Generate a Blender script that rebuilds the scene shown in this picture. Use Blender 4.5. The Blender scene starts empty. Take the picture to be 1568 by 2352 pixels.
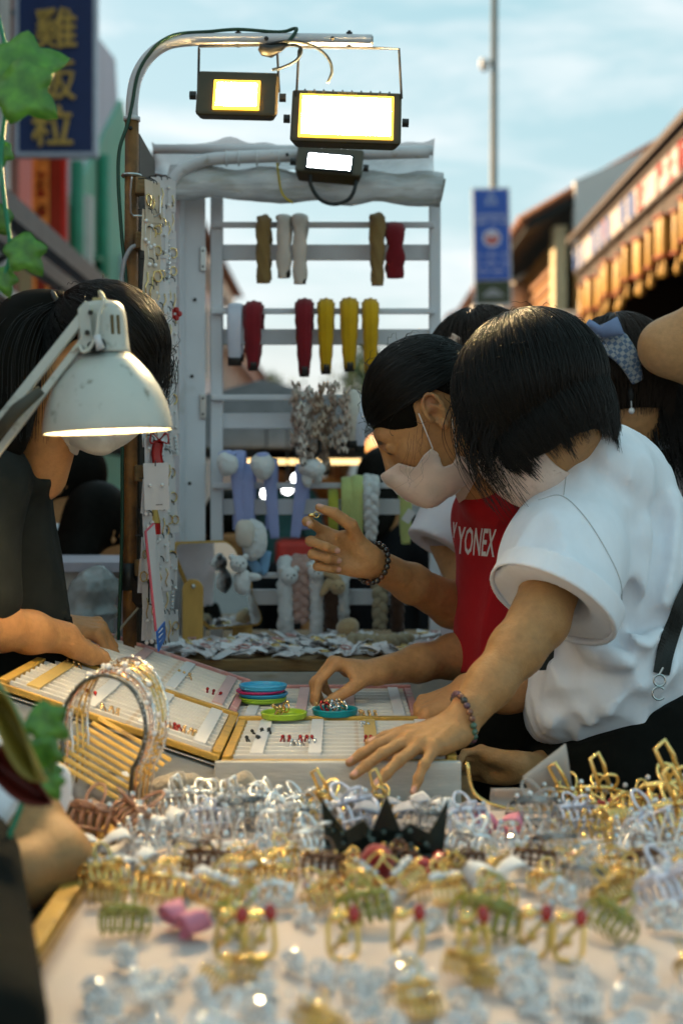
import bpy, bmesh, math, random
import numpy as np
from mathutils import Matrix, Vector, Quaternion, Euler
R = math.radians
SC = bpy.context.scene
COL = SC.collection
rng = random.Random(7)

# ---------------------------------------------------------------- camera, sky, sun, exposure
FPX = 3267.0                      # focal length in units of 1/1568 of the frame width
CX, HZ, CAMZ = 784.0, 1100.0, 1.25
cam = bpy.data.cameras.new('camera')
cam.sensor_fit = 'HORIZONTAL'; cam.sensor_width = 24.0; cam.lens = 50.0
cam.shift_y = (HZ - 1176.0) / 2352.0
cam.clip_start = 0.05; cam.clip_end = 800
cam.dof.use_dof = True; cam.dof.focus_distance = 2.32; cam.dof.aperture_fstop = 2.8; cam.dof.aperture_blades = 6
camo = bpy.data.objects.new('camera', cam); COL.objects.link(camo)
camo.location = (0, 0, CAMZ); camo.rotation_euler = (R(90), 0, 0)
SC.camera = camo

SUN_EL, SUN_AZ = R(20), R(-62)    # azimuth measured from +Y (the view) towards +X
world = bpy.data.worlds.new('World'); SC.world = world; world.use_nodes = True
wn, wl = world.node_tree.nodes, world.node_tree.links
wn.clear()
w_out = wn.new('ShaderNodeOutputWorld'); w_bg = wn.new('ShaderNodeBackground')
w_sky = wn.new('ShaderNodeTexSky'); w_sky.sky_type = 'NISHITA'; w_sky.sun_disc = False
w_sky.sun_elevation = SUN_EL; w_sky.sun_rotation = SUN_AZ
w_sky.air_density = 1.0; w_sky.dust_density = 1.6; w_sky.ozone_density = 2.0
w_tc = wn.new('ShaderNodeTexCoord')
w_map = wn.new('ShaderNodeMapping'); w_map.inputs['Scale'].default_value = (1.3, 2.2, 6.0); w_map.inputs['Rotation'].default_value = (0.15, 0.35, 0.4)
w_ns = wn.new('ShaderNodeTexNoise'); w_ns.inputs['Scale'].default_value = 2.6; w_ns.inputs['Detail'].default_value = 9; w_ns.inputs['Roughness'].default_value = 0.62; w_ns.inputs['Distortion'].default_value = 0.35
w_rp = wn.new('ShaderNodeValToRGB'); w_rp.color_ramp.elements[0].position = 0.44; w_rp.color_ramp.elements[1].position = 0.68
w_rp.color_ramp.elements[0].color = (0, 0, 0, 1); w_rp.color_ramp.elements[1].color = (.85, .85, .85, 1)
w_mx = wn.new('ShaderNodeMix'); w_mx.data_type = 'RGBA'
w_hs = wn.new('ShaderNodeHueSaturation'); w_hs.inputs['Saturation'].default_value = 1.45; w_hs.inputs['Hue'].default_value = 0.455; w_hs.inputs['Value'].default_value = 1.0
w_bg.inputs['Strength'].default_value = 0.15
wl.new(w_tc.outputs['Generated'], w_map.inputs['Vector']); wl.new(w_map.outputs['Vector'], w_ns.inputs['Vector'])
wl.new(w_ns.outputs['Fac'], w_rp.inputs['Fac'])
wl.new(w_sky.outputs['Color'], w_hs.inputs['Color'])
wl.new(w_rp.outputs['Color'], w_mx.inputs['Factor'])
w_gm = wn.new('ShaderNodeGamma'); w_gm.inputs['Gamma'].default_value = 0.32; wl.new(w_hs.outputs['Color'], w_gm.inputs['Color']); wl.new(w_gm.outputs['Color'], w_mx.inputs['A']); w_mx.inputs['B'].default_value = (2.02, 2.06, 2.08, 1)
wl.new(w_mx.outputs['Result'], w_bg.inputs['Color']); wl.new(w_bg.outputs['Background'], w_out.inputs['Surface'])

sunl = bpy.data.lights.new('sun', 'SUN'); sunl.energy = 4.0; sunl.angle = R(0.6); sunl.color = (1.0, 0.72, 0.42)
suno = bpy.data.objects.new('sun', sunl); COL.objects.link(suno)
sdir = Vector((math.sin(SUN_AZ) * math.cos(SUN_EL), math.cos(SUN_AZ) * math.cos(SUN_EL), math.sin(SUN_EL)))
suno.rotation_euler = (-sdir).to_track_quat('-Z', 'Y').to_euler()
suno.location = sdir * 30

vs = SC.view_settings
vs.view_transform = 'Standard'; vs.look = 'None'; vs.exposure = 1.85; vs.gamma = 1.0; vs.use_curve_mapping = False
cy = SC.cycles
cy.use_denoising = True; cy.max_bounces = 8; cy.diffuse_bounces = 3; cy.glossy_bounces = 4; cy.transmission_bounces = 6; cy.transparent_max_bounces = 10
cy.sample_clamp_indirect = 6.0; cy.caustics_reflective = False; cy.caustics_refractive = False
try: cy.denoiser = 'OPENIMAGEDENOISE'
except Exception: pass

# ---------------------------------------------------------------- helpers
def at(u, v, d):
    """a point d metres in front of the camera"""
    return Vector(((u - CX) / FPX * d, d, CAMZ - (v - HZ) / FPX * d))
def V(*a): return Vector(a)

_mats = {}
def M(name, col, rough=0.6, metal=0.0, var=0.12, scale=18.0, bump=0.0, bscale=120.0, stretch=None, sss=0.0, coat=0.0,
      trans=0.0, ior=1.45, emit=None, estr=0.0, spec=0.5, alpha=1.0, sheen=0.0, rnd=0.0, col2=None, c2lo=.5, c2hi=.6, c2scale=9.0, tint=False, wave=None, subcol=None):
    if name in _mats: return _mats[name]
    m = bpy.data.materials.new(name); m.use_nodes = True
    nt = m.node_tree; n, l = nt.nodes, nt.links
    b = n['Principled BSDF']
    b.inputs['Roughness'].default_value = rough; b.inputs['Metallic'].default_value = metal
    b.inputs['IOR'].default_value = ior; b.inputs['Specular IOR Level'].default_value = spec
    b.inputs['Alpha'].default_value = alpha
    if sss: b.inputs['Subsurface Weight'].default_value = sss; b.inputs['Subsurface Radius'].default_value = (1, .35, .2); b.inputs['Subsurface Scale'].default_value = .006
    if coat: b.inputs['Coat Weight'].default_value = coat; b.inputs['Coat Roughness'].default_value = .12
    if trans: b.inputs['Transmission Weight'].default_value = trans
    if sheen: b.inputs['Sheen Weight'].default_value = sheen
    if emit: b.inputs['Emission Color'].default_value = (*emit, 1); b.inputs['Emission Strength'].default_value = estr
    tc = n.new('ShaderNodeTexCoord'); vec = tc.outputs['Object']
    if stretch:
        mp = n.new('ShaderNodeMapping'); mp.inputs['Scale'].default_value = stretch; l.new(vec, mp.inputs['Vector']); vec = mp.outputs['Vector']
    cur = None
    base = n.new('ShaderNodeRGB'); base.outputs[0].default_value = (*col, 1); cur = base.outputs[0]
    if tint:
        at_ = n.new('ShaderNodeAttribute'); at_.attribute_name = 'tint'
        mx = n.new('ShaderNodeMix'); mx.data_type = 'RGBA'; l.new(at_.outputs['Alpha'], mx.inputs['Factor']); l.new(cur, mx.inputs['A']); l.new(at_.outputs['Color'], mx.inputs['B']); cur = mx.outputs['Result']
    if col2 is not None:
        ns = n.new('ShaderNodeTexNoise'); ns.inputs['Scale'].default_value = c2scale; ns.inputs['Detail'].default_value = 6; l.new(vec, ns.inputs['Vector'])
        rp = n.new('ShaderNodeMapRange'); rp.inputs['From Min'].default_value = c2lo; rp.inputs['From Max'].default_value = c2hi; l.new(ns.outputs['Fac'], rp.inputs['Value'])
        mx = n.new('ShaderNodeMix'); mx.data_type = 'RGBA'; l.new(rp.outputs['Result'], mx.inputs['Factor']); l.new(cur, mx.inputs['A']); mx.inputs['B'].default_value = (*col2, 1); cur = mx.outputs['Result']
    if var:
        ns = n.new('ShaderNodeTexNoise'); ns.inputs['Scale'].default_value = scale; ns.inputs['Detail'].default_value = 5; l.new(vec, ns.inputs['Vector'])
        rp = n.new('ShaderNodeMapRange'); rp.inputs['From Min'].default_value = .3; rp.inputs['From Max'].default_value = .7; rp.inputs['To Min'].default_value = 1 - var; rp.inputs['To Max'].default_value = 1 + var
        l.new(ns.outputs['Fac'], rp.inputs['Value'])
        mx = n.new('ShaderNodeMix'); mx.data_type = 'RGBA'; mx.blend_type = 'MULTIPLY'; mx.inputs['Factor'].default_value = 1
        l.new(cur, mx.inputs['A']); l.new(rp.outputs['Result'], mx.inputs['B']); cur = mx.outputs['Result']
        rr = n.new('ShaderNodeMapRange'); rr.inputs['To Min'].default_value = max(0, rough - .08); rr.inputs['To Max'].default_value = min(1, rough + .08)
        l.new(ns.outputs['Fac'], rr.inputs['Value']); l.new(rr.outputs['Result'], b.inputs['Roughness'])
    if rnd:
        oi = n.new('ShaderNodeObjectInfo'); rp = n.new('ShaderNodeMapRange'); rp.inputs['To Min'].default_value = 1 - rnd; rp.inputs['To Max'].default_value = 1 + rnd
        l.new(oi.outputs['Random'], rp.inputs['Value'])
        mx = n.new('ShaderNodeMix'); mx.data_type = 'RGBA'; mx.blend_type = 'MULTIPLY'; mx.inputs['Factor'].default_value = 1
        l.new(cur, mx.inputs['A']); l.new(rp.outputs['Result'], mx.inputs['B']); cur = mx.outputs['Result']
    l.new(cur, b.inputs['Base Color'])
    if bump:
        if wave:
            ns = n.new('ShaderNodeTexWave'); ns.inputs['Scale'].default_value = bscale; ns.inputs['Distortion'].default_value = 2.0; ns.bands_direction = wave; o = ns.outputs['Fac']
        else:
            ns = n.new('ShaderNodeTexNoise'); ns.inputs['Scale'].default_value = bscale; ns.inputs['Detail'].default_value = 4; o = ns.outputs['Fac']
        l.new(vec, ns.inputs['Vector'])
        bp = n.new('ShaderNodeBump'); bp.inputs['Strength'].default_value = bump; bp.inputs['Distance'].default_value = .01
        l.new(o, bp.inputs['Height']); l.new(bp.outputs['Normal'], b.inputs['Normal'])
    _mats[name] = m
    return m

class MB:
    def __init__(s): s.v = []; s.f = []
    def add(s, vs, fs, mat=None):
        o = len(s.v)
        if mat is not None: vs = [mat @ Vector(p) for p in vs]
        s.v.extend([tuple(p) for p in vs]); s.f.extend([tuple(i + o for i in f) for f in fs]); return s
    def box(s, size, c=(0, 0, 0), rot=None):
        x, y, z = (a / 2 for a in size)
        vs = [V(a, b, d) for d in (-z, z) for b in (-y, y) for a in (-x, x)]
        m = Matrix.Translation(c) @ (rot.to_4x4() if rot is not None else Matrix())
        return s.add(vs, [(0, 2, 3, 1), (4, 5, 7, 6), (0, 1, 5, 4), (2, 6, 7, 3), (0, 4, 6, 2), (1, 3, 7, 5)], m)
    def tube(s, pts, r, n=8, closed=False, caps=True):
        pts = [Vector(p) for p in pts]; N = len(pts)
        rs = r if hasattr(r, '__len__') else [r] * N
        up = None; rings = []
        for i, p in enumerate(pts):
            a = pts[(i - 1) % N] if (closed or i > 0) else p
            b = pts[(i + 1) % N] if (closed or i < N - 1) else p
            t = (b - a)
            t = t.normalized() if t.length > 1e-9 else V(0, 0, 1)
            if up is None:
                up = t.cross(V(0, 0, 1) if abs(t.z) < .9 else V(1, 0, 0)).normalized()
            up = (up - t * up.dot(t)); up = up.normalized() if up.length > 1e-6 else t.orthogonal().normalized()
            w = t.cross(up)
            rings.append([p + (up * math.cos(2 * math.pi * k / n) + w * math.sin(2 * math.pi * k / n)) * rs[i] for k in range(n)])
        vs = [q for ring in rings for q in ring]; fs = []
        for i in range(N if closed else N - 1):
            j = (i + 1) % N
            for k in range(n):
                k2 = (k + 1) % n
                fs.append((i * n + k, i * n + k2, j * n + k2, j * n + k))
        if caps and not closed:
            fs.append(tuple(range(n - 1, -1, -1))); fs.append(tuple((N - 1) * n + k for k in range(n)))
        return s.add(vs, fs)
    def cyl(s, p0, p1, r0, r1=None, n=12): return s.tube([p0, p1], [r0, r0 if r1 is None else r1], n)
    def lathe(s, prof, n=24, mat=None, close=False):
        vs = []; fs = []; P = len(prof)
        for (r, z) in prof:
            for k in range(n):
                a = 2 * math.pi * k / n; vs.append(V(r * math.cos(a), r * math.sin(a), z))
        for i in range(P if close else P - 1):
            j = (i + 1) % P
            for k in range(n):
                k2 = (k + 1) % n; fs.append((i * n + k, i * n + k2, j * n + k2, j * n + k))
        if not close:
            fs.append(tuple(range(n - 1, -1, -1))); fs.append(tuple((P - 1) * n + k for k in range(n)))
        return s.add(vs, fs, mat)
    def sphere(s, c, r, n=10, m=6, mat=None):
        rr = r if hasattr(r, '__len__') else (r, r, r)
        vs = [V(0, 0, -1)]; fs = []
        for i in range(1, m):
            a = -math.pi / 2 + math.pi * i / m
            for k in range(n):
                b = 2 * math.pi * k / n; vs.append(V(math.cos(a) * math.cos(b), math.cos(a) * math.sin(b), math.sin(a)))
        vs.append(V(0, 0, 1)); T = len(vs) - 1
        for k in range(n):
            k2 = (k + 1) % n
            fs.append((0, 1 + k2, 1 + k)); fs.append((T, T - n + k, T - n + k2))
            for i in range(m - 2):
                o = 1 + i * n; fs.append((o + k, o + k2, o + n + k2, o + n + k))
        mm = Matrix.Translation(c) @ (mat.to_4x4() if mat is not None else Matrix()) @ Matrix.Diagonal((*rr, 1))
        return s.add(vs, fs, mm)
    def prism(s, poly, h, mat=None):
        n = len(poly)
        vs = [V(x, y, 0) for x, y in poly] + [V(x, y, h) for x, y in poly]
        fs = [tuple(range(n - 1, -1, -1)), tuple(range(n, 2 * n))] + [(i, (i + 1) % n, n + (i + 1) % n, n + i) for i in range(n)]
        return s.add(vs, fs, mat)
    def sweep(s, path, side, wid, thk, n=10, twist=0.0, lob=0, amp=0.0, noise=0.0, seed=1):
        """elliptic section swept along a path; side = width direction (vector or list)"""
        rr = random.Random(seed); pts = [Vector(p) for p in path]; N = len(pts); vs = []; fs = []
        for i, p in enumerate(pts):
            t = (pts[min(i + 1, N - 1)] - pts[max(i - 1, 0)]).normalized()
            sd = Vector(side[i]) if isinstance(side, list) else Vector(side)
            sd = (sd - t * sd.dot(t)).normalized(); nn = t.cross(sd)
            w = wid[i] if hasattr(wid, '__len__') else wid; h = thk[i] if hasattr(thk, '__len__') else thk
            for k in range(n):
                a = 2 * math.pi * k / n
                g = 1 + (amp * math.sin(lob * a + twist * i) if lob else 0) + (rr.uniform(-noise, noise) if noise else 0)
                vs.append(p + sd * (w * math.cos(a) * g) + nn * (h * math.sin(a) * g))
        for i in range(N - 1):
            for k in range(n):
                k2 = (k + 1) % n; fs.append((i * n + k, i * n + k2, (i + 1) * n + k2, (i + 1) * n + k))
        fs.append(tuple(range(n - 1, -1, -1))); fs.append(tuple((N - 1) * n + k for k in range(n)))
        return s.add(vs, fs)
    def grid(s, fn, nu, nv, thick=0.0):
        """sheet fn(a,b) a,b in 0..1; thick>0 gives it a back"""
        P = [[Vector(fn(i / nu, j / nv)) for j in range(nv + 1)] for i in range(nu + 1)]
        vs = [P[i][j] for i in range(nu + 1) for j in range(nv + 1)]; W = nv + 1
        fs = [(i * W + j, (i + 1) * W + j, (i + 1) * W + j + 1, i * W + j + 1) for i in range(nu) for j in range(nv)]
        if thick:
            nb = len(vs); back = []
            for i in range(nu + 1):
                for j in range(nv + 1):
                    a = P[min(i + 1, nu)][j] - P[max(i - 1, 0)][j]; b = P[i][min(j + 1, nv)] - P[i][max(j - 1, 0)]
                    nn = a.cross(b); nn = nn.normalized() if nn.length > 1e-12 else V(0, 0, 1)
                    back.append(P[i][j] - nn * thick)
            vs = vs + back
            fs += [tuple(q + nb for q in reversed(f)) for f in list(fs)]
            rim = [i * W for i in range(nu + 1)] + [nu * W + j for j in range(1, nv + 1)] + [i * W + nv for i in range(nu - 1, -1, -1)] + [j for j in range(nv - 1, 0, -1)]
            for a, b in zip(rim, rim[1:] + rim[:1]): fs.append((b, a, a + nb, b + nb))
        return s.add(vs, fs)
    def mesh(s, name, smooth=False):
        me = bpy.data.meshes.new(name); me.from_pydata(s.v, [], s.f); me.update()
        if smooth:
            me.polygons.foreach_set('use_smooth', [True] * len(me.polygons))
        return me

def obj(name, mb, mat, parent=None, smooth=False, bevel=0.0, loc=None, rot=None, autosm=None):
    me = mb if isinstance(mb, bpy.types.Mesh) else mb.mesh(name, smooth)
    o = bpy.data.objects.new(name, me); COL.objects.link(o)
    if mat is not None and not me.materials: me.materials.append(mat)
    if parent is not None: o.parent = parent
    if loc is not None: o.location = loc
    if rot is not None: o.rotation_euler = rot
    if bevel:
        b = o.modifiers.new('bevel', 'BEVEL'); b.width = bevel; b.segments = 2; b.limit_method = 'ANGLE'; b.angle_limit = R(40)
    if smooth and autosm:
        smooth_by_angle(me, autosm)
    return o
def smooth_by_angle(me, deg):
    bm = bmesh.new(); bm.from_mesh(me)
    for e in bm.edges:
        if len(e.link_faces) == 2: e.smooth = e.calc_face_angle(0) < R(deg)
    bm.to_mesh(me); bm.free()
def empty(name, loc=(0, 0, 0), rot=(0, 0, 0)):
    o = bpy.data.objects.new(name, None); COL.objects.link(o); o.location = loc; o.rotation_euler = rot; o.empty_display_size = .02
    return o
def tag(o, label=None, cat=None, group=None, kind=None):
    if label: o['label'] = label
    if cat: o['category'] = cat
    if group: o['group'] = group
    if kind: o['kind'] = kind
    return o
def copy_tree(o, parent=None):
    c = o.copy(); COL.objects.link(c); c.parent = parent
    if parent is not None: c.matrix_parent_inverse = o.matrix_parent_inverse
    for ch in o.children: copy_tree(ch, c)
    return c
def share(name, mesh, parent, mat=None, loc=(0, 0, 0), rot=None, scale=None):
    o = bpy.data.objects.new(name, mesh); COL.objects.link(o); o.parent = parent; o.location = loc
    if rot is not None: o.rotation_euler = rot
    if scale is not None: o.scale = scale if hasattr(scale, '__len__') else (scale,) * 3
    return o
def frame(x, y, z, o=(0, 0, 0)):
    m = Matrix((x, y, z)).transposed().to_4x4(); m.translation = Vector(o); return m
def arc(c, r, a0, a1, n, u=(1, 0, 0), w=(0, 0, 1)):
    u, w, c = Vector(u), Vector(w), Vector(c)
    return [c + u * (r * math.cos(R(a0 + (a1 - a0) * i / n))) + w * (r * math.sin(R(a0 + (a1 - a0) * i / n))) for i in range(n + 1)]
def spline(pts, n=8):
    pts = [Vector(p) for p in pts]; out = []
    P = [pts[0] * 2 - pts[1]] + pts + [pts[-1] * 2 - pts[-2]]
    for i in range(1, len(P) - 2):
        for k in range(n):
            t = k / n; a, b, c, d = P[i - 1], P[i], P[i + 1], P[i + 2]
            out.append(.5 * ((2 * b) + (c - a) * t + (2 * a - 5 * b + 4 * c - d) * t * t + (3 * b - a - 3 * c + d) * t ** 3))
    out.append(pts[-1]); return out
def text(name, body, size, mat, parent=None, m=None, extrude=.001, bold=0.0, space=1.0, align='CENTER', sx=1.0):
    c = bpy.data.curves.new(name, 'FONT'); c.body = body; c.size = size; c.extrude = extrude; c.offset = bold; c.align_x = align; c.align_y = 'CENTER'; c.space_character = space
    c.resolution_u = 3
    o = bpy.data.objects.new(name, c); COL.objects.link(o); c.materials.append(mat)
    if parent is not None: o.parent = parent
    if m is not None: o.matrix_local = m @ Matrix.Diagonal((sx, 1, 1, 1))
    return o
FACE_CAM = Matrix(((1, 0, 0, 0), (0, 0, -1, 0), (0, 1, 0, 0), (0, 0, 0, 1)))   # lies XY -> stands upright facing -Y
# ---------------------------------------------------------------- materials of the street
asphalt = M('asphalt', (.10, .097, .092), .85, var=.25, scale=3, bump=.3, bscale=60)
m_green = M('green_plaster', (.20, .44, .32), .8, var=.1, scale=1.2, col2=(.24, .38, .33), c2lo=.55, c2hi=.75, c2scale=1.5, bump=.15, bscale=30)
m_lav = M('lavender_plaster', (.50, .50, .58), .8, var=.1, scale=2, stretch=(1, 1, .25))
m_terra = M('terracotta_plaster', (.24, .075, .045), .75, var=.15, scale=2)
m_redboard = M('red_lacquer', (.20, .02, .008), .45, var=.2, scale=6)
m_gold = M('gold_paint', (.56, .36, .09), .45, metal=.35, var=.15)
m_navy = M('navy_sign', (.012, .03, .12), .5, var=.1)
m_signedge = M('sign_edge', (.45, .5, .6), .4, var=.08)
m_greenpipe = M('green_pipe', (.02, .22, .12), .5)
m_blackmetal = M('black_metal', (.012, .013, .013), .45, var=.2)
m_darkwood = M('dark_wood', (.055, .03, .015), .6, var=.3, scale=6, stretch=(8, 8, 1), bump=.2, bscale=40)
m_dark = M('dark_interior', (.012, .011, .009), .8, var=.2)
m_white = M('white_plaster', (.70, .68, .65), .8, var=.07, scale=2, col2=(.5, .47, .42), c2lo=.6, c2hi=.8, c2scale=2)
m_orangewall = M('orange_plaster', (.48, .24, .07), .75, var=.15, scale=2)
m_tile = M('clay_tile', (.20, .075, .035), .75, var=.35, scale=9, rnd=.2)
m_pinkroof = M('pink_roof_edge', (.45, .13, .10), .6, var=.15)
m_awn = M('grey_awning', (.40, .37, .42), .7, var=.1)
m_yellowawn = M('yellow_awning', (.50, .42, .16), .7, var=.12)
m_glassdark = M('window_glass', (.02, .025, .03), .08, var=0, spec=.8)
m_red = M('red_paint', (.42, .03, .02), .5, var=.15)

street = obj('street', MB().box((260, 320, .2), (0, 130, -.1)), asphalt); tag(street, kind='structure')
for sx, nm in ((-1, 'pavement'), (1, 'pavement')):
    p = obj(nm, MB().box((1.2, 60, .12), (2.45 + .3 if sx > 0 else -2.2, 26, .06)), M('pavement', (.22, .2, .18), .85, var=.2, scale=2, bump=.2, bscale=30), bevel=.01); tag(p, kind='structure')

def win(parent, c, w, h, axis, mat=m_glassdark, frame_mat=None, depth=.05):
    """window on a facade whose outward normal is axis ('-x','+x','-y')"""
    fm = frame_mat or m_white
    if axis == '-y': sz = lambda a, b, t: (a, t, b); off = V(0, -depth / 2, 0); ax = V(1, 0, 0)
    else:
        sgn = -1 if axis == '-x' else 1
        sz = lambda a, b, t: (t, a, b); off = V(sgn * depth / 2, 0, 0); ax = V(0, 1, 0)
    c = Vector(c)
    f = MB(); t = .06
    for s in (-1, 1):
        f.box(sz(t, h + 2 * t, depth), c + off + ax * (s * (w / 2 + t / 2)))
        f.box(sz(w, t, depth), c + off + V(0, 0, s * (h / 2 + t / 2)))
    f.box(sz(.03, h, depth * .7), c + off); 
    wf = obj('window', f, fm, parent)
    obj('pane', MB().box(sz(w, h, .01), c + off * .3), mat, wf)
    return wf

# ---------------------------------------------------------------- shophouses on the left side of the street (facade plane x = -1.9)
XL = -1.9
hA = empty('shophouse', (XL, 5, 0)); tag(hA, 'terracotta shophouse beside the navy hanging sign', 'building')
def ch(o): 
    """keep world placement while parenting to an unrotated empty"""
    o.matrix_parent_inverse = o.parent.matrix_basis.inverted(); return o
def part(name, mb, mat, parent, **k):
    o = obj(name, mb, mat, parent, **k); ch(o); return o
part('wall', MB().box((4, 3.0, 5.4), (XL - 2, 6.8, 2.7)), m_terra, hA)
part('cornice', MB().box((.25, 3.0, .2), (XL + .12, 6.8, 5.1)), m_white, hA)
part('sun_block_annexe', MB().box((3, 4.2, 3.1), (XL - 1.5, 3.19, 1.55)), m_terra, hA)  # unseen, added to keep sun off the stall and leave sky open
for y in (8.1, 6.4):
    part("pilaster", MB().box((.16, .3, 5.0), (XL - .05, y, 2.5)), m_terra, hA, bevel=.01)
part('trim_post', MB().box((.06, .10, 5.0), (XL + .02, 7.9, 2.5)), m_white, hA)
for y in (6.0, 7.4):
    w = win(hA, (XL, y, 3.9), .8, 1.3, '+x'); ch(w)
    for c in w.children: pass
part('roof', MB().prism([(XL + .5, 5.2), (XL - 2, 6.4), (XL - 4.2, 5.2)], 3.1, Matrix(((1, 0, 0, 0), (0, 0, 1, 5.25), (0, 1, 0, 0), (0, 0, 0, 1)))), m_tile, hA)

sg = empty('hanging_sign', (XL + .3, 8.0, 2.5)); tag(sg, 'tall navy blue hanging sign with gold Chinese characters', 'sign')
x0, x1 = at(38, 0, 8).x, at(218, 0, 8).x; zt, zb = 4.35, at(0, 328, 8).z
part('board', MB().box((x1 - x0, .06, zt - zb), ((x0 + x1) / 2, 8.03, (zt + zb) / 2)), m_navy, sg)
fr = MB()
for xx in (x0, x1): fr.box((.022, .075, zt - zb + .022), (xx, 8.03, (zt + zb) / 2))
for zz in (zt, zb): fr.box((x1 - x0 - .024, .075, .022), ((x0 + x1) / 2, 8.03, zz))
part('frame', fr, m_signedge, sg)
part('bracket', MB().cyl((XL, 8.03, zt - .12), (x0, 8.03, zt - .12), .02).cyl((XL, 8.03, 3.95), (x0, 8.03, 3.95), .016), m_blackmetal, sg)
for chx, uu, vv in (('雞', 128, 38), ('飯', 126, 156), ('粒', 120, 262)):
    p = at(uu, vv, 7.985)
    t = text('lettering', chx, .245, m_gold, sg, None, extrude=.006, bold=.003)
    t.matrix_world = Matrix.Translation(p) @ FACE_CAM; t.matrix_parent_inverse = sg.matrix_basis.inverted(); t.matrix_basis = Matrix.Translation(p) @ FACE_CAM

rb = empty('red_board', at(108, 560, 8.9)); tag(rb, 'red vertical board with gold characters under the navy sign', 'sign')
a, b = at(72, 330, 8.9), at(140, 590, 8.9)
part('board', MB().box((b.x - a.x, .05, a.z - b.z + .8), ((a.x + b.x) / 2, 8.95, (a.z + b.z) / 2 + .2)), m_redboard, rb)
for uu in (78, 108): part('gold_strip', MB().box((.018, .02, a.z - b.z + .8), (at(uu, 0, 8.9).x, 8.92, (a.z + b.z) / 2 + .2)), m_gold, rb)
part('edge', MB().box((.03, .07, a.z - b.z + .8), (b.x + .016, 8.95, (a.z + b.z) / 2 + .2)), m_red, rb)
for k, cc in enumerate('福興隆發財'):
    p = at(93, 352 + k * 46, 8.91)
    t = text('lettering', cc, .11, m_gold, rb, extrude=.004, bold=.002); t.matrix_parent_inverse = rb.matrix_basis.inverted(); t.matrix_basis = Matrix.Translation(p) @ FACE_CAM

hB = empty('shophouse', (XL, 9.6, 0)); tag(hB, 'pale green shophouse with dark green drainpipes and lavender gable', 'building')
MX = Matrix(((0, 0, 1, XL - .3), (1, 0, 0, 0), (0, 1, 0, 0), (0, 0, 0, 1)))      # polygon (y,z) extruded along +x up to the facade plane
part('wall', MB().prism([(9.45, 0), (13.2, 0), (13.2, 4.2), (12.35, 4.64), (9.45, 2.95)], .3, MX), m_green, hB)
part('gable', MB().prism([(9.45, 2.9), (12.35, 4.6), (12.2, 4.95), (11.2, 4.85), (9.45, 4.85)], .26, MX), m_lav, hB)
part('back_block', MB().box((3, 3.6, 3.0), (XL - 1.8, 11.3, 1.5)), m_green, hB)
for y in (9.95, 11.05):
    part('drainpipe', MB().cyl((XL + .05, y, 2.0), (XL + .05, y, 3.55 if y < 10 else 3.85), .045, n=10), m_greenpipe, hB, smooth=True)
part('pipe_bracket', MB().box((.06, .5, .04), (XL + .03, 11.05, 3.02)), m_greenpipe, hB)
part('moulding', MB().box((.08, .1, 3.4), (XL + .04, 10.4, 1.7)), m_white, hB)
part('meter_box', MB().box((.3, .5, .45), (XL + .15, 12.45, 3.05)), m_lav, hB, bevel=.01)
part('canopy', MB().box((.5, .9, .05), (XL + .25, 12.55, 2.75), Euler((0, .25, 0)).to_matrix()), m_blackmetal, hB)

aw = empty('awning', (XL, 8, 2.3)); tag(aw, 'folded awning with black steel beams along the shophouse fronts', 'awning')
part('beam', MB().box((.08, 7.2, .10), (XL + .50, 8.9, 2.43)), m_blackmetal, aw)
part('beam', MB().box((.07, 7.2, .07), (XL + .52, 8.9, 2.27)), m_blackmetal, aw)
part('beam', MB().box((.05, 5.0, .05), (XL + .44, 8.2, 2.10)), m_white, aw)
def shee(a, b): return V(XL + .02 + .42 * a, 5.2 + 6.8 * b, 2.36 - .26 * a + .02 * math.sin(b * 40))
part('cloth', MB().grid(shee, 6, 60, .01), m_awn, aw, smooth=True)
for y in (6.5, 8.3, 10.1, 11.9): part('strut', MB().cyl((XL, y, 2.1), (XL + .50, y, 2.40), .018), m_blackmetal, aw)

def generic_house(side, y0, y1, h, mat, label, floors=2, xf=None, roofm=m_tile):
    x = xf if xf is not None else (XL if side < 0 else 2.5)
    hh = empty('shophouse', (x, (y0 + y1) / 2, 0)); tag(hh, label, 'building')
    D = 5.0; cx = x + side * D / 2
    part('wall', MB().box((D, y1 - y0 - .02, h), (cx, (y0 + y1) / 2, h / 2)), mat, hh)
    n = max(2, int((y1 - y0) / 1.6))
    for f in range(floors):
        for k in range(n):
            yy = y0 + (k + .5) * (y1 - y0) / n
            w = win(hh, (x, yy, 1.3 + f * (h - .6) / floors * 1.0 + .3), .7, 1.1, '+x' if side < 0 else '-x')
            ch(w)
    part('cornice', MB().box((.3, y1 - y0 - .04, .16), (x - side * .12, (y0 + y1) / 2, h - .12)), m_white, hh)
    zz = h + .002
    rf = part('roof', MB().prism([(x - side * .45, zz), (cx, zz + 1.2), (x + side * (D + .3), zz)], y1 - y0, Matrix(((1, 0, 0, 0), (0, 0, 1, y0), (0, 1, 0, 0), (0, 0, 0, 1)))), roofm, hh)
    return hh
generic_house(-1, 13.3, 19, 4.4, m_white, 'white shophouse beyond the pale green one', xf=XL - .3)
generic_house(-1, 19.1, 27, 4.9, m_lav, 'lavender shophouse farther along beyond the white one', xf=XL - .4)
generic_house(-1, 27.2, 44, 4.2, m_terra, 'brick red shophouse at the far end of the street', xf=XL - .5)

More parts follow.
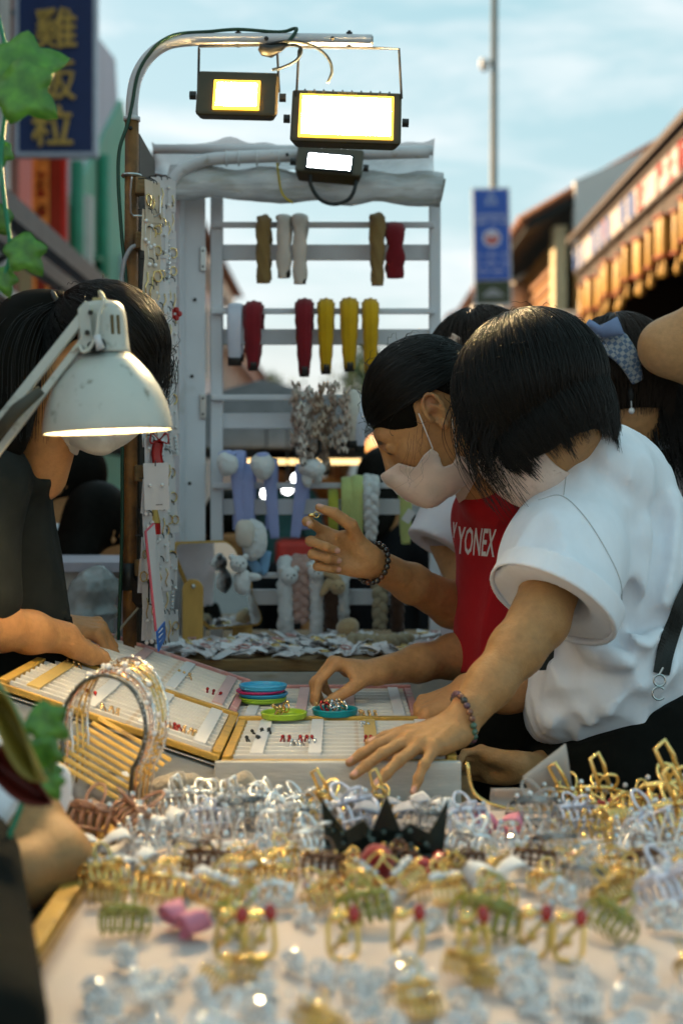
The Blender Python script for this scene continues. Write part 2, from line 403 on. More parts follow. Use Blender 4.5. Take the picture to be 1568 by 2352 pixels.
# ---------------------------------------------------------------- right side
XR = 2.5
hR = empty('shophouse', (XR, 8, 0)); tag(hR, 'dark open-fronted shop with lettered frieze and hanging gold lanterns', 'building')
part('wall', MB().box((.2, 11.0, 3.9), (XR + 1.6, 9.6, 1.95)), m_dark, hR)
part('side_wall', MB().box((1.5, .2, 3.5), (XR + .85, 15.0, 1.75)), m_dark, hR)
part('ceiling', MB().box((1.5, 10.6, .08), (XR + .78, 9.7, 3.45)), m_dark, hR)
part('lintel', MB().box((.16, 11.0, .20), (XR + .1, 9.6, 3.46)), m_darkwood, hR)
fz = part('frieze', MB().box((.08, 10.9, .24), (XR + .02, 9.6, 3.69)), M('frieze_cream', (.46, .40, .38), .6, var=.15, scale=4, col2=(.5, .25, .22), c2lo=.55, c2hi=.65, c2scale=3), hR)
part('frieze_edge', MB().box((.14, 11, .04), (XR + .03, 9.6, 3.83)), m_darkwood, hR)
part('frieze_edge', MB().box((.12, 11, .035), (XR + .03, 9.6, 3.552)), m_darkwood, hR)
lt = 'SPECIALTY SHOP  KOPI  CENDOL  '
for k, cc in enumerate('老街土产 白咖啡 娘惹糕 古城'):
    if cc == ' ': continue
    y = 10.0 + k * .36
    t = text('lettering', cc, .25, m_red if k < 6 else M('blue_paint', (.10, .18, .42), .5), hR, extrude=.006, bold=.003)
    t.matrix_parent_inverse = hR.matrix_basis.inverted()
    t.matrix_basis = Matrix.Translation((XR - .025, y, 3.685)) @ Matrix(((0, 0, -1, 0), (-1, 0, 0, 0), (0, 1, 0, 0), (0, 0, 0, 1)))
part('roof', MB().prism([(XR - .1, 3.87), (XR - .1, 3.93), (XR + 2.6, 5.3), (XR + 2.6, 5.2)], 11.2, Matrix(((1, 0, 0, 0), (0, 0, 1, 4.0), (0, 1, 0, 0), (0, 0, 0, 1)))), m_darkwood, hR)
part('roof_edge', MB().cyl((XR + .45, 4.2, 4.28), (XR + .45, 13.0, 4.28), .07, n=10), m_pinkroof, hR, smooth=True)
part('roof_edge', MB().box((.3, 8.8, .05), (XR + .55, 8.6, 4.34), Euler((0, -.45, 0)).to_matrix()), m_lav, hR)
part('finial', MB().lathe([(.02, -.2), (.1, -.12), (.12, 0), (.09, .14), (.03, .26)], 12, Matrix.Translation((XR + .45, 13.05, 4.2))), m_orangewall, hR, smooth=True)
for y in (6.3, 14.9):
    part('column', MB().box((.22, .22, 3.55), (XR + .14, y, 1.77)), M('column_brown', (.10, .06, .035), .6, var=.3), hR, bevel=.01)
    part('column_trim', MB().box((.27, .27, .1), (XR + .14, y, 3.2)), m_white, hR)
for k in range(6):
    part('door_leaf', MB().box((.06, .75, 2.5), (XR + 1.46, 7.0 + k * 1.3, 1.25)), m_redboard if k % 2 else m_darkwood, hR)

m_lant = M('gold_lantern', (.66, .36, .06), .5, var=.2, rnd=.25, sheen=.2)
lm_body = MB(); lm_body.lathe([(.012, -.15), (.034, -.15), (.040, -.13), (.043, 0), (.040, .13), (.034, .15), (.012, .15)], 12); lm_body = lm_body.mesh('body', True); lm_body.materials.append(m_lant)
lm_tas = MB(); lm_tas.lathe([(.006, .08), (.012, .06), (.014, 0), (.03, -.05), (.022, -.09)], 8); lm_tas = lm_tas.mesh('tassel', True); lm_tas.materials.append(M('tassel_gold', (.6, .33, .06), .6, rnd=.2))
lm_cap = MB(); lm_cap.lathe([(.05, -.012), (.058, -.006), (.058, .008), (.03, .014)], 12); lm_cap = lm_cap.mesh('cap', True); lm_cap.materials.append(M('lantern_red', (.45, .10, .04), .5))
NL = 22
NUM = 'one two three four five six seven eight nine ten eleven twelve thirteen fourteen fifteen sixteen seventeen eighteen nineteen twenty twenty-one twenty-two'.split()
for k in range(NL):
    y = 14.6 - k * .29
    e = empty('hanging_lantern', (XR - .02 + .02 * math.sin(k * 2.3), y, 3.19 + .03 * math.sin(k * 1.7)), (0, 0, rng.uniform(0, 6)))
    tag(e, 'gold tasselled lantern under the shop frieze, number %s from the far column' % NUM[k], 'lantern', 'gold lanterns under the frieze')
    share('body', lm_body, e); share('tassel', lm_tas, e, loc=(0, 0, -.22)); share('cap', lm_cap, e, loc=(0, 0, .155)); share('cap', lm_cap, e, loc=(0, 0, -.155), rot=(R(180), 0, 0))
    c = obj('cord', MB().cyl((0, 0, .16), (0, 0, .30), .004, n=5), m_blackmetal, e)

hQ = empty('shophouse', (XR, 18, 0)); tag(hQ, 'orange shophouse with brown tiled eaves and white gable', 'building')
part('wall', MB().box((4.5, 5.0, 4.25), (XR + 2.25 + .05, 18.6, 2.125)), m_orangewall, hQ)
part('corner_pilaster', MB().box((.3, .35, 4.25), (XR + .0, 21.0, 2.125)), m_white, hQ)
part('corner_pilaster', MB().box((.22, .3, 4.25), (XR + .02, 16.25, 2.125)), M('cream_pilaster', (.62, .5, .3), .7), hQ)
for k in range(6):
    part('louvre', MB().box((.05, 3.6, .07), (XR + .03, 18.6, 3.1 + k * .16)), M('louvre_brown', (.25, .11, .04), .6), hQ)
part('gable', MB().prism([(XR + .1, 3.9), (XR + 4.6, 3.9), (XR + 4.6, 5.5), (XR + 2.2, 5.6), (XR + .1, 4.7)], .2, Matrix(((1, 0, 0, 0), (0, 0, 1, 15.85), (0, 1, 0, 0), (0, 0, 0, 1)))), m_white, hQ)
part('wall_mark', MB().box((.3, .02, .16), (XR + .95, 15.84, 4.55), Euler((0, .5, 0)).to_matrix()).box((.12, .02, .3), (XR + .8, 15.84, 4.42), Euler((0, -.4, 0)).to_matrix()), m_dark, hQ)
rfq = part('roof', MB().prism([(XR - .45, 4.15), (XR - .4, 4.27), (XR + 2.2, 5.72), (XR + 2.2, 5.6)], 5.9, Matrix(((1, 0, 0, 0), (0, 0, 1, 15.9), (0, 1, 0, 0), (0, 0, 0, 1)))), m_dark, hQ)
tl = MB(); tl.lathe([(.07, 0), (.08, .3)], 8); 
for j in range(20):
    ya = 15.98 + j * .3
    t = MB().tube([(XR - .5, ya, 4.26), (XR + .6, ya, 4.88), (XR + 2.25, ya, 5.8)], .075, 6)
    o = obj('roof_tile_row', t, m_tile, rfq, smooth=True)
generic_house(1, 21.6, 30, 4.6, m_white, 'cream shophouse beyond the orange one', xf=XR + .1)
generic_house(1, 30.2, 44, 5.0, m_terra, 'red brown shophouse at the far end beyond the cream one', xf=XR + .2)

# small things at the foot of the right facades
ac = empty('air_conditioner', (XR - .1, 14.0, 2.5)); tag(ac, 'white air conditioner box mounted beside the orange facade', 'air conditioner')
part('casing', MB().box((.36, .7, .34), (XR - .15, 15.4, 2.98)), m_white, ac, bevel=.02)
part('fan_grille', MB().lathe([(.12, 0), (.12, .02), (.02, .03)], 16, Matrix.Translation((XR - .34, 15.4, 2.98)) @ Matrix.Rotation(R(-90), 4, 'Y')), m_blackmetal, ac)
part('bracket', MB().box((.4, .04, .04), (XR - .05, 15.2, 2.78)).box((.4, .04, .04), (XR - .05, 15.6, 2.78)), m_blackmetal, ac)
ya = empty('awning', (XR - .4, 17, 2.3)); tag(ya, 'pale yellow sloping awning below the orange facade', 'awning')
part('cloth', MB().grid(lambda a, b: V(XR - .05 - 1.0 * a, 15.6 + 5.5 * b, 2.75 - .55 * a + .03 * math.sin(b * 50)), 5, 60, .012), m_yellowawn, ya, smooth=True)
part('front_rail', MB().cyl((XR - 1.05, 15.6, 2.18), (XR - 1.05, 21.1, 2.18), .025), m_white, ya)
for y in (15.7, 18.3, 21.0): part('post', MB().cyl((XR - 1.05, y, 0), (XR - 1.05, y, 2.18), .03), m_white, ya)
sd = empty('satellite_dish', (at(1196, 660, 19).x, 19, 2.6)); tag(sd, 'cream round satellite dish above the low awning', 'dish')
part('dish', MB().lathe([(.01, .06), (.14, .035), (.24, -.03), (.25, -.03), (.15, .02), (.01, .045)], 20, Matrix.Translation(at(1196, 658, 19)) @ Matrix.Rotation(R(75), 4, 'X') @ Matrix.Rotation(R(20), 4, 'Y')), M('dish_cream', (.65, .55, .45), .5), sd, smooth=True)
part('mast', MB().cyl((at(1196, 0, 19).x, 19.06, 0), at(1196, 662, 19.06), .03), m_blackmetal, sd)

# ---------------------------------------------------------------- tall pole with the blue sign
D = 16.0
pl = empty('street_pole', at(1130, 0, D).xyz * 1.0); pl.location = (at(1130, 0, D).x, D, 0); tag(pl, 'tall thin dark street pole carrying a small security camera', 'pole')
part('pole', MB().tube([(pl.location.x, D, 0), (pl.location.x + .01, D, 3.5), (pl.location.x + .035, D, 8.5)], [.05, .042, .034], 10), M('pole_green', (.06, .065, .05), .5), pl, smooth=True)
p = at(1112, 122, D)
part('camera_arm', MB().cyl((pl.location.x, D, p.z + .02), (p.x, D, p.z + .03), .02), m_white, pl)
part('security_camera', MB().lathe([(.05, .06), (.055, .03), (.055, -.02), (.04, -.05), (.01, -.065)], 12, Matrix.Translation(p)), m_white, pl, smooth=True)
part('camera_lens', MB().sphere(p + V(0, -.01, -.055), .03), m_blackmetal, pl, smooth=True)

bs = empty('pole_sign', (at(1128, 0, D).x, D, 2.9)); tag(bs, 'tall blue information board with round emblem on the street pole', 'sign')
Ds = D - .12
a, b = at(1086, 406, Ds), at(1172, 680, Ds)
RZ = Matrix.Rotation(R(-1.2), 4, 'Y')
mid = (a + b) / 2
def sp(mb, name, mat, parent=bs):
    o = obj(name, mb, mat, parent, ); o.matrix_parent_inverse = bs.matrix_basis.inverted(); o.matrix_basis = Matrix.Translation(mid) @ RZ
    return o
W, H = b.x - a.x, a.z - b.z
m_blue = M('sign_blue', (.025, .10, .46), .45, var=.05); m_signwhite = M('sign_white', (.62, .66, .78), .5, var=.05)
sp(MB().box((W, .05, H)), 'frame', M('sign_frame', (.70, .70, .72), .4))
sp(MB().box((W - .035, .02, H * .755), (0, -.021, H * .105)), 'blue_panel', m_blue)
sp(MB().box((W - .035, .02, H * .19), (0, -.021, -H * .375)), 'green_panel', M('sign_green', (.03, .05, .02), .5))
def srow(z, segs, hh, mat=m_signwhite):
    for (xa, xb) in segs:
        n = max(2, int((xb - xa) * W / .022)); mb = MB()
        for k in range(n):
            xx = (xa + (xb - xa) * (k + .5) / n) * W
            mb.box((.004, .004, hh), (xx - .005, -.033, z * H)); mb.box((.004, .004, hh * .8), (xx + .005, -.033, z * H)); mb.box((.01, .004, .007), (xx, -.0332, z * H + rng.choice((-.4, 0, .4)) * hh))
        sp(mb, 'lettering', mat)
srow(.262, [(-.40, .40)], .045); srow(.212, [(-.44, -.12), (-.02, .16), (.24, .46)], .045)
srow(-.065, [(-.44, -.30), (-.16, .12), (.24, .44)], .04); srow(-.135, [(-.44, -.30), (-.18, .12), (.24, .44)], .04); srow(-.2, [(-.45, -.1), (-.02, .3)], .03)
e = MB()
MF = FACE_CAM
e.lathe([(.075, 0), (.092, .003), (.10, 0), (.092, -.003)], 24, Matrix.Translation((0, -.034, .075 * H)) @ MF, close=True); sp(e, 'emblem_ring', m_signwhite)
sp(MB().lathe([(.001, 0), (.074, 0), (.074, .003), (.001, .003)], 24, Matrix.Translation((0, -.032, .075 * H)) @ MF), 'emblem_disc', M('emblem_red', (.5, .10, .08), .5))
sp(MB().sphere((0, -.035, .105 * H), (.045, .004, .03)), 'emblem_white', m_signwhite)
tri = [(-.07, -.05), (.07, -.05), (.06, 0), (.02, .075), (0, .085), (-.02, .075), (-.06, 0)]
sp(MB().prism(tri, .003, Matrix.Translation((0, -.032, .395 * H)) @ MF), 'crest', M('crest_blue', (.28, .36, .60), .5))
sp(MB().prism([(x * .4, y * .4) for x, y in tri], .003, Matrix.Translation((0, -.0352, .395 * H)) @ MF), 'crest_centre', m_blue)
arch = [(-.14, -.04), (.14, -.04), (.10, -.01), (.07, .02), (.04, .04), (0, .055), (-.04, .04), (-.07, .02), (-.10, -.01)]
sp(MB().prism(arch, .003, Matrix.Translation((0, -.032, -.385 * H)) @ MF), 'arch_emblem', M('arch_grey', (.28, .30, .32), .5))

# ---------------------------------------------------------------- far trees closing the street
m_leaf = M('far_foliage', (.06, .10, .035), .8, var=.4, scale=4)
m_bark = M('bark', (.06, .045, .03), .9)
def tree(loc, h, label):
    t = empty('tree', loc); tag(t, label, 'tree', 'trees at the end of the street')
    rr = random.Random(hash(label) % 999)
    obj('trunk', MB().tube([(0, 0, 0), (.05, 0, h * .35), (0, .1, h * .6), (.1, 0, h * .8)], [.16, .12, .08, .03], 8).tube([(.03, 0, h * .4), (.7, .2, h * .7)], [.07, .02], 6).tube([(.03, 0, h * .45), (-.7, -.1, h * .72)], [.07, .02], 6), m_bark, t)
    mb = MB()
    for k in range(1500):
        a = rr.uniform(0, 6.28); el = rr.uniform(-.9, 1.5); r = (rr.random() ** .4) * h * .28 * (1 + .3 * math.sin(3 * a + el * 2))
        c = V(math.cos(a) * math.cos(el) * r, math.sin(a) * math.cos(el) * r, h * .72 + math.sin(el) * r * .9)
        s = rr.uniform(.08, .2); q = Euler((rr.uniform(0, 6), rr.uniform(0, 6), rr.uniform(0, 6))).to_matrix()
        mb.add([c + q @ V(-s, 0, 0), c + q @ V(0, -s * .5, 0), c + q @ V(s, 0, 0), c + q @ V(0, s * .5, 0)], [(0, 1, 2, 3)])
    obj('crown', mb, m_leaf, t)
for i, (x, y, h, lb) in enumerate(((-2.4, 47, 5, 'bushy tree at the end of the street behind the rack'), (1.2, 50, 6.5, 'taller tree at the end of the street near the pole'), (4, 47, 5.5, 'round tree at the end of the street beyond the shophouses'))):
    tree((x, y, 0), h, lb)
endh = generic_house(1, 52, 60, 5.2, m_white, 'white building closing off the end of the street', xf=-9); 
part('front_block', MB().box((24, .3, 4.6), (0, 58, 2.3)), m_white, endh)
# ---------------------------------------------------------------- materials of the stall
m_pine = M('ochre_painted_wood', (.56, .32, .055), .5, var=.22, scale=14, stretch=(1, 1, 1), col2=(.32, .17, .04), c2lo=.58, c2hi=.72, c2scale=30, bump=.25, bscale=60)
m_pinkp = M('pink_painted_wood', (.58, .26, .24), .55, var=.12, scale=14, col2=(.66, .46, .40), c2lo=.6, c2hi=.72, c2scale=40, bump=.2, bscale=60)
m_cream = M('tray_cream', (.62, .56, .49), .75, var=.08, scale=20)
m_slat = M('tray_slat', (.74, .70, .66), .55, var=.06, scale=30, col2=(.62, .5, .4), c2lo=.62, c2hi=.75, c2scale=60)
m_whitebox = M('white_worn_wood', (.52, .49, .45), .7, var=.12, scale=8, stretch=(1, 1, 6), col2=(.36, .30, .22), c2lo=.6, c2hi=.78, c2scale=12, bump=.15, bscale=40)
m_sheet = M('table_cloth', (.62, .51, .46), .75, var=.05, scale=6, bump=.12, bscale=9)
m_oldwood = M('old_wood', (.22, .13, .05), .7, var=.3, scale=7, stretch=(1, 9, 9), bump=.3, bscale=30)
m_rackw = M('rack_white_paint', (.66, .66, .69), .5, var=.06, scale=8, col2=(.5, .48, .45), c2lo=.64, c2hi=.8, c2scale=10)
m_rust = M('rusty_pipe', (.26, .115, .032), .6, metal=.25, var=.35, scale=14, col2=(.11, .055, .022), c2lo=.48, c2hi=.65, c2scale=22, bump=.3, bscale=90)
m_pipew = M('white_pipe', (.58, .57, .58), .45, var=.08, scale=18, col2=(.34, .27, .2), c2lo=.66, c2hi=.76, c2scale=26)
m_blk = M('black_plastic', (.014, .013, .011), .42, var=.2)
m_cab = M('green_cable', (.006, .045, .022), .45, var=.1)
m_bcab = M('black_cable', (.012, .014, .013), .5, var=.1)
m_steel = M('steel', (.55, .55, .53), .3, metal=1, var=.1)
m_gold_m = M('gold_metal', (.86, .60, .22), .22, metal=1, var=.08, rnd=.12)
m_silver = M('silver_metal', (.80, .80, .78), .18, metal=1, var=.06)
m_pearl = M('pearl', (.78, .74, .72), .18, var=.04, coat=.8, spec=.6)
m_crystal = M('rhinestone', (.95, .96, .97), .07, metal=.35, var=0, spec=.8, trans=.3, ior=1.6)
m_card = M('paper_card', (.68, .63, .62), .75, var=.04)

TZ = 0.83
# ---------------------------------------------------------------- front table
ft = empty('display_table', (.24, 1.3, 0)); tag(ft, 'long display table covered with a pale cloth and hair clips', 'table')
part('table_top', MB().box((1.04, 1.24, .03), (.245, 1.30, TZ - .020)), m_oldwood, ft)
part('cloth', MB().grid(lambda a, b: V(-.262 + 1.02 * a, .69 + 1.22 * b, TZ + .0012 * math.sin(a * 31 + 3 * b) + .001 * math.sin(b * 47 + 9 * a)), 60, 60, .004), m_sheet, ft, smooth=True)
part('edge_trim', MB().box((.022, 1.26, .05), (-.286, 1.30, TZ - .022)), m_pine, ft, bevel=.003)
for (x, y) in ((-.24, .75), (-.24, 1.85), (.72, .75), (.72, 1.85)): part('leg', MB().box((.05, .05, .79), (x, y, .395)), m_oldwood, ft)

# ---------------------------------------------------------------- tray table
tt = empty('tray_table', (-.17, 2.3, 0)); tag(tt, 'low wooden table carrying the ring trays', 'table')
part('table_top', MB().box((.70, .72, .03), (-.16, 2.285, TZ - .03)), m_oldwood, tt)
for (x, y) in ((-.48, 1.96), (-.48, 2.6), (.16, 1.96), (.16, 2.6)): part('leg', MB().box((.05, .05, .785), (x, y, .3925)), m_oldwood, tt)
rs = empty('riser_box', (-.01, 2.26, TZ)); tag(rs, 'low white wooden box under the flat ring trays', 'box')
part('front_board', MB().box((.335, .012, .064), (-.005, 1.936, TZ + .0185)), m_whitebox, rs, bevel=.002)
part('back_board', MB().box((.335, .012, .048), (-.005, 2.60, TZ + .01)), m_whitebox, rs)
part('side_board', MB().box((.012, .65, .048), (.156, 2.268, TZ + .01)), m_whitebox, rs)
part('side_board', MB().box((.012, .65, .048), (-.166, 2.268, TZ + .01)), m_whitebox, rs)

m_ring = [M('ring_gold', (.85, .55, .25), .25, metal=1), M('ring_red', (.45, .03, .03), .2, metal=.6), M('ring_silver', (.75, .75, .75), .2, metal=1), M('ring_dark', (.05, .05, .05), .25, metal=.5)]
ring_me = []
for m in m_ring:
    b = MB(); b.tube(arc((0, 0, .004), .0075, 0, 360, 14)[:-1], .0014, 5, closed=True); b.sphere((0, 0, .0125), (.004, .003, .003), 6, 4); me = b.mesh('ring', True); me.materials.append(m); ring_me.append(me)

TW, TD = .322, .33
_slat = None
def tray(loc, roty, railm, kind, label, seed, stripcols):
    """flat ring tray: origin at front edge, right side; x runs left"""
    global _slat
    r = random.Random(seed)
    e = empty('ring_tray', loc, (0, roty, 0)); tag(e, label, 'tray', 'ring trays')
    w, d = TW, TD if kind == 'near' else TD + .03
    obj('base', MB().box((w, d, .006), (-w / 2, d / 2, .003)), m_cream, e)
    hh = .022
    obj('rail', MB().box((w, .013, hh), (-w / 2, d - .0065, hh / 2 + .001)), railm, e, bevel=.0015)
    if kind == 'near': obj('rail', MB().box((w, .008, .014), (-w / 2, .004, .0075)), railm, e, bevel=.0015)
    obj('rail', MB().box((.013, d - .024, hh - .004), (-.0065, d / 2 - .002, (hh - .004) / 2 + .001)), railm if kind == 'far' else m_pine, e, bevel=.0015)
    obj('rail', MB().box((.013, d - .024, hh - .004), (-w + .0065, d / 2 - .002, (hh - .004) / 2 + .001)), railm, e, bevel=.0015)
    n = 9; y0, y1 = .02, d - .022
    if ('s', kind) not in _slats:
        me = MB().box((w - .03, .006, .012)).mesh('divider'); me.materials.append(m_slat); _slats[('s', kind)] = me
        me = MB().box((w - .03, (y1 - y0) / n - .008, .007)).mesh('ring_pad'); me.materials.append(m_cream); _slats[('p', kind)] = me
    for k in range(n + 1):
        share('divider', _slats[('s', kind)], e, loc=(-w / 2, y0 + (y1 - y0) * k / n, .012))
    for k in range(n):
        share('ring_pad', _slats[('p', kind)], e, loc=(-w / 2, y0 + (y1 - y0) * (k + .5) / n, .0095))
    for k, c in enumerate(stripcols):
        obj('cross_strip', MB().box((.018, y1 - y0, .003), (-w * (k + .55) / len(stripcols) + .01, (y0 + y1) / 2, .0195)), c, e)
    return e
_slats = {}
PZ = TZ + .042
Rr = .158
near_x = Rr
strp = M('strip_white', (.72, .69, .68), .5, var=.05)
strpk = M('strip_pink', (.62, .40, .38), .55, var=.08)
stry = M('strip_ochre', (.60, .40, .12), .5, var=.1)
t1 = tray((Rr, 1.944, PZ - .006), 0, m_pine, 'near', 'flat ochre-edged ring tray under the resting hand', 1, [strp, stry, strp, strp])
t2 = tray((Rr - .03, 2.278, PZ - .006), 0, m_pinkp, 'far', 'flat pink-edged ring tray holding the coloured dishes', 2, [strp, strpk, strpk, strp])
TLT = R(18.5)
t3 = tray((-.1705, 1.944, PZ + .0), TLT, m_pine, 'near', 'tilted ochre-edged ring tray behind the crystal headbands', 3, [strp, strp, strp, stry])
t4 = tray((-.1745, 2.278, PZ + .004), TLT, m_pinkp, 'far', 'tilted pink-edged ring tray under the seller\'s hand', 4, [strpk, strp, strpk, strpk])
# slanted stand under the tilted trays
st = empty('slanted_stand', (-.33, 2.27, TZ)); tag(st, 'slanted white stand propping up the tilted ring trays', 'stand')
ca, sa = math.cos(TLT), math.sin(TLT)
pxl, pzl = -.172 - TW * ca, PZ + TW * sa
part('front_board', MB().prism([(-.174, TZ - .01), (-.174, PZ - .004), (pxl, pzl - .004), (pxl, TZ - .01)], .012, Matrix(((1, 0, 0, 0), (0, 0, 1, 1.946), (0, 1, 0, 0), (0, 0, 0, 1)))), m_whitebox, st)
part('back_board', MB().prism([(-.174, TZ - .01), (-.174, PZ - .004), (pxl, pzl - .004), (pxl, TZ - .01)], .012, Matrix(((1, 0, 0, 0), (0, 0, 1, 2.63), (0, 1, 0, 0), (0, 0, 0, 1)))), m_whitebox, st)
part('side_board', MB().box((.012, .66, pzl - TZ), (pxl + .006, 2.294, (pzl + TZ) / 2 - .008)), m_whitebox, st)

# rings scattered in the trays (clusters)
def rings(tr, spots, lab, seed):
    r = random.Random(seed)
    for (ix, iy, n, mi) in spots:
        for k in range(n):
            x = -TW * ix - k * .009; y = .02 + .0317 * (iy + .5)
            o = bpy.data.objects.new('ring', ring_me[mi]); COL.objects.link(o)
            m = tr.matrix_basis @ Matrix.Translation((x, y, .0115)) @ Euler((R(r.uniform(-35, 10)), 0, R(90 + r.uniform(-25, 25)))).to_matrix().to_4x4()
            o.matrix_basis = m; tag(o, lab, 'ring', 'rings in ' + lab.split(' in ')[-1])
bpy.context.view_layer.update()
rings(t1, [(.62, 3, 6, 1), (.60, 2, 5, 2), (.83, 5, 3, 3), (.85, 3, 3, 3), (.30, 3, 4, 1), (.18, 3, 3, 3), (.34, 7, 3, 2)], 'small ring standing in the flat ochre-edged tray', 5)
rings(t2, [(.30, 0, 3, 0), (.22, 0, 4, 0), (.42, 1, 4, 0), (.48, 3, 3, 0)], 'small ring standing in the flat pink-edged tray', 6)
rings(t3, [(.13, 1, 5, 0), (.20, 1, 3, 1), (.62, 2, 4, 1), (.80, 8, 3, 0), (.48, 0, 3, 0)], 'small ring standing in the tilted ochre-edged tray', 7)
rings(t4, [(.30, 5, 3, 0), (.12, 2, 3, 1)], 'small ring standing in the tilted pink-edged tray', 8)

# ---------------------------------------------------------------- plastic dishes
def dish(u, v, d, r, col, label, h=.011, tz=None, rotz=0):
    p = at(u, v, d)
    e = empty('plastic_dish', (p.x, p.y, p.z if tz is None else tz)); tag(e, label, 'dish', 'coloured plastic dishes')
    m = M('plastic_' + label.split()[0] + label.split()[1], col, .35, var=.04, spec=.5)
    obj('bowl', MB().lathe([(.001, 0), (r * .93, 0), (r, .003), (r, h), (r - .003, h), (r - .005, .0035), (.001, .003)], 32), m, e, smooth=True, autosm=40)
    obj('rim', MB().tube(arc((0, 0, h - .0005), r - .0005, 0, 360, 32, (1, 0, 0), (0, 1, 0))[:-1], .0018, 6, closed=True), m, e, smooth=True)
    return e
z0 = PZ + .016
def zd(v, z): return (CAMZ - z) * FPX / (v - HZ)
dish(603, 0, zd(1586, z0), .040, (.30, .50, .03), 'lime green dish at the bottom of the dish stack', tz=z0, h=.0075)
dish(605, 0, zd(1586, z0), .041, (.02, .28, .52), 'dark cyan dish second in the dish stack', tz=z0 + .0085, h=.006)
dish(598, 0, zd(1586, z0), .041, (.50, .02, .13), 'magenta pink dish third in the dish stack', tz=z0 + .0155, h=.004)
dish(604, 0, zd(1586, z0), .040, (.05, .38, .62), 'sky blue dish on top of the dish stack', tz=z0 + .0205, h=.008)
dl = dish(652, 0, zd(1624, z0), .036, (.36, .52, .03), 'lime yellow dish holding two rings on the flat tray', tz=z0, h=.009)
dt = dish(769, 0, zd(1617, z0), .036, (.0, .26, .30), 'teal blue dish with a heap of beads on the flat tray', tz=z0, h=.010)
for dd, n, lab in ((dl, 4, 'gold ring lying in the lime yellow dish'), (dt, 9, 'jewelled ring heaped in the teal dish')):
    for k in range(n):
        o = bpy.data.objects.new('ring', ring_me[(0 if dd is dl else (2, 1, 2, 0)[k % 4])]); COL.objects.link(o)
        o.location = dd.location + V(rng.uniform(-.014, .014), rng.uniform(-.012, .012), .006 + .002 * (k % 4)); o.rotation_euler = (rng.uniform(-1, 1), rng.uniform(-.6, .6), rng.uniform(0, 6)); o.scale = (1.1,) * 3
        tag(o, lab, 'ring', 'rings in ' + lab.split(' in ')[-1])

# ---------------------------------------------------------------- rear table with plastic packets
RZt = .905
rt = empty('rear_table', (.0, 3.2, 0)); tag(rt, 'rear wooden table piled with clear plastic packets', 'table')
part('table_top', MB().box((1.1, .62, .025), (-.02, 3.2, RZt - .0125)), m_oldwood, rt, bevel=.003)
part('edge_board', MB().box((1.1, .014, .06), (-.02, 2.883, RZt - .055)), m_whitebox, rt)
part('apron', MB().box((1.06, .02, .18), (-.02, 2.90, RZt - .17)), m_oldwood, rt)
for (x, y) in ((-.52, 2.93), (-.52, 3.46), (.48, 2.93), (.48, 3.46)): part('leg', MB().box((.05, .05, .87), (x, y, .435)), m_oldwood, rt)
m_poly = M('clear_plastic', (.90, .86, .88), .12, var=.1, scale=40, trans=.15, alpha=.92, spec=.7, bump=.6, bscale=50, rnd=.1)
def packet_mesh(seed):
    r = random.Random(seed); w, h = r.uniform(.020, .034), r.uniform(.065, .10)
    ph = [r.uniform(0, 6) for _ in range(4)]
    def fn(a, b): return V((a - .5) * w, (b - .5) * h, .003 * math.sin(a * 5 + ph[0] + b * 3) + .003 * math.sin(b * 6 + ph[1]) + .0015 * math.sin(a * 14 + b * 9 + ph[2]) + .004)
    me = MB().grid(fn, 7, 9, .0012).mesh('plastic_packet'); me.materials.append(m_poly); return me
pk = [packet_mesh(i) for i in range(8)]
m_cont = [m_gold_m, m_silver, M('packet_pink', (.6, .32, .3), .5), M('packet_brown', (.3, .15, .06), .5)]
cont = []
for m in m_cont:
    me = MB().tube(arc((0, 0, 0), .011, 0, 360, 10, (1, 0, 0), (0, 1, 0))[:-1], .0018, 5, closed=True).sphere((0, .012, 0), .003, 6, 4).mesh('trinket', True); me.materials.append(m); cont.append(me)
r = random.Random(11)
for k in range(150):
    y = r.uniform(2.90, 3.24); x = r.uniform(-.42, .24) if y < 3.1 else r.uniform(-.36, .22)
    o = empty('plastic_packet', (x, y, RZt + .001 + r.random() * .014), (r.uniform(-.25, .25), r.uniform(-.25, .25), r.uniform(0, 6.28)))
    share('sleeve', pk[k % 8], o)
    if k % 2 == 0: share('trinket', cont[k % 4], o, loc=(0, 0, .0085))
    tag(o, 'clear plastic packet in the heap on the rear table', 'packet', 'plastic packets heaped on the rear table')

# ---------------------------------------------------------------- white rack with rails
DR = 3.3
def X(u, d=DR): return (u - CX) / FPX * d
def Z(v, d=DR): return CAMZ - (v - HZ) / FPX * d
rk = empty('display_rack', (X(750), DR, RZt)); tag(rk, 'white wooden rack with rails hung with headbands', 'rack')
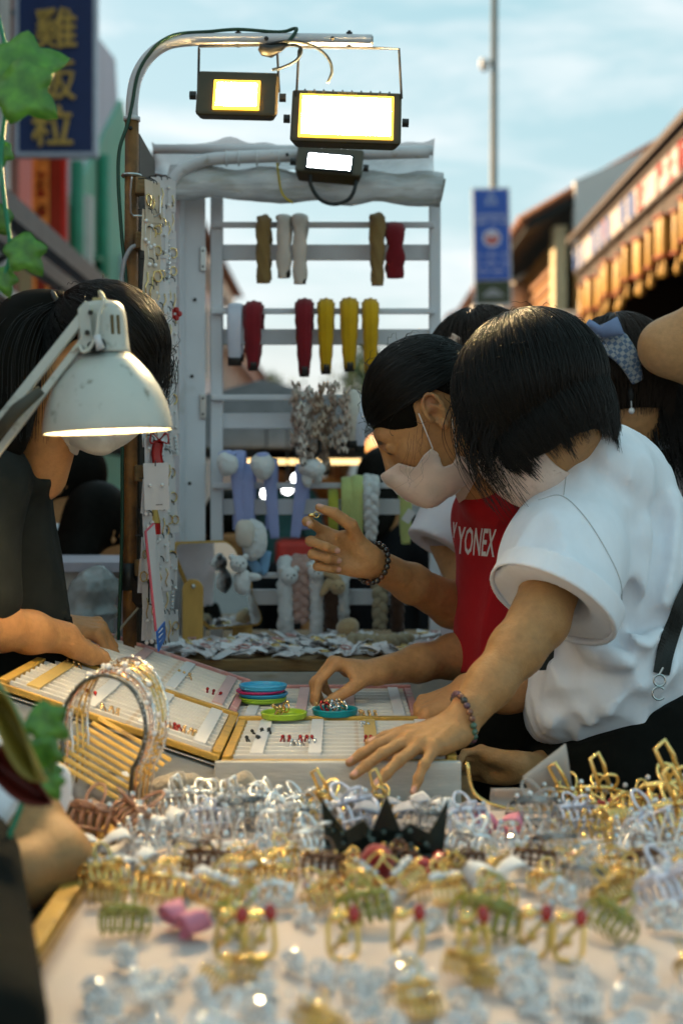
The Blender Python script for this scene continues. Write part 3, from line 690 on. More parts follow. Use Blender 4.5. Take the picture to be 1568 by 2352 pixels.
# hinged side panel (angled plank)
part('side_plank', MB().box((.055, .022, Z(432) - RZt), (X(446), DR - .03, (Z(432) + RZt) / 2), Euler((0, 0, .35)).to_matrix()), m_rackw, rk, bevel=.003)
part('side_plank', MB().box((.038, .02, Z(436) - RZt), (X(424) - .014, DR - .06, (Z(436) + RZt) / 2), Euler((0, 0, -.5)).to_matrix()), m_rackw, rk, bevel=.003)
part('stile', MB().box((.028, .03, Z(428) - RZt), (X(498), DR, (Z(428) + RZt) / 2)), m_rackw, rk, bevel=.003)
part('stile', MB().box((.026, .03, Z(405) - RZt), (X(998), DR, (Z(405) + RZt) / 2)), m_rackw, rk, bevel=.003)
rails = [(495, 552), (692, 747), (889, 941), (1090, 1139), (1295, 1347)]
for i, (va, vb) in enumerate(rails):
    part('rail_rod', MB().box((X(996) - X(488), .012, .013), ((X(996) + X(488)) / 2, DR - .024, Z(va))), m_rackw, rk, bevel=.002)
    part('rail_slat', MB().box((X(990) - X(508), .014, .036), ((X(990) + X(508)) / 2, DR + .012, Z(vb))), m_rackw, rk, bevel=.002)
for v in (575, 910):
    hg = part('hinge', MB().box((.012, .012, .055), (X(470), DR - .036, Z(v))), m_steel, rk, bevel=.001)
    for dz in (-.018, .018):
        o = obj('screw', MB().sphere((X(470), DR - .043, Z(v) + dz), .003, 6, 4), m_blk, hg)
for (u, v) in ((452, 668), (445, 842), (440, 1085), (436, 1240)):
    part('nail_hole', MB().cyl((X(u), DR - .0395, Z(v)), (X(u), DR - .046, Z(v)), .004, n=8), m_blk, rk)

# ---------------------------------------------------------------- rear bent pipe frame, rolled plastic sheet
DP = 3.15
pf = empty('pipe_frame', (X(375, DP), DP, 0)); tag(pf, 'white bent pipe frame above the rack', 'pipe frame')
def W(u, v, d): return at(u, v, d)
path = [W(376, 1500, DP), W(374, 700, DP), W(376, 480, DP), W(384, 420, DP), W(410, 372, DP), W(460, 345, DP), W(530, 336, DP), W(700, 330, DP), W(985, 322, DP)]
part('pipe', MB().tube([V(path[0].x, DP, 0)] + spline(path[1:], 5), .0145, 12), m_pipew, pf, smooth=True)
part('top_bar', MB().tube([W(352, 316, DP + .03), W(700, 318, DP + .03), W(994, 319, DP + .03)], .0105, 10), m_pipew, pf, smooth=True)
for u in (520, 548, 590, 640): part('strap', MB().tube(arc(W(u, 338 - (u - 520) * .02, DP), .016, 0, 360, 14, (0, 1, 0), (0, 0, 1))[:-1], .002, 5, closed=True), M('zip_tie', (.6, .6, .6), .4), pf)
part('pipe_hole', MB().sphere(W(660, 332, DP) - V(0, .0135, 0), .004), m_blk, pf)
m_film = M('grey_plastic_film', (.62, .61, .60), .24, var=.22, scale=12, stretch=(1, 4, 4), trans=.3, alpha=.9, spec=.6, bump=.8, bscale=14, col2=(.42, .40, .33), c2lo=.5, c2hi=.7, c2scale=10)
m_film2 = M('clear_film', (.80, .80, .82), .2, var=.1, scale=10, alpha=.5, spec=.6, bump=.8, bscale=16)
rl = empty('rolled_sheet', (X(700, DP), DP, Z(395, DP))); tag(rl, 'rolled up grey plastic rain sheet tied under the pipe frame', 'plastic roll')
pth = [W(388 + (1014 - 388) * k / 24, 392 + 18 * k / 24 + 3 * math.sin(k * 1.3), DP + .03) for k in range(25)]
part('roll', MB().sweep(pth, (0, 0, 1), [.036 + .004 * math.sin(k * .9) for k in range(25)], [.036 + .003 * math.sin(k * 1.4 + 1) for k in range(25)], 20, twist=.4, lob=3, amp=.05, noise=.02), m_film, rl, smooth=True)
def flap(a, b):
    u = 348 + 650 * a; v0, v1 = 300 + 8 * math.sin(a * 17) + 4 * math.sin(a * 41), 372 + 10 * math.sin(a * 9)
    p = at(u, v0 + (v1 - v0) * b, DP + .05); p.y += .05 * math.sin(b * 3.1) + .006 * math.sin(a * 60 + b * 4); return p
part('loose_flap', MB().grid(flap, 50, 8, .0012), m_film2, rl, smooth=True)
part('tie', MB().tube(spline([W(636, 348, DP - .02), W(640, 380, DP - .013), W(645, 410, DP - .010), W(655, 428, DP - .02), W(672, 440, DP - .025)], 4), .0025, 6), M('yellow_tie', (.5, .36, .02), .5), rl)
part('roll_core', MB().cyl(W(1013, 410, DP + .03), W(1018, 411, DP + .03), .026, n=16), M('core_brown', (.2, .17, .13), .8), rl)

# ---------------------------------------------------------------- front lamp post (rusty pole + white bent pipe)
DL = 2.62
lp = empty('lamp_post', (at(300, 0, DL).x, DL, 0)); tag(lp, 'rusty pole with white bent pipe carrying the floodlights', 'pole')
pb, pt = at(292, 1600, DL), at(303, 246, DL)
part('pole', MB().tube([V(pb.x, DL, 0), at(300, 900, DL), pt], .0128, 14), m_rust, lp, smooth=True)
bp_ = [at(303, 250, DL), at(304, 200, DL), at(314, 150, DL), at(340, 106, DL), at(380, 76, DL), at(430, 66, DL), at(520, 64, DL), at(700, 64, DL), at(854, 67, DL)]
part('bent_pipe', MB().tube(spline(bp_, 6), .0112, 14), m_pipew, lp, smooth=True)
part('pipe_end', MB().cyl(at(853, 67, DL), at(856.5, 67, DL), .0085, n=14), m_blk, lp)
part('collar', MB().cyl(at(303, 252, DL), at(303, 243, DL), .0155, n=14), m_pipew, lp, smooth=True)
for (u, v) in ((612, 66), (764, 66), (302, 272)): part('pipe_hole', MB().sphere(at(u, v, DL) - V(0, .0105 if v < 200 else .0115, 0), .0042), m_blk, lp)
for u in (547, 802):
    part('bolt', MB().cyl(at(u, 44, DL), at(u, 82, DL), .003, n=8).cyl(at(u, 52, DL), at(u, 48, DL), .0065, n=6).cyl(at(u, 80, DL), at(u, 76, DL), .0065, n=6), m_blk, lp)
for v in (395, 520, 668, 1052, 1268): 
    part('wood_block', MB().box((.020, .03, .03), at(323, v + 10, DL) + V(0, -.01, 0), Euler((0, 0, .3)).to_matrix()), m_oldwood, lp, bevel=.002)
part('tape_wrap', MB().cyl(at(296, 1268, DL), at(296, 1330, DL), .0165, n=14), m_blk, lp, smooth=True)
part('tape_flap', MB().grid(lambda a, b: at(304 + 40 * a, 1300 + 18 * math.sin(a * 3) + 55 * b, DL - .02 - .02 * a), 5, 5, .001), m_blk, lp)
part('tie_wire', MB().tube(spline([at(262, 1440, DL - .02), at(285, 1408, DL - .02), at(318, 1370, DL - .02), at(332, 1345, DL - .015)], 5), .0025, 6), M('tie_grey', (.3, .28, .22), .6), lp)
hk = empty('bent_hook', at(335, 460, DL)); tag(hk, 'steel wire hook clamped near the top of the rusty pole', 'hook')
part('wire', MB().tube([at(302, 380, DL - .016), at(299, 420, DL - .016), at(300, 462, DL - .016), at(306, 470, DL - .016), at(360, 471, DL - .016), at(367, 464, DL - .016), at(368, 425, DL - .016)], .0022, 6), m_steel, hk)
part('clamp', MB().tube(arc(at(302, 378, DL), .0165, 0, 360, 14, (1, 0, 0), (0, 1, 0))[:-1], .003, 6, closed=True).sphere(at(318, 378, DL), .005), m_steel, hk)

gc = obj('green_cable', MB().tube(spline([at(272, 1445, DL - .02), at(280, 1200, DL - .02), at(281, 1000, DL - .02), at(285, 850, DL - .02), at(290, 640, DL - .02), at(280, 520, DL - .02), at(272, 400, DL - .02), at(274, 320, DL - .02), at(292, 262, DL - .018), at(303, 215, DL - .014), at(318, 140, DL - .014), at(352, 85, DL - .012), at(385, 60, DL - .012), at(420, 50, DL - .006), at(480, 46, DL - .004), at(548, 41, DL - .004), at(640, 47, DL - .004), at(676, 39, DL - .004), at(680, 44, DL - .01), at(668, 62, DL - .014), at(655, 74, DL - .012)], 6), .0034, 8), m_cab, smooth=True)
tag(gc, 'dark green cable taped along the bent pipe', 'cable')
gc2 = obj('grey_cable', MB().tube(spline([at(276, 720, DL - .02), at(278, 640, DL - .02), at(284, 580, DL - .025), at(300, 545, DL - .025), at(322, 536, DL - .02)], 6), .004, 8), M('grey_cable', (.35, .34, .35), .5), smooth=True)
tag(gc2, 'thick grey cable looping round the rusty pole', 'cable')
jb = empty('cable_junction', at(620, 85, DL)); tag(jb, 'black taped cable joint hanging under the bent pipe', 'cable joint')
part('joint', MB().sweep([at(596, 82, DL - .012), at(606, 88, DL - .012), at(622, 92, DL - .012), at(640, 84, DL - .012), at(656, 76, DL - .012)], (0, 0, 1), [.006, .011, .012, .009, .004], [.006, .010, .010, .008, .004], 10, noise=.12), m_blk, jb, smooth=True)
part('cable', MB().tube(spline([at(640, 80, DL - .012), at(680, 78, DL - .012), at(692, 90, DL - .015), at(680, 112, DL - .02), at(650, 128, DL - .02), at(625, 134, DL - .02)], 6), .0028, 7), m_bcab, jb, smooth=True)
part('cable', MB().tube(spline([at(610, 76, DL - .012), at(660, 68, DL - .016), at(712, 76, DL - .016), at(750, 102, DL - .02), at(762, 135, DL - .02), at(752, 165, DL - .02)], 6), .0028, 7), m_bcab, jb, smooth=True)

# ---------------------------------------------------------------- floodlights
m_floodbody = M('flood_housing', (.05, .034, .010), .42, var=.2)
def flood(name, label, pts, d, tilt, pw, emit_col, estr, thick, bracket, ledrect, roll, lens_mat=None, fins=0, painted_glow=None):
    """body centre at pixel pts, size pw=(w,h) metres, tilted downwards"""
    c = at(pts[0], pts[1], d)
    e = empty('floodlight', c); tag(e, label, 'floodlight', 'floodlights')
    rot = Matrix.Rotation(roll, 4, 'Y') @ Matrix.Rotation(-tilt, 4, 'X')     # front face normal -Y then tipped down
    w, h = pw
    pv = empty('tmp'); bpy.data.objects.remove(pv)
    def L(mb, nm, mat, **k):
        o = obj(nm, mb, mat, e, **k); o.matrix_local = rot; return o
    body = MB(); sl = .88
    body.add([(-w / 2, 0, -h / 2), (w / 2, 0, -h / 2), (w / 2, 0, h / 2), (-w / 2, 0, h / 2), (-w * sl / 2, thick, -h * .42), (w * sl / 2, thick, -h * .42), (w * sl / 2, thick, h * .42), (-w * sl / 2, thick, h * .42)],
             [(0, 1, 2, 3), (7, 6, 5, 4), (0, 4, 5, 1), (1, 5, 6, 2), (2, 6, 7, 3), (3, 7, 4, 0)])
    L(body, 'housing', m_floodbody, bevel=.006)
    lx, lz, lw, lh = ledrect
    fr = MB(); t = .006
    for s in (-1, 1):
        fr.box((t, .006, lh + 2 * t), (lx + s * (lw / 2 + t / 2), -.003, lz)); fr.box((lw, .006, t), (lx, -.003, lz + s * (lh / 2 + t / 2)))
    L(fr, 'lens_frame', painted_glow or m_blk, bevel=.001)  # amber emissive frame: spill of the lamp painted on, no source itself
    led = M(name + '_led', (.9, .85, .7), .4, var=0, emit=emit_col, estr=estr)
    L(MB().box((lw, .003, lh), (lx, -.0022, lz)), 'led_panel', led)
    for k in range(fins): L(MB().box((.003, thick * .5, .01), (-w * .38 + w * .76 * k / (fins - 1), thick * .5, h / 2 + .002)), 'fin', m_blk)
    for s in (-1, 1): L(MB().cyl((s * w / 2, thick * .4, 0), (s * (w / 2 + .012), thick * .4, 0), .008, n=10), 'pivot_knob', m_blk)
    if bracket:
        br = [p - c for p in bracket]
        o = obj('bracket', MB().tube(br, .0026, 6), m_blk, e)
    return e, rot
f1, r1 = flood('flood_small', 'small square floodlight with amber glow painted on its rim under the bent pipe', (545, 186), DL - .03, R(22), (.152, .098), (1, .68, .28), 340, .03,
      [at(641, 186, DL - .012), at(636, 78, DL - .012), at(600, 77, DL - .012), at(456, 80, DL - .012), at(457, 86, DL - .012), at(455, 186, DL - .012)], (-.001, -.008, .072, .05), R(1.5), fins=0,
      painted_glow=M('amber_glow_rim', (.75, .45, .05), .35, var=.05, emit=(1, .55, .04), estr=1.1))
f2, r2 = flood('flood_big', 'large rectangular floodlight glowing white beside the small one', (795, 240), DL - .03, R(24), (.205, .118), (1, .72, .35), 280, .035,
      [at(922, 200, DL - .012), at(916, 86, DL - .012), at(860, 84, DL - .012), at(690, 82, DL - .012), at(686, 90, DL - .012), at(680, 205, DL - .012)], (0, -.004, .160, .083), R(2.0), fins=10, painted_glow=M('amber_glow_rim2', (.5, .30, .05), .4, var=.05, emit=(1, .58, .06), estr=.7))
for tx, x in (('IP66', .065), ('FEEL-LIFE', .0), ('50W', -.065)):
    t = text('lettering', tx, .009, M('amber_print', (.5, .3, .06), .5), f2, None, extrude=.0003); t.matrix_local = r2 @ Matrix.Translation((-x, -.0015, .049)) @ FACE_CAM @ Matrix.Rotation(math.pi, 4, 'Z') @ Matrix.Diagonal((1, 1, 1, 1))
f3, r3 = flood('flood_white', 'small cool white floodlight clamped on the rear pipe', (757, 340), DP - .05, R(34), (.148, .085), (.9, .97, 1), 22, .04, None, (.0, -.012, .092, .042), R(5))
lc = obj('lamp_cable', MB().tube(spline([at(713, 368, DP - .06), at(714, 400, DP - .06), at(735, 432, DP - .06), at(768, 443, DP - .06), at(800, 432, DP - .06), at(815, 405, DP - .06), at(818, 372, DP - .05)], 6), .0042, 8), m_bcab, smooth=True)
tag(lc, 'black cable loop hanging below the cool white floodlight', 'cable')
# ---------------------------------------------------------------- smooth bodies: signed distance fields meshed with surface nets
_RN = np.random.RandomState(3).rand(32, 32, 32).astype('f')
def noise3(x, y, z):
    xi, yi, zi = np.floor(x).astype(int), np.floor(y).astype(int), np.floor(z).astype(int)
    fx, fy, fz = x - xi, y - yi, z - zi
    fx, fy, fz = fx * fx * (3 - 2 * fx), fy * fy * (3 - 2 * fy), fz * fz * (3 - 2 * fz)
    xi, yi, zi = xi & 31, yi & 31, zi & 31; x2, y2, z2 = (xi + 1) & 31, (yi + 1) & 31, (zi + 1) & 31
    def L(a, b, t): return a + (b - a) * t
    return L(L(L(_RN[xi, yi, zi], _RN[x2, yi, zi], fx), L(_RN[xi, y2, zi], _RN[x2, y2, zi], fx), fy),
             L(L(_RN[xi, yi, z2], _RN[x2, yi, z2], fx), L(_RN[xi, y2, z2], _RN[x2, y2, z2], fx), fy), fz) - .5

class Field:
    def __init__(s, lo, hi, h):
        s.lo = np.array(lo, 'f'); s.h = h; s.n = np.maximum(4, np.ceil((np.array(hi) - s.lo) / h).astype(int) + 1)
        s.ax = [s.lo[i] + np.arange(s.n[i], dtype='f') * h for i in range(3)]
        s.d = np.full(tuple(s.n), .08, 'f')
    def sub(s, lo, hi):
        i0 = [max(0, int((lo[k] - s.lo[k]) / s.h) - 1) for k in range(3)]
        i1 = [min(int(s.n[k]), int((hi[k] - s.lo[k]) / s.h) + 3) for k in range(3)]
        if any(b <= a for a, b in zip(i0, i1)): return None, None
        sl = tuple(slice(a, b) for a, b in zip(i0, i1))
        return sl, np.meshgrid(*[s.ax[k][sl[k]] for k in range(3)], indexing='ij', sparse=True)
    def comb(s, sl, d, k, op):
        o = s.d[sl]
        if op == 'u':
            if k > 0:
                hh = np.maximum(k - np.abs(o - d), 0) / k; s.d[sl] = np.minimum(o, d) - hh * hh * k * .25
            else: s.d[sl] = np.minimum(o, d)
        elif op == 's':
            d = -d
            if k > 0:
                hh = np.maximum(k - np.abs(o - d), 0) / k; s.d[sl] = np.maximum(o, d) + hh * hh * k * .25
            else: s.d[sl] = np.maximum(o, d)
    def cone(s, a, b, ra, rb, k=.0, op='u', flat=None, fs=1.0):
        """tapered capsule; flat: direction in which the section is squeezed by fs (<1)"""
        a, b = np.array(a, 'f'), np.array(b, 'f'); m = max(ra, rb) * max(1, 1 / 1) + k + 4 * s.h
        sl, g = s.sub(np.minimum(a, b) - m, np.maximum(a, b) + m)
        if sl is None: return s
        ab = b - a; L = float(ab @ ab) + 1e-12
        px, py, pz = g[0] - a[0], g[1] - a[1], g[2] - a[2]
        t = np.clip((px * ab[0] + py * ab[1] + pz * ab[2]) / L, 0, 1)
        qx, qy, qz = px - ab[0] * t, py - ab[1] * t, pz - ab[2] * t
        q2 = qx * qx + qy * qy + qz * qz
        if flat is not None:
            f = np.array(flat, 'f'); f = f / np.linalg.norm(f); w = qx * f[0] + qy * f[1] + qz * f[2]
            q2 = q2 + w * w * (1 / fs ** 2 - 1)
        d = np.sqrt(q2) - (ra + (rb - ra) * t)
        if flat is not None: d = d * (.5 + .5 * fs)
        s.comb(sl, d, k, op); return s
    def chain(s, pts, rs, k=.0, op='u', flat=None, fs=1.0):
        for i in range(len(pts) - 1): s.cone(pts[i], pts[i + 1], rs[i], rs[i + 1], k, op, flat, fs)
        return s
    def ell(s, c, r, rot=None, k=.0, op='u'):
        c = np.array(c, 'f'); m = max(r) + k + 4 * s.h
        sl, g = s.sub(c - m, c + m)
        if sl is None: return s
        px, py, pz = g[0] - c[0], g[1] - c[1], g[2] - c[2]
        if rot is not None:
            Rm = np.array(rot, 'f')   # columns = local axes
            px, py, pz = (px * Rm[0, i] + py * Rm[1, i] + pz * Rm[2, i] for i in range(3))
        k0 = np.sqrt((px / r[0]) ** 2 + (py / r[1]) ** 2 + (pz / r[2]) ** 2)
        k1 = np.sqrt((px / r[0] ** 2) ** 2 + (py / r[1] ** 2) ** 2 + (pz / r[2] ** 2) ** 2) + 1e-9
        d = k0 * (k0 - 1) / k1; d = np.where(k0 < .2, -min(r) * .9, d)
        s.comb(sl, d.astype('f'), k, op); return s
    def plane(s, p, n, k=.0):
        """keep the side against the normal"""
        n = np.array(n, 'f'); n = n / np.linalg.norm(n); p = np.array(p, 'f')
        g = np.meshgrid(*s.ax, indexing='ij', sparse=True)
        d = (g[0] - p[0]) * n[0] + (g[1] - p[1]) * n[1] + (g[2] - p[2]) * n[2]
        o = s.d
        if k > 0:
            hh = np.maximum(k - np.abs(o - d), 0) / k; s.d = np.maximum(o, d) + hh * hh * k * .25
        else: s.d = np.maximum(o, d)
        return s
    def fn(s, f):
        """d += f(x,y,z) evaluated near the surface only"""
        m = np.abs(s.d) < .03
        i = np.nonzero(m); s.d[m] += f(s.ax[0][i[0]], s.ax[1][i[1]], s.ax[2][i[2]]).astype('f'); return s
    def mesh_arrays(s):
        d = s.d; ins = d < 0
        c = ins[:-1, :-1, :-1].astype('i1')
        cnt = np.zeros(tuple(np.array(d.shape) - 1), 'i1')
        for dx in (0, 1):
            for dy in (0, 1):
                for dz in (0, 1):
                    cnt += ins[dx:d.shape[0] - 1 + dx, dy:d.shape[1] - 1 + dy, dz:d.shape[2] - 1 + dz]
        act = (cnt > 0) & (cnt < 8); I = np.array(np.nonzero(act)).T
        if not len(I): return np.zeros((0, 3), 'f'), np.zeros((0, 4), int)
        idx = np.full(act.shape, -1, int); idx[act] = np.arange(len(I))
        acc = np.zeros((len(I), 3), 'f'); nn = np.zeros(len(I), 'f')
        cor = [np.array((a, b, e)) for a in (0, 1) for b in (0, 1) for e in (0, 1)]
        for a in cor:
            for ax in range(3):
                if a[ax]: continue
                b = a.copy(); b[ax] = 1
                A, B = I + a, I + b
                da, db = d[A[:, 0], A[:, 1], A[:, 2]], d[B[:, 0], B[:, 1], B[:, 2]]
                x = (da < 0) != (db < 0); t = np.where(x, da / np.where(x, da - db, 1), 0)
                p = np.tile(a.astype('f'), (len(I), 1)); p[:, ax] += t
                acc[x] += p[x]; nn[x] += 1
        Vv = (I + acc / nn[:, None]) * s.h + s.lo
        F = []
        for ax in range(3):
            o1, o2 = (ax + 1) % 3, (ax + 2) % 3
            sa = [slice(None)] * 3; sb = [slice(None)] * 3; sa[ax] = slice(0, -1); sb[ax] = slice(1, None)
            for q in (sa, sb): q[o1] = slice(1, -1); q[o2] = slice(1, -1)
            A, B = ins[tuple(sa)], ins[tuple(sb)]
            for flip, m in ((False, A & ~B), (True, ~A & B)):
                J = np.array(np.nonzero(m)).T
                if not len(J): continue
                J[:, o1] += 1; J[:, o2] += 1
                def cell(e1, e2):
                    K = J.copy(); K[:, o1] -= e1; K[:, o2] -= e2; return idx[K[:, 0], K[:, 1], K[:, 2]]
                q = np.stack([cell(1, 1), cell(0, 1), cell(0, 0), cell(1, 0)], 1)
                F.append(q[:, ::-1] if flip else q)
        F = np.concatenate(F); F = F[(F >= 0).all(1)]
        return Vv, F

def relax(Vv, F, it=2, lam=.5):
    n = len(Vv); e = np.concatenate([F[:, [0, 1]], F[:, [1, 2]], F[:, [2, 3]], F[:, [3, 0]]])
    for _ in range(it):
        s = np.zeros_like(Vv); c = np.zeros(n, 'f')
        for a, b in ((0, 1), (1, 0)):
            for k in range(3): s[:, k] += np.bincount(e[:, a], Vv[e[:, b], k], n)
            c += np.bincount(e[:, a], minlength=n)
        Vv = Vv + lam * (s / np.maximum(c, 1)[:, None] - Vv)
    return Vv
def to_mesh(name, fields, smooth_it=2, tints=None):
    """join one or more fields into one mesh; tints = [(point, radius, rgb, strength)]"""
    VV, FF, o = [], [], 0
    for f in fields:
        v, q = f.mesh_arrays()
        if not len(v): continue
        v = relax(v, q, smooth_it) if smooth_it else v
        VV.append(v); FF.append(q + o); o += len(v)
    v = np.concatenate(VV).astype('f'); q = np.concatenate(FF)
    me = bpy.data.meshes.new(name); me.vertices.add(len(v)); me.vertices.foreach_set('co', v.ravel())
    me.loops.add(len(q) * 4); me.loops.foreach_set('vertex_index', q.ravel().astype('i'))
    me.polygons.add(len(q)); me.polygons.foreach_set('loop_start', np.arange(0, len(q) * 4, 4, dtype='i')); me.polygons.foreach_set('loop_total', np.full(len(q), 4, 'i'))
    me.polygons.foreach_set('use_smooth', np.ones(len(q), bool)); me.update(calc_edges=True); me.validate()
    if tints is not None:
        col = np.zeros((len(v), 4), 'f')
        for (p, r, c, a) in tints:
            if hasattr(r, '__call__'): w = np.clip(r(v), 0, 1)
            else: w = np.clip(1.4 * (1 - np.linalg.norm(v - np.array(p, 'f'), axis=1) / r), 0, 1)
            w = w * a; 
            al = np.maximum(col[:, 3], 1e-6)
            col[:, :3] = col[:, :3] * (1 - w[:, None]) + np.array(c, 'f') * w[:, None] if True else col[:, :3]
            col[w > 0, :3] = np.array(c, 'f'); col[:, 3] = np.maximum(col[:, 3], w)
        at_ = me.attributes.new('tint', 'FLOAT_COLOR', 'POINT'); at_.data.foreach_set('color', col.ravel())
    return me

# ---------------------------------------------------------------- hands
FL = [(.044, .026, .022), (.048, .030, .023), (.045, .028, .023), (.036, .021, .020)]      # index .. little finger
def hand(F, W, fwd, nrm, curls, thumb, s=1.0, spread=(.10, .03, -.05, -.14), nails=None, fr=1.0, elbow=None, wr=.026, palm_k=.012):
    """adds a hand to field F. W wrist, fwd to the knuckles, nrm back of the hand; thumb side = as given by thumb['side'] vector sign."""
    fwd = Vector(fwd).normalized(); nrm = Vector(nrm); nrm = (nrm - fwd * nrm.dot(fwd)).normalized()
    T = fwd.cross(nrm) * thumb.get('side', 1)
    W = Vector(W)
    def P(a, b, c): return W + (fwd * a + T * b + nrm * c) * s
    # palm: three fanned flat cones
    for (b0, b1, l, r0, r1) in ((.012, .024, .082, .017, .013), (.002, .006, .086, .018, .013), (-.008, -.014, .080, .017, .0125), (-.015, -.029, .072, .015, .0115)):
        F.cone(P(0, b0 * .9, -.002), P(l, b1, 0), r0 * s, r1 * s, palm_k, flat=nrm, fs=.86)
    F.cone(P(.012, .016, -.012), P(.05, .030, -.013), .016 * s, .012 * s, .012)      # thumb mound
    F.cone(P(.015, -.018, -.010), P(.055, -.024, -.009), .013 * s, .011 * s, .012)
    for (b1, l) in ((.024, .078), (.0075, .084), (-.0115, .079), (-.028, .070)):      # tendons and knuckles
        F.cone(P(.012, b1 * .35, .0105), P(l, b1, .0095), .0022 * s, .0030 * s, .004)
        F.ell(P(l + .004, b1, .0065), (.0078 * s,) * 3, k=.005)
    F.chain([P(.0, -.006, .0135), P(.022, -.013, .0135), P(.045, -.019, .012), P(.06, -.0205, .0105)], [.0016 * s] * 4, .003); F.chain([P(.022, -.013, .0135), P(.05, -.004, .0125), P(.064, -.002, .011)], [.0015 * s] * 3, .003)
    tips = []
    bs = ((.026, .084), (.0075, .090), (-.0125, .085), (-.0305, .075))
    for i in range(4):
        b, l = bs[i]; p = P(l, b, .001); 
        sp = spread[i]
        dirv = (fwd * math.cos(sp) + T * math.sin(sp)).normalized()
        axis = dirv.cross(nrm).normalized()     # bending turns dir towards -nrm
        ang = 0; r = [.0096, .0086, .0078, .0064] if i < 3 else [.0084, .0076, .0068, .0056]
        F.sphere_k = 0
        for j in range(3):
            ang += curls[i][j]
            dd = dirv * math.cos(ang) - nrm * math.sin(ang)
            q = p + dd * (FL[i][j] * s)
            F.cone(p, q, r[j] * s * fr, r[j + 1] * s * fr, .006 if j == 0 else .0025)
            if j < 2: F.ell(q + (dirv * math.sin(ang) * .0 + nrm * 0), (r[j + 1] * s * fr * 1.06,) * 3, k=.003)
            pn = (dirv * math.sin(ang) + nrm * math.cos(ang))
            p = q
        tips.append((p, dd, pn))
        if nails is not None: nails.append((p + pn * (.0058 * s) - dd * (.002 * s), .0072 * s, (.66, .36, .29), .9))
    th = thumb['dirs']; p = P(.020, .024, -.010); rr = [.0135, .0115, .0098, .0075]; ln = thumb.get('len', (.042, .032, .026))
    for j in range(3):
        a, b, c = th[j]; dd = (fwd * a + T * b + nrm * c).normalized(); q = p + dd * (ln[j] * s)
        F.cone(p, q, rr[j] * s, rr[j + 1] * s, .010 if j == 0 else .003)
        p = q
    if nails is not None:
        up = (nrm - dd * nrm.dot(dd)).normalized() if thumb.get('nail') is None else Vector(thumb['nail']).normalized()
        nails.append((p + up * (.0065 * s) - dd * (.003 * s), .0085 * s, (.66, .36, .29), .9))
    return tips, p
def limb(F, S, E, Wp, rs, k=.02, bulge=True):
    """upper arm S->E, forearm E->W; rs = (shoulder, above elbow, elbow, forearm belly, wrist)"""
    S, E, Wp = Vector(S), Vector(E), Vector(Wp)
    F.chain([S, S.lerp(E, .45), E], [rs[0], rs[0] * .98, rs[1]], k)
    F.chain([E, E.lerp(Wp, .28), E.lerp(Wp, .62), Wp], [rs[2], rs[3], (rs[3] * .45 + rs[4] * .55) * 1.02, rs[4]], k)
def bbox(pts, m):
    a = np.array([tuple(p) for p in pts], 'f'); return a.min(0) - m, a.max(0) + m

# ---------------------------------------------------------------- heads (local frame: x side, y forward, z up; centre between the ears)
def head_field(h=.0028, neck=None, eyes=True):
    lo, hi = np.array((-.10, -.13, -.17)), np.array((.10, .14, .15))
    if neck is not None: lo = np.minimum(lo, np.array(neck) - .08); hi = np.maximum(hi, np.array(neck) + .08)
    F = Field(lo, hi, h)
    F.ell((0, -.012, .030), (.074, .095, .092), k=.0)
    F.ell((0, .030, -.030), (.060, .066, .080), k=.03)
    F.ell((0, .048, -.082), (.045, .040, .042), k=.025)
    F.ell((0, .082, -.104), (.018, .014, .015), k=.02)           # chin
    F.ell((0, .082, .020), (.045, .016, .018), k=.02)            # brow
    for s in (-1, 1):
        F.ell((s * .040, .060, -.032), (.020, .020, .018), k=.02)   # cheek
        F.ell((s * .030, .098, -.002), (.017, .013, .011), k=.010, op='s')    # socket
        if eyes:
            F.ell((s * .030, .082, -.003), (.0135, .0135, .0135), k=.002)
            F.cone((s * .018, .0945, .004), (s * .043, .088, .003), .0034, .0034, .003)     # lid
    F.cone((0, .094, .008), (0, .107, -.030), .0075, .0105, .010)
    F.ell((0, .108, -.036), (.0115, .012, .010), k=.008)
    for s in (-1, 1): F.ell((s * .011, .099, -.039), (.008, .010, .0075), k=.006)
    F.ell((0, .094, -.066), (.024, .010, .006), k=.006); F.ell((0, .093, -.075), (.020, .010, .006), k=.006)
    for s in (-1, 1):                                             # ears: plate, outer rim, inner fold, lobe, tragus
        rot = Euler((R(-12), 0, s * R(-20))).to_matrix()
        F.ell((s * .0715, -.011, -.003), (.005, .017, .028), rot, k=.006)
        rim = [(s * (.078 + .004 * math.sin(R(a)) * .5), -.012 - .016 * math.cos(R(a)) - .004 * math.sin(R(a)), .001 + .028 * math.sin(R(a))) for a in range(-50, 201, 25)]
        F.chain(rim, [.0034] * len(rim), .003)
        F.chain([(s * .0765, -.019, -.018), (s * .0775, -.021, -.002), (s * .077, -.014, .010)], [.0028, .003, .0026], .003)
        F.ell((s * .0775, -.006, -.009), (.006, .0075, .011), rot, k=.003, op='s')
        F.ell((s * .0755, -.009, -.029), (.0055, .0075, .009), k=.005)
        F.ell((s * .0765, .003, -.009), (.004, .004, .006), k=.003)
    if neck is not None:
        F.cone((0, -.030, -.05), tuple(neck), .048, .054, .03)
    return F
def in_poly(fy, fz, poly):
    n = len(poly); r = np.zeros(fy.shape, bool); j = n - 1
    for i in range(n):
        yi, zi = poly[i]; yj, zj = poly[j]
        c = ((zi > fz) != (zj > fz)) & (fy < (yj - yi) * (fz - zi) / (zj - zi + 1e-9) + yi); r ^= c; j = i
    return r
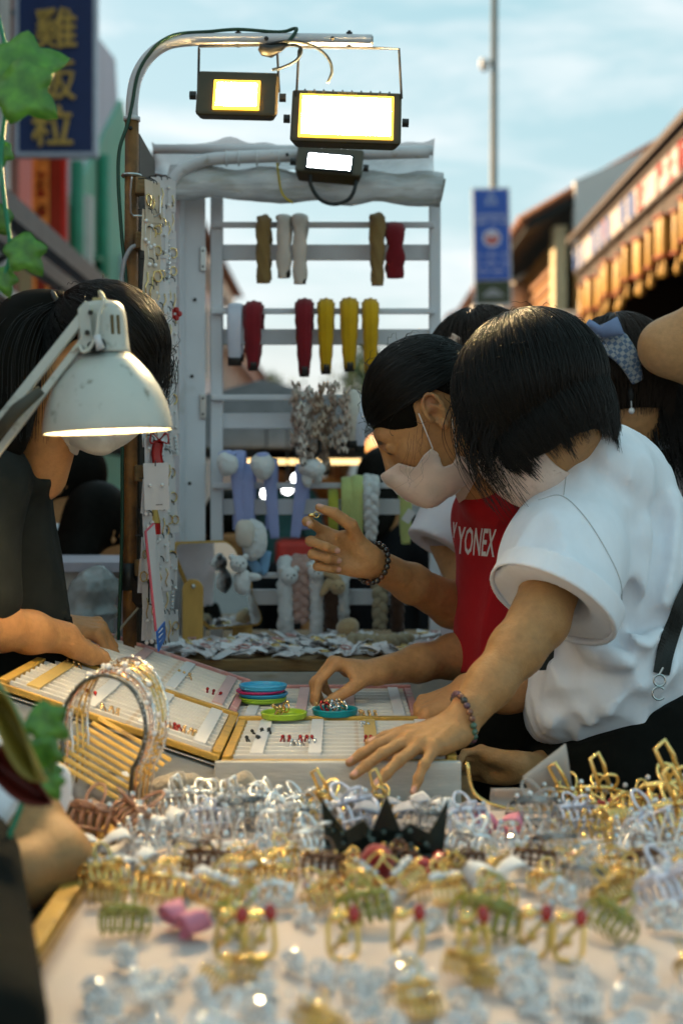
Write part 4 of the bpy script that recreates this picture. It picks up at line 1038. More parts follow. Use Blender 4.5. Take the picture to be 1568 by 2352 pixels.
def poly_dist(fy, fz, poly):
    d = np.full(fy.shape, 9., 'f'); n = len(poly)
    for i in range(n):
        a, b = np.array(poly[i]), np.array(poly[(i + 1) % n]); ab = b - a
        t = np.clip(((fy - a[0]) * ab[0] + (fz - a[1]) * ab[1]) / (ab @ ab), 0, 1)
        d = np.minimum(d, np.hypot(fy - a[0] - ab[0] * t, fz - a[1] - ab[1] * t))
    return np.where(in_poly(fy, fz, poly), -d, d)
def mask_from(Fh, poly, off=.005, smooth=True):
    """face mask: inflated face cut to a polygon in the side view"""
    F = Field(Fh.lo, Fh.lo + (Fh.n - 1.2) * Fh.h, Fh.h); assert F.d.shape == Fh.d.shape; F.d = Fh.d.copy() - off
    F.ell((0, .088, -.060), (.034, .034, .050), k=.03)
    g = np.meshgrid(*F.ax, indexing='ij', sparse=True)
    pd = poly_dist(np.broadcast_to(g[1], F.d.shape[:0] + (1, F.n[1], F.n[2]))[0].astype('f'), np.broadcast_to(g[2], (1, F.n[1], F.n[2]))[0].astype('f'), poly)
    F.d = np.maximum(F.d, pd[None]); F.d = np.maximum(F.d, -(Fh.d - .001))
    return F
def local_mesh(me, m):
    me.transform(m); me.update(); return me
def head_matrix(c, fwd, up):
    f = Vector(fwd).normalized(); u = Vector(up); u = (u - f * u.dot(f)).normalized(); x = f.cross(u)
    return frame(x, f, u, c)

# ---------------------------------------------------------------- hair
m_hair = M('black_hair', (.006, .0045, .003), .34, var=0, spec=.32)
m_hair_b = M('brown_hair', (.022, .011, .005), .36, var=0, spec=.32)
m_scalp = M('hair_mass', (.006, .005, .0035), .55, var=.3, scale=60, spec=.06)
def strands(name, paths, rad, mat, parent, tip=.25):
    """real hair curves; paths = list of lists of points"""
    hc = bpy.data.hair_curves.new(name); sizes = [len(p) for p in paths]; hc.add_curves(sizes)
    pos = np.array([c for p in paths for c in p], 'f').ravel(); hc.position_data.foreach_set('vector', pos)
    ra = hc.attributes.get('radius') or hc.attributes.new('radius', 'FLOAT', 'POINT')
    rv = np.concatenate([np.linspace(1, tip, n) ** .7 * rad for n in sizes]).astype('f'); ra.data.foreach_set('value', rv)
    hc.materials.append(mat)
    o = bpy.data.objects.new(name, hc); COL.objects.link(o); o.parent = parent
    return o
# ---------------------------------------------------------------- people
SK = dict(rough=.5, var=.10, scale=90, sss=.12, bump=.2, bscale=330, tint=True, spec=.4)
m_skin = M('skin_warm', (.47, .225, .085), **SK)
m_skin2 = M('skin_tan', (.40, .205, .078), col2=(.35, .175, .066), c2lo=.5, c2hi=.8, c2scale=70, **SK)
m_skin3 = M('skin_light', (.52, .26, .105), **SK)
CL = dict(rough=.85, spec=.25, sheen=.1); CD = dict(rough=.9, spec=.12)
m_tee_w = M('white_cotton', (.80, .81, .86), var=.03, scale=30, bump=.3, bscale=22, stretch=(1.3, 1.3, .55), **CL)
m_tee_r = M('red_cotton', (.40, .008, .012), var=.08, scale=20, bump=.12, bscale=60, **CL)
m_tee_g = M('charcoal_cotton', (.020, .022, .020), var=.2, scale=20, bump=.15, bscale=50, **CD)
m_tee_p = M('pinkish_white_cotton', (.74, .66, .68), var=.04, scale=20, bump=.12, bscale=50, **CL)
m_trous = M('black_trousers', (.007, .0075, .006), var=.25, scale=16, bump=.2, bscale=40, **CD)
m_maskp = M('pink_mask', (.70, .55, .47), .8, var=.05, scale=40, bump=.15, bscale=300, sss=.1)
m_maskw = M('pale_mask', (.50, .49, .46), .8, var=.05, scale=40, bump=.25, bscale=60)
m_strapw = M('mask_strap', (.75, .70, .68), .8, var=.03)
m_text = M('white_print', (.75, .74, .74), .6, var=.05)

def to_np(m): return np.array(m, 'f')
def body_mesh(name, items, tints=None, it=2):
    VV, FF, o = [], [], 0
    for f, m in items:
        v, q = f.mesh_arrays()
        if not len(v): continue
        v = relax(v, q, it)
        if m is not None:
            A = to_np(m); v = v @ A[:3, :3].T + A[:3, 3]
        VV.append(v); FF.append(q + o); o += len(v)
    v = np.concatenate(VV).astype('f'); q = np.concatenate(FF)
    me = bpy.data.meshes.new(name); me.vertices.add(len(v)); me.vertices.foreach_set('co', v.ravel())
    me.loops.add(len(q) * 4); me.loops.foreach_set('vertex_index', q.ravel().astype('i'))
    me.polygons.add(len(q)); me.polygons.foreach_set('loop_start', np.arange(0, len(q) * 4, 4, dtype='i')); me.polygons.foreach_set('loop_total', np.full(len(q), 4, 'i'))
    me.polygons.foreach_set('use_smooth', np.ones(len(q), bool)); me.update(calc_edges=True)
    col = np.zeros((len(v), 4), 'f')
    for (p, r, c, a) in (tints or []):
        rr = np.array(r if hasattr(r, '__len__') else (r, r, r), 'f')
        w = np.clip(2.2 * (1 - np.linalg.norm((v - np.array(p, 'f')) / rr, axis=1)), 0, 1) * a
        k = w > col[:, 3]; col[k, :3] = np.array(c, 'f'); col[:, 3] = np.maximum(col[:, 3], w)
    at_ = me.attributes.new('tint', 'FLOAT_COLOR', 'POINT'); at_.data.foreach_set('color', col.ravel())
    return me
def wpart(name, me_or_mb, mat, parent, **k):
    """part given in world coordinates under a thing's empty"""
    o = obj(name, me_or_mb, mat, parent, **k); o.matrix_parent_inverse = parent.matrix_basis.inverted() if parent.parent is None else Matrix()
    return o
def person(loc, label, group=None):
    e = empty('person', loc); tag(e, label, 'person', group); return e
def wr(sc, amp, st=(1, 1, 1), seed=0.0, ridge=True):
    """wrinkle displacement; st stretches the noise"""
    def f(x, y, z):
        n = noise3(x * sc * st[0] + seed, y * sc * st[1] + seed * 1.7, z * sc * st[2] + seed * .6)
        if ridge: n = 2.2 * np.abs(n) - .35
        return amp * n
    return f
def wr_dir(sc, amp, axis, along=.25, seed=0.):
    """folds running along axis"""
    a = Vector(axis).normalized(); b = a.orthogonal().normalized(); c = a.cross(b)
    def f(x, y, z):
        p = (x * a.x + y * a.y + z * a.z) * sc * along; q = (x * b.x + y * b.y + z * b.z) * sc; r = (x * c.x + y * c.y + z * c.z) * sc
        n = noise3(p + seed, q + seed, r + 2 * seed); return amp * (2.0 * np.abs(n) - .3)
    return f
def cuff(F, c, ax, r, h, th):
    pass
def sleeve(F, S, C, r0, r1, k=.04):
    F.cone(S, C, r0, r1, k)
def open_end(F, S, C, r1, wall=.006, depth=.35, nrm=None):
    """cuts a sleeve end flat and hollows it"""
    S, C = Vector(S), Vector(C); d = (C - S).normalized()
    return d
def decal(name, body, size, mat, target, m, parent, sx=1.0, bold=.0, direction=(0, 1, 0), lift=.0012):
    """lettering laid on a cloth surface"""
    from mathutils.bvhtree import BVHTree
    c = bpy.data.curves.new(name, 'FONT'); c.body = body; c.size = size; c.offset = bold; c.align_x = 'CENTER'; c.align_y = 'CENTER'; c.resolution_u = 2
    o = bpy.data.objects.new(name, c); COL.objects.link(o); bpy.context.view_layer.update()
    me = bpy.data.meshes.new_from_object(o.evaluated_get(bpy.context.evaluated_depsgraph_get())); bpy.data.objects.remove(o)
    bm = bmesh.new(); bm.from_mesh(me)
    bmesh.ops.triangulate(bm, faces=bm.faces[:])
    for _ in range(2): bmesh.ops.subdivide_edges(bm, edges=[e for e in bm.edges if e.calc_length() > size * .12], cuts=1, use_grid_fill=False); bmesh.ops.triangulate(bm, faces=bm.faces[:])
    tm = target; bvh = BVHTree.FromPolygons([v.co[:] for v in tm.vertices], [p.vertices[:] for p in tm.polygons])
    mm = m @ Matrix.Diagonal((sx, 1, 1, 1)); D = Vector(direction).normalized()
    lost = []
    for v in bm.verts:
        p = mm @ v.co; h, nn, i, dist = bvh.ray_cast(p - D * .5, D)
        if h is None: lost.append(v)
        v.co = (h - D * lift) if h is not None else p
    bmesh.ops.delete(bm, geom=lost, context='VERTS')
    bm.to_mesh(me); bm.free(); me.materials.clear()
    return wpart(name, me, mat, parent)

# ---------- hair strand generators (local head frame -> world through Mh)
def fall_hair(Mh, n, crown, radii, cen, phi0, zstop, zend, seed, grav=.55, off=(.0, .012), keep=None, npts=12, jitter=.006, length=(.06, .12), inward=.25, shell=None):
    r = random.Random(seed); out = []
    c0 = Vector(crown).normalized(); a = c0.orthogonal().normalized(); b = c0.cross(a); cen = Vector(cen); rad = Vector(radii)
    G = Mh.to_3x3().inverted() @ V(0, 0, -1)
    while len(out) < n:
        th = r.uniform(0, 2 * math.pi); ph = r.uniform(*phi0); o = 1 + r.uniform(*off) / .1
        tang = a * math.cos(th) + b * math.sin(th); pts = []; hit = False
        dph = .17; p = None; wob = r.uniform(-.25, .25)
        th2 = th
        for i in range(npts):
            if not hit:
                th2 = th + wob * i / npts
                tang = a * math.cos(th2) + b * math.sin(th2)
                d = c0 * math.cos(ph) + tang * math.sin(ph)
                q = cen + V(d.x * rad.x, d.y * rad.y, d.z * rad.z) * o
                if q.z < zstop and ph > .6: hit = True
                dirv = (q - p) if p is not None else V(0, 0, 0)
                p = q; ph += dph
            else:
                if shell is not None:
                    st = V(0, 0, -1) * .8 + G * .2 * grav + V(wob * .15, 0, 0)
                    p = p + st.normalized() * r.uniform(.010, .016)
                    ex = math.hypot((p.x - shell[0]) / shell[2], (p.y - shell[1]) / shell[3]); tgt = (1.03 + (o - 1) * .8) * (1 - shell[4] * max(0, -.03 - p.z))
                    if ex > 1e-3: k_ = 1 + (tgt / ex - 1) * .35; p = V(shell[0] + (p.x - shell[0]) * k_, shell[1] + (p.y - shell[1]) * k_, p.z)
                    if zend(p) > p.z + r.uniform(-.026, .014): break
                    pts.append(p.copy()); continue
                st = dirv.normalized() * (1 - grav) + G * grav
                inw = (cen + V(0, 0, p.z) - p); inw.z = 0
                st = (st + inw.normalized() * inward * .2).normalized()
                dirv = st * r.uniform(.010, .016); p = p + dirv + V(r.uniform(-1, 1), r.uniform(-1, 1), r.uniform(-1, 1)) * .0008
                if zend(p) > p.z + r.uniform(-.012, .006): break
            pts.append(p.copy())
        if len(pts) < 4: continue
        if keep and not keep(pts): continue
        j = V(r.uniform(-1, 1), r.uniform(-1, 1), r.uniform(-1, 1)) * jitter * .3
        ph_, am_ = r.uniform(0, 6.28), r.uniform(0, .0045) * (2.2 if r.random() < .12 else 1)
        out.append([Mh @ (q + j * (k / len(pts)) + V(math.cos(ph_), math.sin(ph_), 0) * (am_ * math.sin(k * .55 + ph_) * k / len(pts))) for k, q in enumerate(pts)])
    return out
def back_hair(Mh, n, knot, radii, cen, hairline, seed, off=(.0, .008), npts=12, jit=.002, lift=.0):
    """hair combed from the hairline to a knot"""
    r = random.Random(seed); out = []; cen = Vector(cen); rad = Vector(radii)
    kd = Vector(knot) - cen; kd = V(kd.x / rad.x, kd.y / rad.y, kd.z / rad.z); kd.normalize()
    while len(out) < n:
        d = V(r.gauss(0, 1), r.gauss(0, 1), r.gauss(0, 1)).normalized(); q = cen + V(d.x * rad.x, d.y * rad.y, d.z * rad.z)
        if not hairline(q + V(0, r.gauss(0, .005), r.gauss(0, .005))): continue
        o = 1 + r.uniform(*off) / .1; pts = []
        t1 = r.uniform(.75, 1.0)
        for i in range(npts):
            t = i / (npts - 1) * t1; w = d.slerp(kd, t); w = w.normalized()
            f = o + lift * math.sin(t * 3.14)
            p = cen + V(w.x * rad.x, w.y * rad.y, w.z * rad.z) * f + V(r.uniform(-1, 1), r.uniform(-1, 1), r.uniform(-1, 1)) * jit * .4
            pts.append(Mh @ p)
        out.append(pts)
    return out
def flyaway(Mh, n, radii, cen, seed, ln=(.02, .05), keep=None):
    r = random.Random(seed); out = []; cen = Vector(cen); rad = Vector(radii)
    while len(out) < n:
        d = V(r.gauss(0, 1), r.gauss(0, 1), r.gauss(0, 1)).normalized()
        if keep and not keep(cen + V(d.x * rad.x, d.y * rad.y, d.z * rad.z)): continue
        p = cen + V(d.x * rad.x, d.y * rad.y, d.z * rad.z); t = d.orthogonal().normalized(); t = Quaternion(d, r.uniform(0, 6.28)) @ t
        L = r.uniform(*ln); pts = []
        for i in range(7):
            pts.append(Mh @ (p + t * (L * i / 6) + d * (.012 * math.sin(i / 6 * 2.4) * r.uniform(.7, 1.3)))); 
        out.append(pts)
    return out
def Field_like(F): 
    G = Field(F.lo, F.lo + (F.n - 1) * F.h, F.h); return G

# ================================================================ A: shopper in the white tee with suspenders
pA = person((.46, 2.36, 0), 'person in white tee and black trousers with suspenders leaning on the tray')
A_S, A_C, A_E, A_W = at(1325, 1140, 2.27), at(1268, 1362, 2.13), at(1238, 1400, 2.10), at(1052, 1640, 2.00)
HA = head_matrix(at(1225, 915, 2.24), (-.72, .42, -.55), (0, 0, 1))
nails = []
F1 = Field(*bbox([A_S, A_E, A_W, at(820, 1740, 1.88), at(1000, 1760, 1.93)], .06), .0024)
limb(F1, A_S, A_E, A_W, (.049, .043, .040, .038, .0258))
fwd = (at(845, 1722, 1.90) - A_W).normalized(); nr = V(-.15, -.45, .9)
hand(F1, A_W, fwd, nr, [(.10, .16, .10), (.10, .18, .12), (.14, .20, .14), (.26, .34, .2)], dict(side=-1 if fwd.cross(nr).y < 0 else 1, dirs=[(.7, .7, -.2), (.85, .5, -.2), (.95, .3, -.2)]), s=.98, spread=(.10, .0, -.14, -.42), nails=nails)
F1.fn(lambda x, y, z: .0012 * noise3(x * 90, y * 90, z * 90))
F2 = Field(*bbox([at(1080, 1680, 2.16), at(1400, 1760, 2.24), at(1390, 1690, 2.45)], .06), .003)
wA = at(1188, 1735, 2.20)
F2.chain([at(1330, 1750, 2.46), at(1245, 1745, 2.32), wA], [.030, .028, .024], .02)
hand(F2, wA, (-1, .05, .12), (.1, .75, .55), [(.5, .7, .3)] * 4, dict(side=1, dirs=[(.75, .5, .3), (.95, .2, .2), (1, .05, -.1)]), s=.8)
FH = head_field(neck=HA.inverted() @ at(1350, 1060, 2.38))
meA = body_mesh('body', [(F1, None), (F2, None), (FH, HA)], nails)
wpart('body', meA, m_skin2, pA)
MP = [(.0965, -.012), (.080, -.044), (.052, -.036), (.030, -.040), (.028, -.075), (.006, -.080), (.004, -.128), (.06, -.150), (.14, -.13), (.15, -.02)]
wpart('face_mask', body_mesh('face_mask', [(mask_from(FH, MP), HA)]), m_maskp, pA)
# hair: bob
FHr = Field((-.14, -.16, -.15), (.14, .16, .18), .004)
FHr.ell((0, -.014, .036), (.092, .113, .106), k=0)
FHr.ell((0, -.010, -.030), (.080, .088, .085), k=.02)
FHr.plane((0, 0, -.085), (0, .10, -1), .012)
FHr.ell((0, .125, -.06), (.062, .075, .075), k=.02, op='s'); FHr.ell((0, -.02, -.13), (.10, .10, .045), k=.03, op='s')
FHr.fn(lambda x, y, z: .004 * noise3(np.arctan2(x, y) * 9, z * 12, x * 6) + .002 * noise3(np.arctan2(x, y) * 30, z * 20, y * 6))
hA_ = wpart('hair', body_mesh('hair', [(FHr, HA)]), m_scalp, pA)
ze = lambda p: -.098 + .10 * p.y + .010 * math.sin(7 * math.atan2(p.x, p.y)) + .006 * math.sin(19 * math.atan2(p.x, p.y))
st_ = fall_hair(HA, 5200, (0.05, -.30, .95), (.099, .121, .113), (0, -.014, .036), (.05, 1.95), -.02, ze, 5, grav=.30, off=(.001, .008), inward=.5, npts=24, shell=(0, -.012, .094, .102, 4.5), keep=lambda q: q[-1].y < .075)
o = strands('strands', st_ + flyaway(HA, 150, (.099, .121, .113), (0, -.014, .036), 9, keep=lambda p: p.z > -.02), .00055, m_hair, hA_)
lk = []
r = random.Random(4)
for k in range(420):       # locks falling forward past the face
    s = HA @ V(r.uniform(-.09, -.03) if r.random() < .8 else r.uniform(-.02, .085), .055 + r.uniform(-.04, .025), .03 + r.uniform(-.05, .05)); L = r.uniform(.07, .14); dx = r.uniform(-.008, .016)
    lk.append([s + V(-.018 * math.sin(t * 3) + dx * t + .02 * t * t, 0, -L * t) for t in np.linspace(0, 1, 9)])
o = strands('front_locks', lk, .0006, m_hair, hA_)

# white tee
FT = Field(*bbox([at(1110, 960, 1.98), at(1700, 1690, 2.2), at(1500, 1100, 2.78)], .02), .0052)
FT.cone(at(1395, 1128, 2.38), at(1435, 1330, 2.38), .112, .145, .03)
FT.cone(at(1435, 1330, 2.38), at(1432, 1560, 2.38), .145, .147, .05)
FT.ell(at(1345, 1545, 2.33), (.085, .125, .065), k=.05); FT.ell(at(1455, 1490, 2.33), (.09, .125, .045), k=.05)
FT.ell(at(1268, 1610, 2.36), (.03, .08, .04), k=.05)
FT.cone(at(1370, 1085, 2.30), at(1370, 1090, 2.52), .095, .085, .05)
FT.cone(at(1350, 1150, 2.58), at(1310, 1300, 2.66), .075, .08, .05)
FT.ell(at(1330, 995, 2.37), (.055, .06, .035), k=.04)
cd = Vector((-.50, -.42, -.80)).normalized()
FT.fn(wr_dir(15, .022, (.30, 0, 1), .20, 3.1)); FT.fn(wr_dir(27, .009, (-.7, .1, 1), .22, 7.7)); FT.fn(wr(11, .007, (1, 1, .6), 1.3))
def add_sleeve(F, pts, rs, C, nrm, wall=.020, k=.03, fold=None, deep=.06):
    """open sleeve: chain pts/rs, cut at C by a plane, hollow inside, blended into F"""
    G = Field(F.lo, F.lo + (F.n - 1.2) * F.h, F.h); assert G.d.shape == F.d.shape
    G.chain(pts, rs, .03)
    if fold: G.fn(fold)
    G.plane(C, nrm, .003)
    n = Vector(nrm).normalized(); a = Vector(pts[-2]); ax_ = (Vector(pts[-1]) - a).normalized()
    G.cone(Vector(C) - ax_ * deep, Vector(C) + ax_ * .12, (rs[-1] - wall) * .45, rs[-1] - wall * .45, .004, op='s')
    h = np.maximum(k - np.abs(F.d - G.d), 0) / k
    F.d = np.minimum(F.d, G.d) - h * h * k * .25
    F.cone(Vector(C) - ax_ * deep * .7, Vector(C) + ax_ * .05, (rs[-1] - wall) * .42, (rs[-1] - wall) * .85, .004, op='s')
def creases(F, lst):
    from mathutils.bvhtree import BVHTree
    v, q = F.mesh_arrays(); bvh = BVHTree.FromPolygons(v.tolist(), q.tolist()); o = camo.location
    for pts, r_, sink, op in lst:
        out = []
        for p_ in spline([V(a, b, 0) for a, b in pts], 4):
            d = (at(p_.x, p_.y, 1) - o).normalized(); h, *_ = bvh.ray_cast(o, d)
            if h is not None: out.append(h - d * sink)
        for i in range(len(out) - 1):
            if (out[i + 1] - out[i]).length < .06: F.cone(out[i], out[i + 1], r_, r_, .022, op=op)
creases(FT, [([(1545, 1120), (1530, 1250), (1500, 1400)], .010, -.002, 'u'), ([(1520, 1130), (1508, 1260), (1478, 1400)], .010, .006, 's'), ([(1480, 1180), (1462, 1300), (1450, 1380)], .008, -.001, 'u'),
             ([(1440, 1320), (1450, 1400), (1480, 1440), (1520, 1400)], .011, .006, 's'), ([(1420, 1440), (1470, 1475), (1520, 1440)], .012, -.004, 'u'), ([(1400, 1400), (1430, 1470), (1500, 1515)], .009, .005, 's'),
             ([(1290, 1470), (1330, 1520), (1420, 1530), (1500, 1500)], .012, .006, 's'), ([(1270, 1430), (1300, 1500), (1290, 1560)], .010, .005, 's'), ([(1330, 1420), (1370, 1470), (1440, 1500)], .010, -.003, 'u'), ([(1260, 1590), (1340, 1580), (1430, 1540)], .010, .005, 's'),
             ([(1560, 1430), (1530, 1480), (1500, 1520)], .009, .005, 's'), ([(1345, 1030), (1390, 1080), (1450, 1120)], .008, .005, 's')])
add_sleeve(FT, [A_S, A_S.lerp(A_C, .5), A_C + (A_C - A_S) * .35], [.078, .090, .100], A_C, cd, fold=wr_dir(15, .012, (-.2, -.2, -1), .2, 4.4))
meT = body_mesh('t_shirt', [(FT, None)], it=1)
tA = wpart('t_shirt', meT, m_tee_w, pA)
# rolled cuff
FC = Field(*bbox([A_C], .16), .0028)
FC.cone(A_C - cd * .06, A_C + cd * .03, .1025, .1055, 0); FC.cone(A_C - cd * .09, A_C + cd * .06, .0945, .0975, 0, op='s')
FC.plane(A_C + cd * .004, cd, .0015); FC.plane(A_C - cd * .032, -cd, .0015)
FC.fn(wr(12, .004, (1, 1, 1), 2.2, False))
o = wpart('cuff', body_mesh('cuff', [(FC, None)], it=1), m_tee_w, tA)
def seam(name, pts, parent, gp, target, rad=.0011, mat=None, D=(0, 1, 0)):
    from mathutils.bvhtree import BVHTree
    bvh = BVHTree.FromPolygons([v.co[:] for v in target.vertices], [p.vertices[:] for p in target.polygons]); D = Vector(D)
    out = []
    for p in spline(pts, 8):
        d = (p - camo.location).normalized(); h, *_ = bvh.ray_cast(camo.location, d)
        if h is not None: out.append(h - d * .0003)
    if len(out) < 2: return None
    o = wpart(name, MB().tube(out, rad, 5), mat or M('seam_thread', (.45, .45, .46), .8), parent); return o
seam('shoulder_seam', [at(1236, 1123, 2), at(1290, 1114, 2), at(1345, 1165, 2), at(1398, 1250, 2), at(1424, 1310, 2), at(1428, 1360, 2)], tA, pA, meT)
seam('collar_seam', [at(1328, 985, 2), at(1306, 1030, 2), at(1294, 1112, 2)], tA, pA, meT, .0008)
# trousers
FP = Field(*bbox([at(1180, 1560, 2.15), at(1700, 1620, 2.6), V(.3, 2.2, .02), V(.72, 2.6, .02)], .03), .009)
FP.cone(at(1432, 1560, 2.38), at(1430, 1720, 2.38), .157, .165, .03)
FP.cone(at(1425, 1730, 2.32), V(.42, 2.30, .05), .105, .055, .04); FP.cone(at(1440, 1730, 2.46), V(.47, 2.50, .05), .105, .055, .04)
FP.plane(at(1400, 1600, 2.38), V(-.42, -.05, .9), .004)
FP.fn(wr(10, .008, (1, 1, .7), 4.1))
tr = wpart('trousers', body_mesh('trousers', [(FP, None)], it=1), m_trous, pA)
def ribbon_on(name, pts, width, target, mat, parent, gp=None, thick=.0016, n=10):
    from mathutils.bvhtree import BVHTree
    bvh = BVHTree.FromPolygons([v.co[:] for v in target.vertices], [p.vertices[:] for p in target.polygons]); L = []
    sp_ = spline(pts, n)
    for i, p in enumerate(sp_):
        t = (sp_[min(i + 1, len(sp_) - 1)] - sp_[max(i - 1, 0)]).normalized(); d = (p - camo.location).normalized(); sd = t.cross(d).normalized()
        row = []
        for s in (-1, -.33, .33, 1):
            q = p + sd * (width / 2 * s); dd = (q - camo.location).normalized(); h, *_ = bvh.ray_cast(camo.location, dd); row.append((h - dd * .008) if h is not None else q)
        L.append(row)
    mb = MB(); mb.grid(lambda a, b: L[int(round(a * (len(L) - 1)))][int(round(b * 3))], len(L) - 1, 3, thick)
    o = wpart(name, mb, mat, parent); 
    return o
m_web = M('black_webbing', (.012, .013, .011), .7, var=.15, bump=.2, bscale=400)
ribbon_on('suspender', [at(1600, 1290, 2.3), at(1556, 1390, 2.3), at(1530, 1470, 2.3), at(1518, 1522, 2.3)], .026, meT, m_web, pA)
from mathutils.bvhtree import BVHTree as _BT
_b = _BT.FromPolygons([v.co[:] for v in meT.vertices], [q.vertices[:] for q in meT.polygons]); _d = (at(1514, 1538, 1) - camo.location).normalized(); _h = _b.ray_cast(camo.location, _d)[0]
pc = (_h - _d * .012) if _h is not None else at(1508, 1545, 2.24)
wpart('suspender_clip', MB().tube(arc(pc, .009, 0, 360, 14)[:-1], .0018, 6, closed=True).tube([pc + V(0, 0, .009), pc + V(.006, 0, .02)], .002, 6).tube(arc(pc + V(-.001, 0, -.02), .010, 40, 320, 12), .0018, 6), m_steel, pA)
wpart('suspender', MB().grid(lambda a, b: at(1245 + 32 * b - 6 * a, 1440 + 75 * a, 2.27) + V(0, .01 * b, 0), 6, 2, .0016), m_web, pA)
# bead bracelet of A
def bracelet(name, c, axis, r, n, br, cols, label, tilt=None, flat=1.0, updir=None):
    axis = Vector(axis).normalized(); u = axis.orthogonal().normalized() if updir is None else (Vector(updir) - axis * Vector(updir).dot(axis)).normalized(); w = axis.cross(u)
    e = empty(name, c); tag(e, label, 'bracelet')
    ms = [M('bead_%s_%d' % (label.split()[0], i), c_, .12, var=.25, scale=80, coat=.6) for i, c_ in enumerate(cols)]
    mes = []
    for m in ms:
        me = MB().sphere((0, 0, 0), br, 12, 8).mesh('bead', True); me.materials.append(m); mes.append(me)
    rr = random.Random(len(label))
    for k in range(n):
        a = 2 * math.pi * k / n
        share('bead', mes[rr.randrange(len(mes))], e, loc=u * (r * math.cos(a)) + w * (r * flat * math.sin(a)), rot=(rr.uniform(0, 6), rr.uniform(0, 6), 0), scale=rr.uniform(.92, 1.06))
    obj('cord', MB().tube([u * (r * math.cos(2 * math.pi * k / 40)) + w * (r * flat * math.sin(2 * math.pi * k / 40)) for k in range(40)], .0008, 4, closed=True), m_blk, e)
    return e
ax = (A_E - A_W).normalized()
bracelet('bead_bracelet', A_W + ax * .014, (ax * .8 + V(.5, -.1, -.25)).normalized(), .0345, 22, .0052, [(.05, .12, .08), (.16, .06, .03), (.10, .04, .06), (.03, .03, .025), (.14, .13, .05)], 'multicoloured stone bead bracelet on the wrist above the tray')

# ================================================================ B: shopper in the red tee
pB = person((.36, 2.6, 0), 'person in red tee holding up a small gold piece')
HB = head_matrix(at(986, 932, 2.44), (-.78, .06, -.62), (0, 0, 1))
nails = []
B_W, B_E = at(843, 1262, 2.44), at(1112, 1402, 2.74)
F1 = Field(*bbox([at(690, 1140, 2.34), B_W, B_E, at(1180, 1330, 2.80)], .06), .0024)
F1.chain([at(1180, 1290, 2.78), B_E], [.046, .042], .02); F1.chain([B_E, B_E.lerp(B_W, .3), B_E.lerp(B_W, .65), B_W], [.042, .041, .033, .0265], .02)
fwd = V(-1, -.02, .30).normalized(); nr = V(.0, 1, .05)
T_ = fwd.cross(nr)
hand(F1, B_W, fwd, nr, [(.60, .85, .55), (1.25, 1.5, .8), (1.35, 1.55, .85), (1.4, 1.5, .85)], dict(side=1 if T_.z > 0 else -1, dirs=[(.55, .62, -.5), (.93, .33, -.12), (.98, .06, -.05)], len=(.046, .036, .028), nail=(0, -.2, 1)), s=.98, nails=nails, spread=(.34, .05, -.04, -.12))
F1.fn(lambda x, y, z: .0010 * noise3(x * 110, y * 110, z * 110))
B_W2 = at(1075, 1560, 2.30)
F2 = Field(*bbox([at(955, 1640, 2.25), at(1270, 1560, 2.42), at(1050, 1510, 2.3)], .055), .0026)
F2.chain([at(1250, 1555, 2.42), at(1160, 1560, 2.36), B_W2], [.042, .036, .028], .02)
fw2 = V(-.72, -.1, -.30).normalized(); n2 = V(-.35, -.25, .9)
hand(F2, B_W2, fw2, n2, [(.55, .35, .15), (1.0, .9, .4), (1.2, 1.1, .5), (1.25, 1.1, .5)], dict(side=1 if fw2.cross(n2).y < 0 else -1, dirs=[(.6, .5, -.6), (.8, .2, -.5), (.9, .0, -.4)]), s=.98, nails=nails)
FHb = head_field(h=.0024, neck=HB.inverted() @ at(1135, 1130, 2.58))
tB = [(tuple(HB @ V(s * .031, .0965, .0185)), (.016, .016, .006), (.02, .012, .008), .85) for s in (-1, 1)] + [(tuple(HB @ V(s * .031, .0965, -.0065)), (.017, .012, .0045), (.015, .008, .006), .95) for s in (-1, 1)] + nails
tB += [(tuple(HB @ V(s * .08, -.008, -.002)), .012, (.30, .10, .05), .6) for s in (-1, 1)] + [(tuple(HB @ V(s * .078, -.014, .018)), .016, (.55, .20, .10), .5) for s in (-1, 1)]  # darker ear hollow is shade put into the tint; upper ear redder
wpart('body', body_mesh('body', [(F1, None), (F2, None), (FHb, HB)], tB), m_skin, pB)
MPB = [(.0905, -.030), (.0725, -.0545), (.050, -.047), (.0305, -.0455), (.027, -.060), (.0357, -.0828), (.018, -.088), (.0056, -.0800), (-.006, -.095), (.000, -.132), (.04, -.150), (.0815, -.145), (.125, -.11), (.15, -.05), (.13, -.025)]
FMb = mask_from(FHb, MPB, .0055)
mk = wpart('face_mask', body_mesh('face_mask', [(FMb, HB)]), m_maskp, pB)
sm_ = []
for a in np.linspace(R(38), R(-128), 40):
    rr_ = 0
    for q in np.arange(.02, .10, .0008):
        y_, z_ = .062 + q * math.cos(a), -.078 + q * math.sin(a); i_ = [int(round(float((c_ - l_) / FMb.h))) for c_, l_ in zip((0, y_, z_), FMb.lo)]
        if all(0 <= k < n_ for k, n_ in zip(i_, FMb.n)) and FMb.d[i_[0], i_[1], i_[2]] < 0: rr_ = q
    if rr_ > .03: sm_.append(HB @ V(0, .062 + rr_ * math.cos(a), -.078 + rr_ * math.sin(a)))
if len(sm_) > 4: wpart('stitched_edge', MB().tube(sm_, .0016, 6), m_strapw, mk)
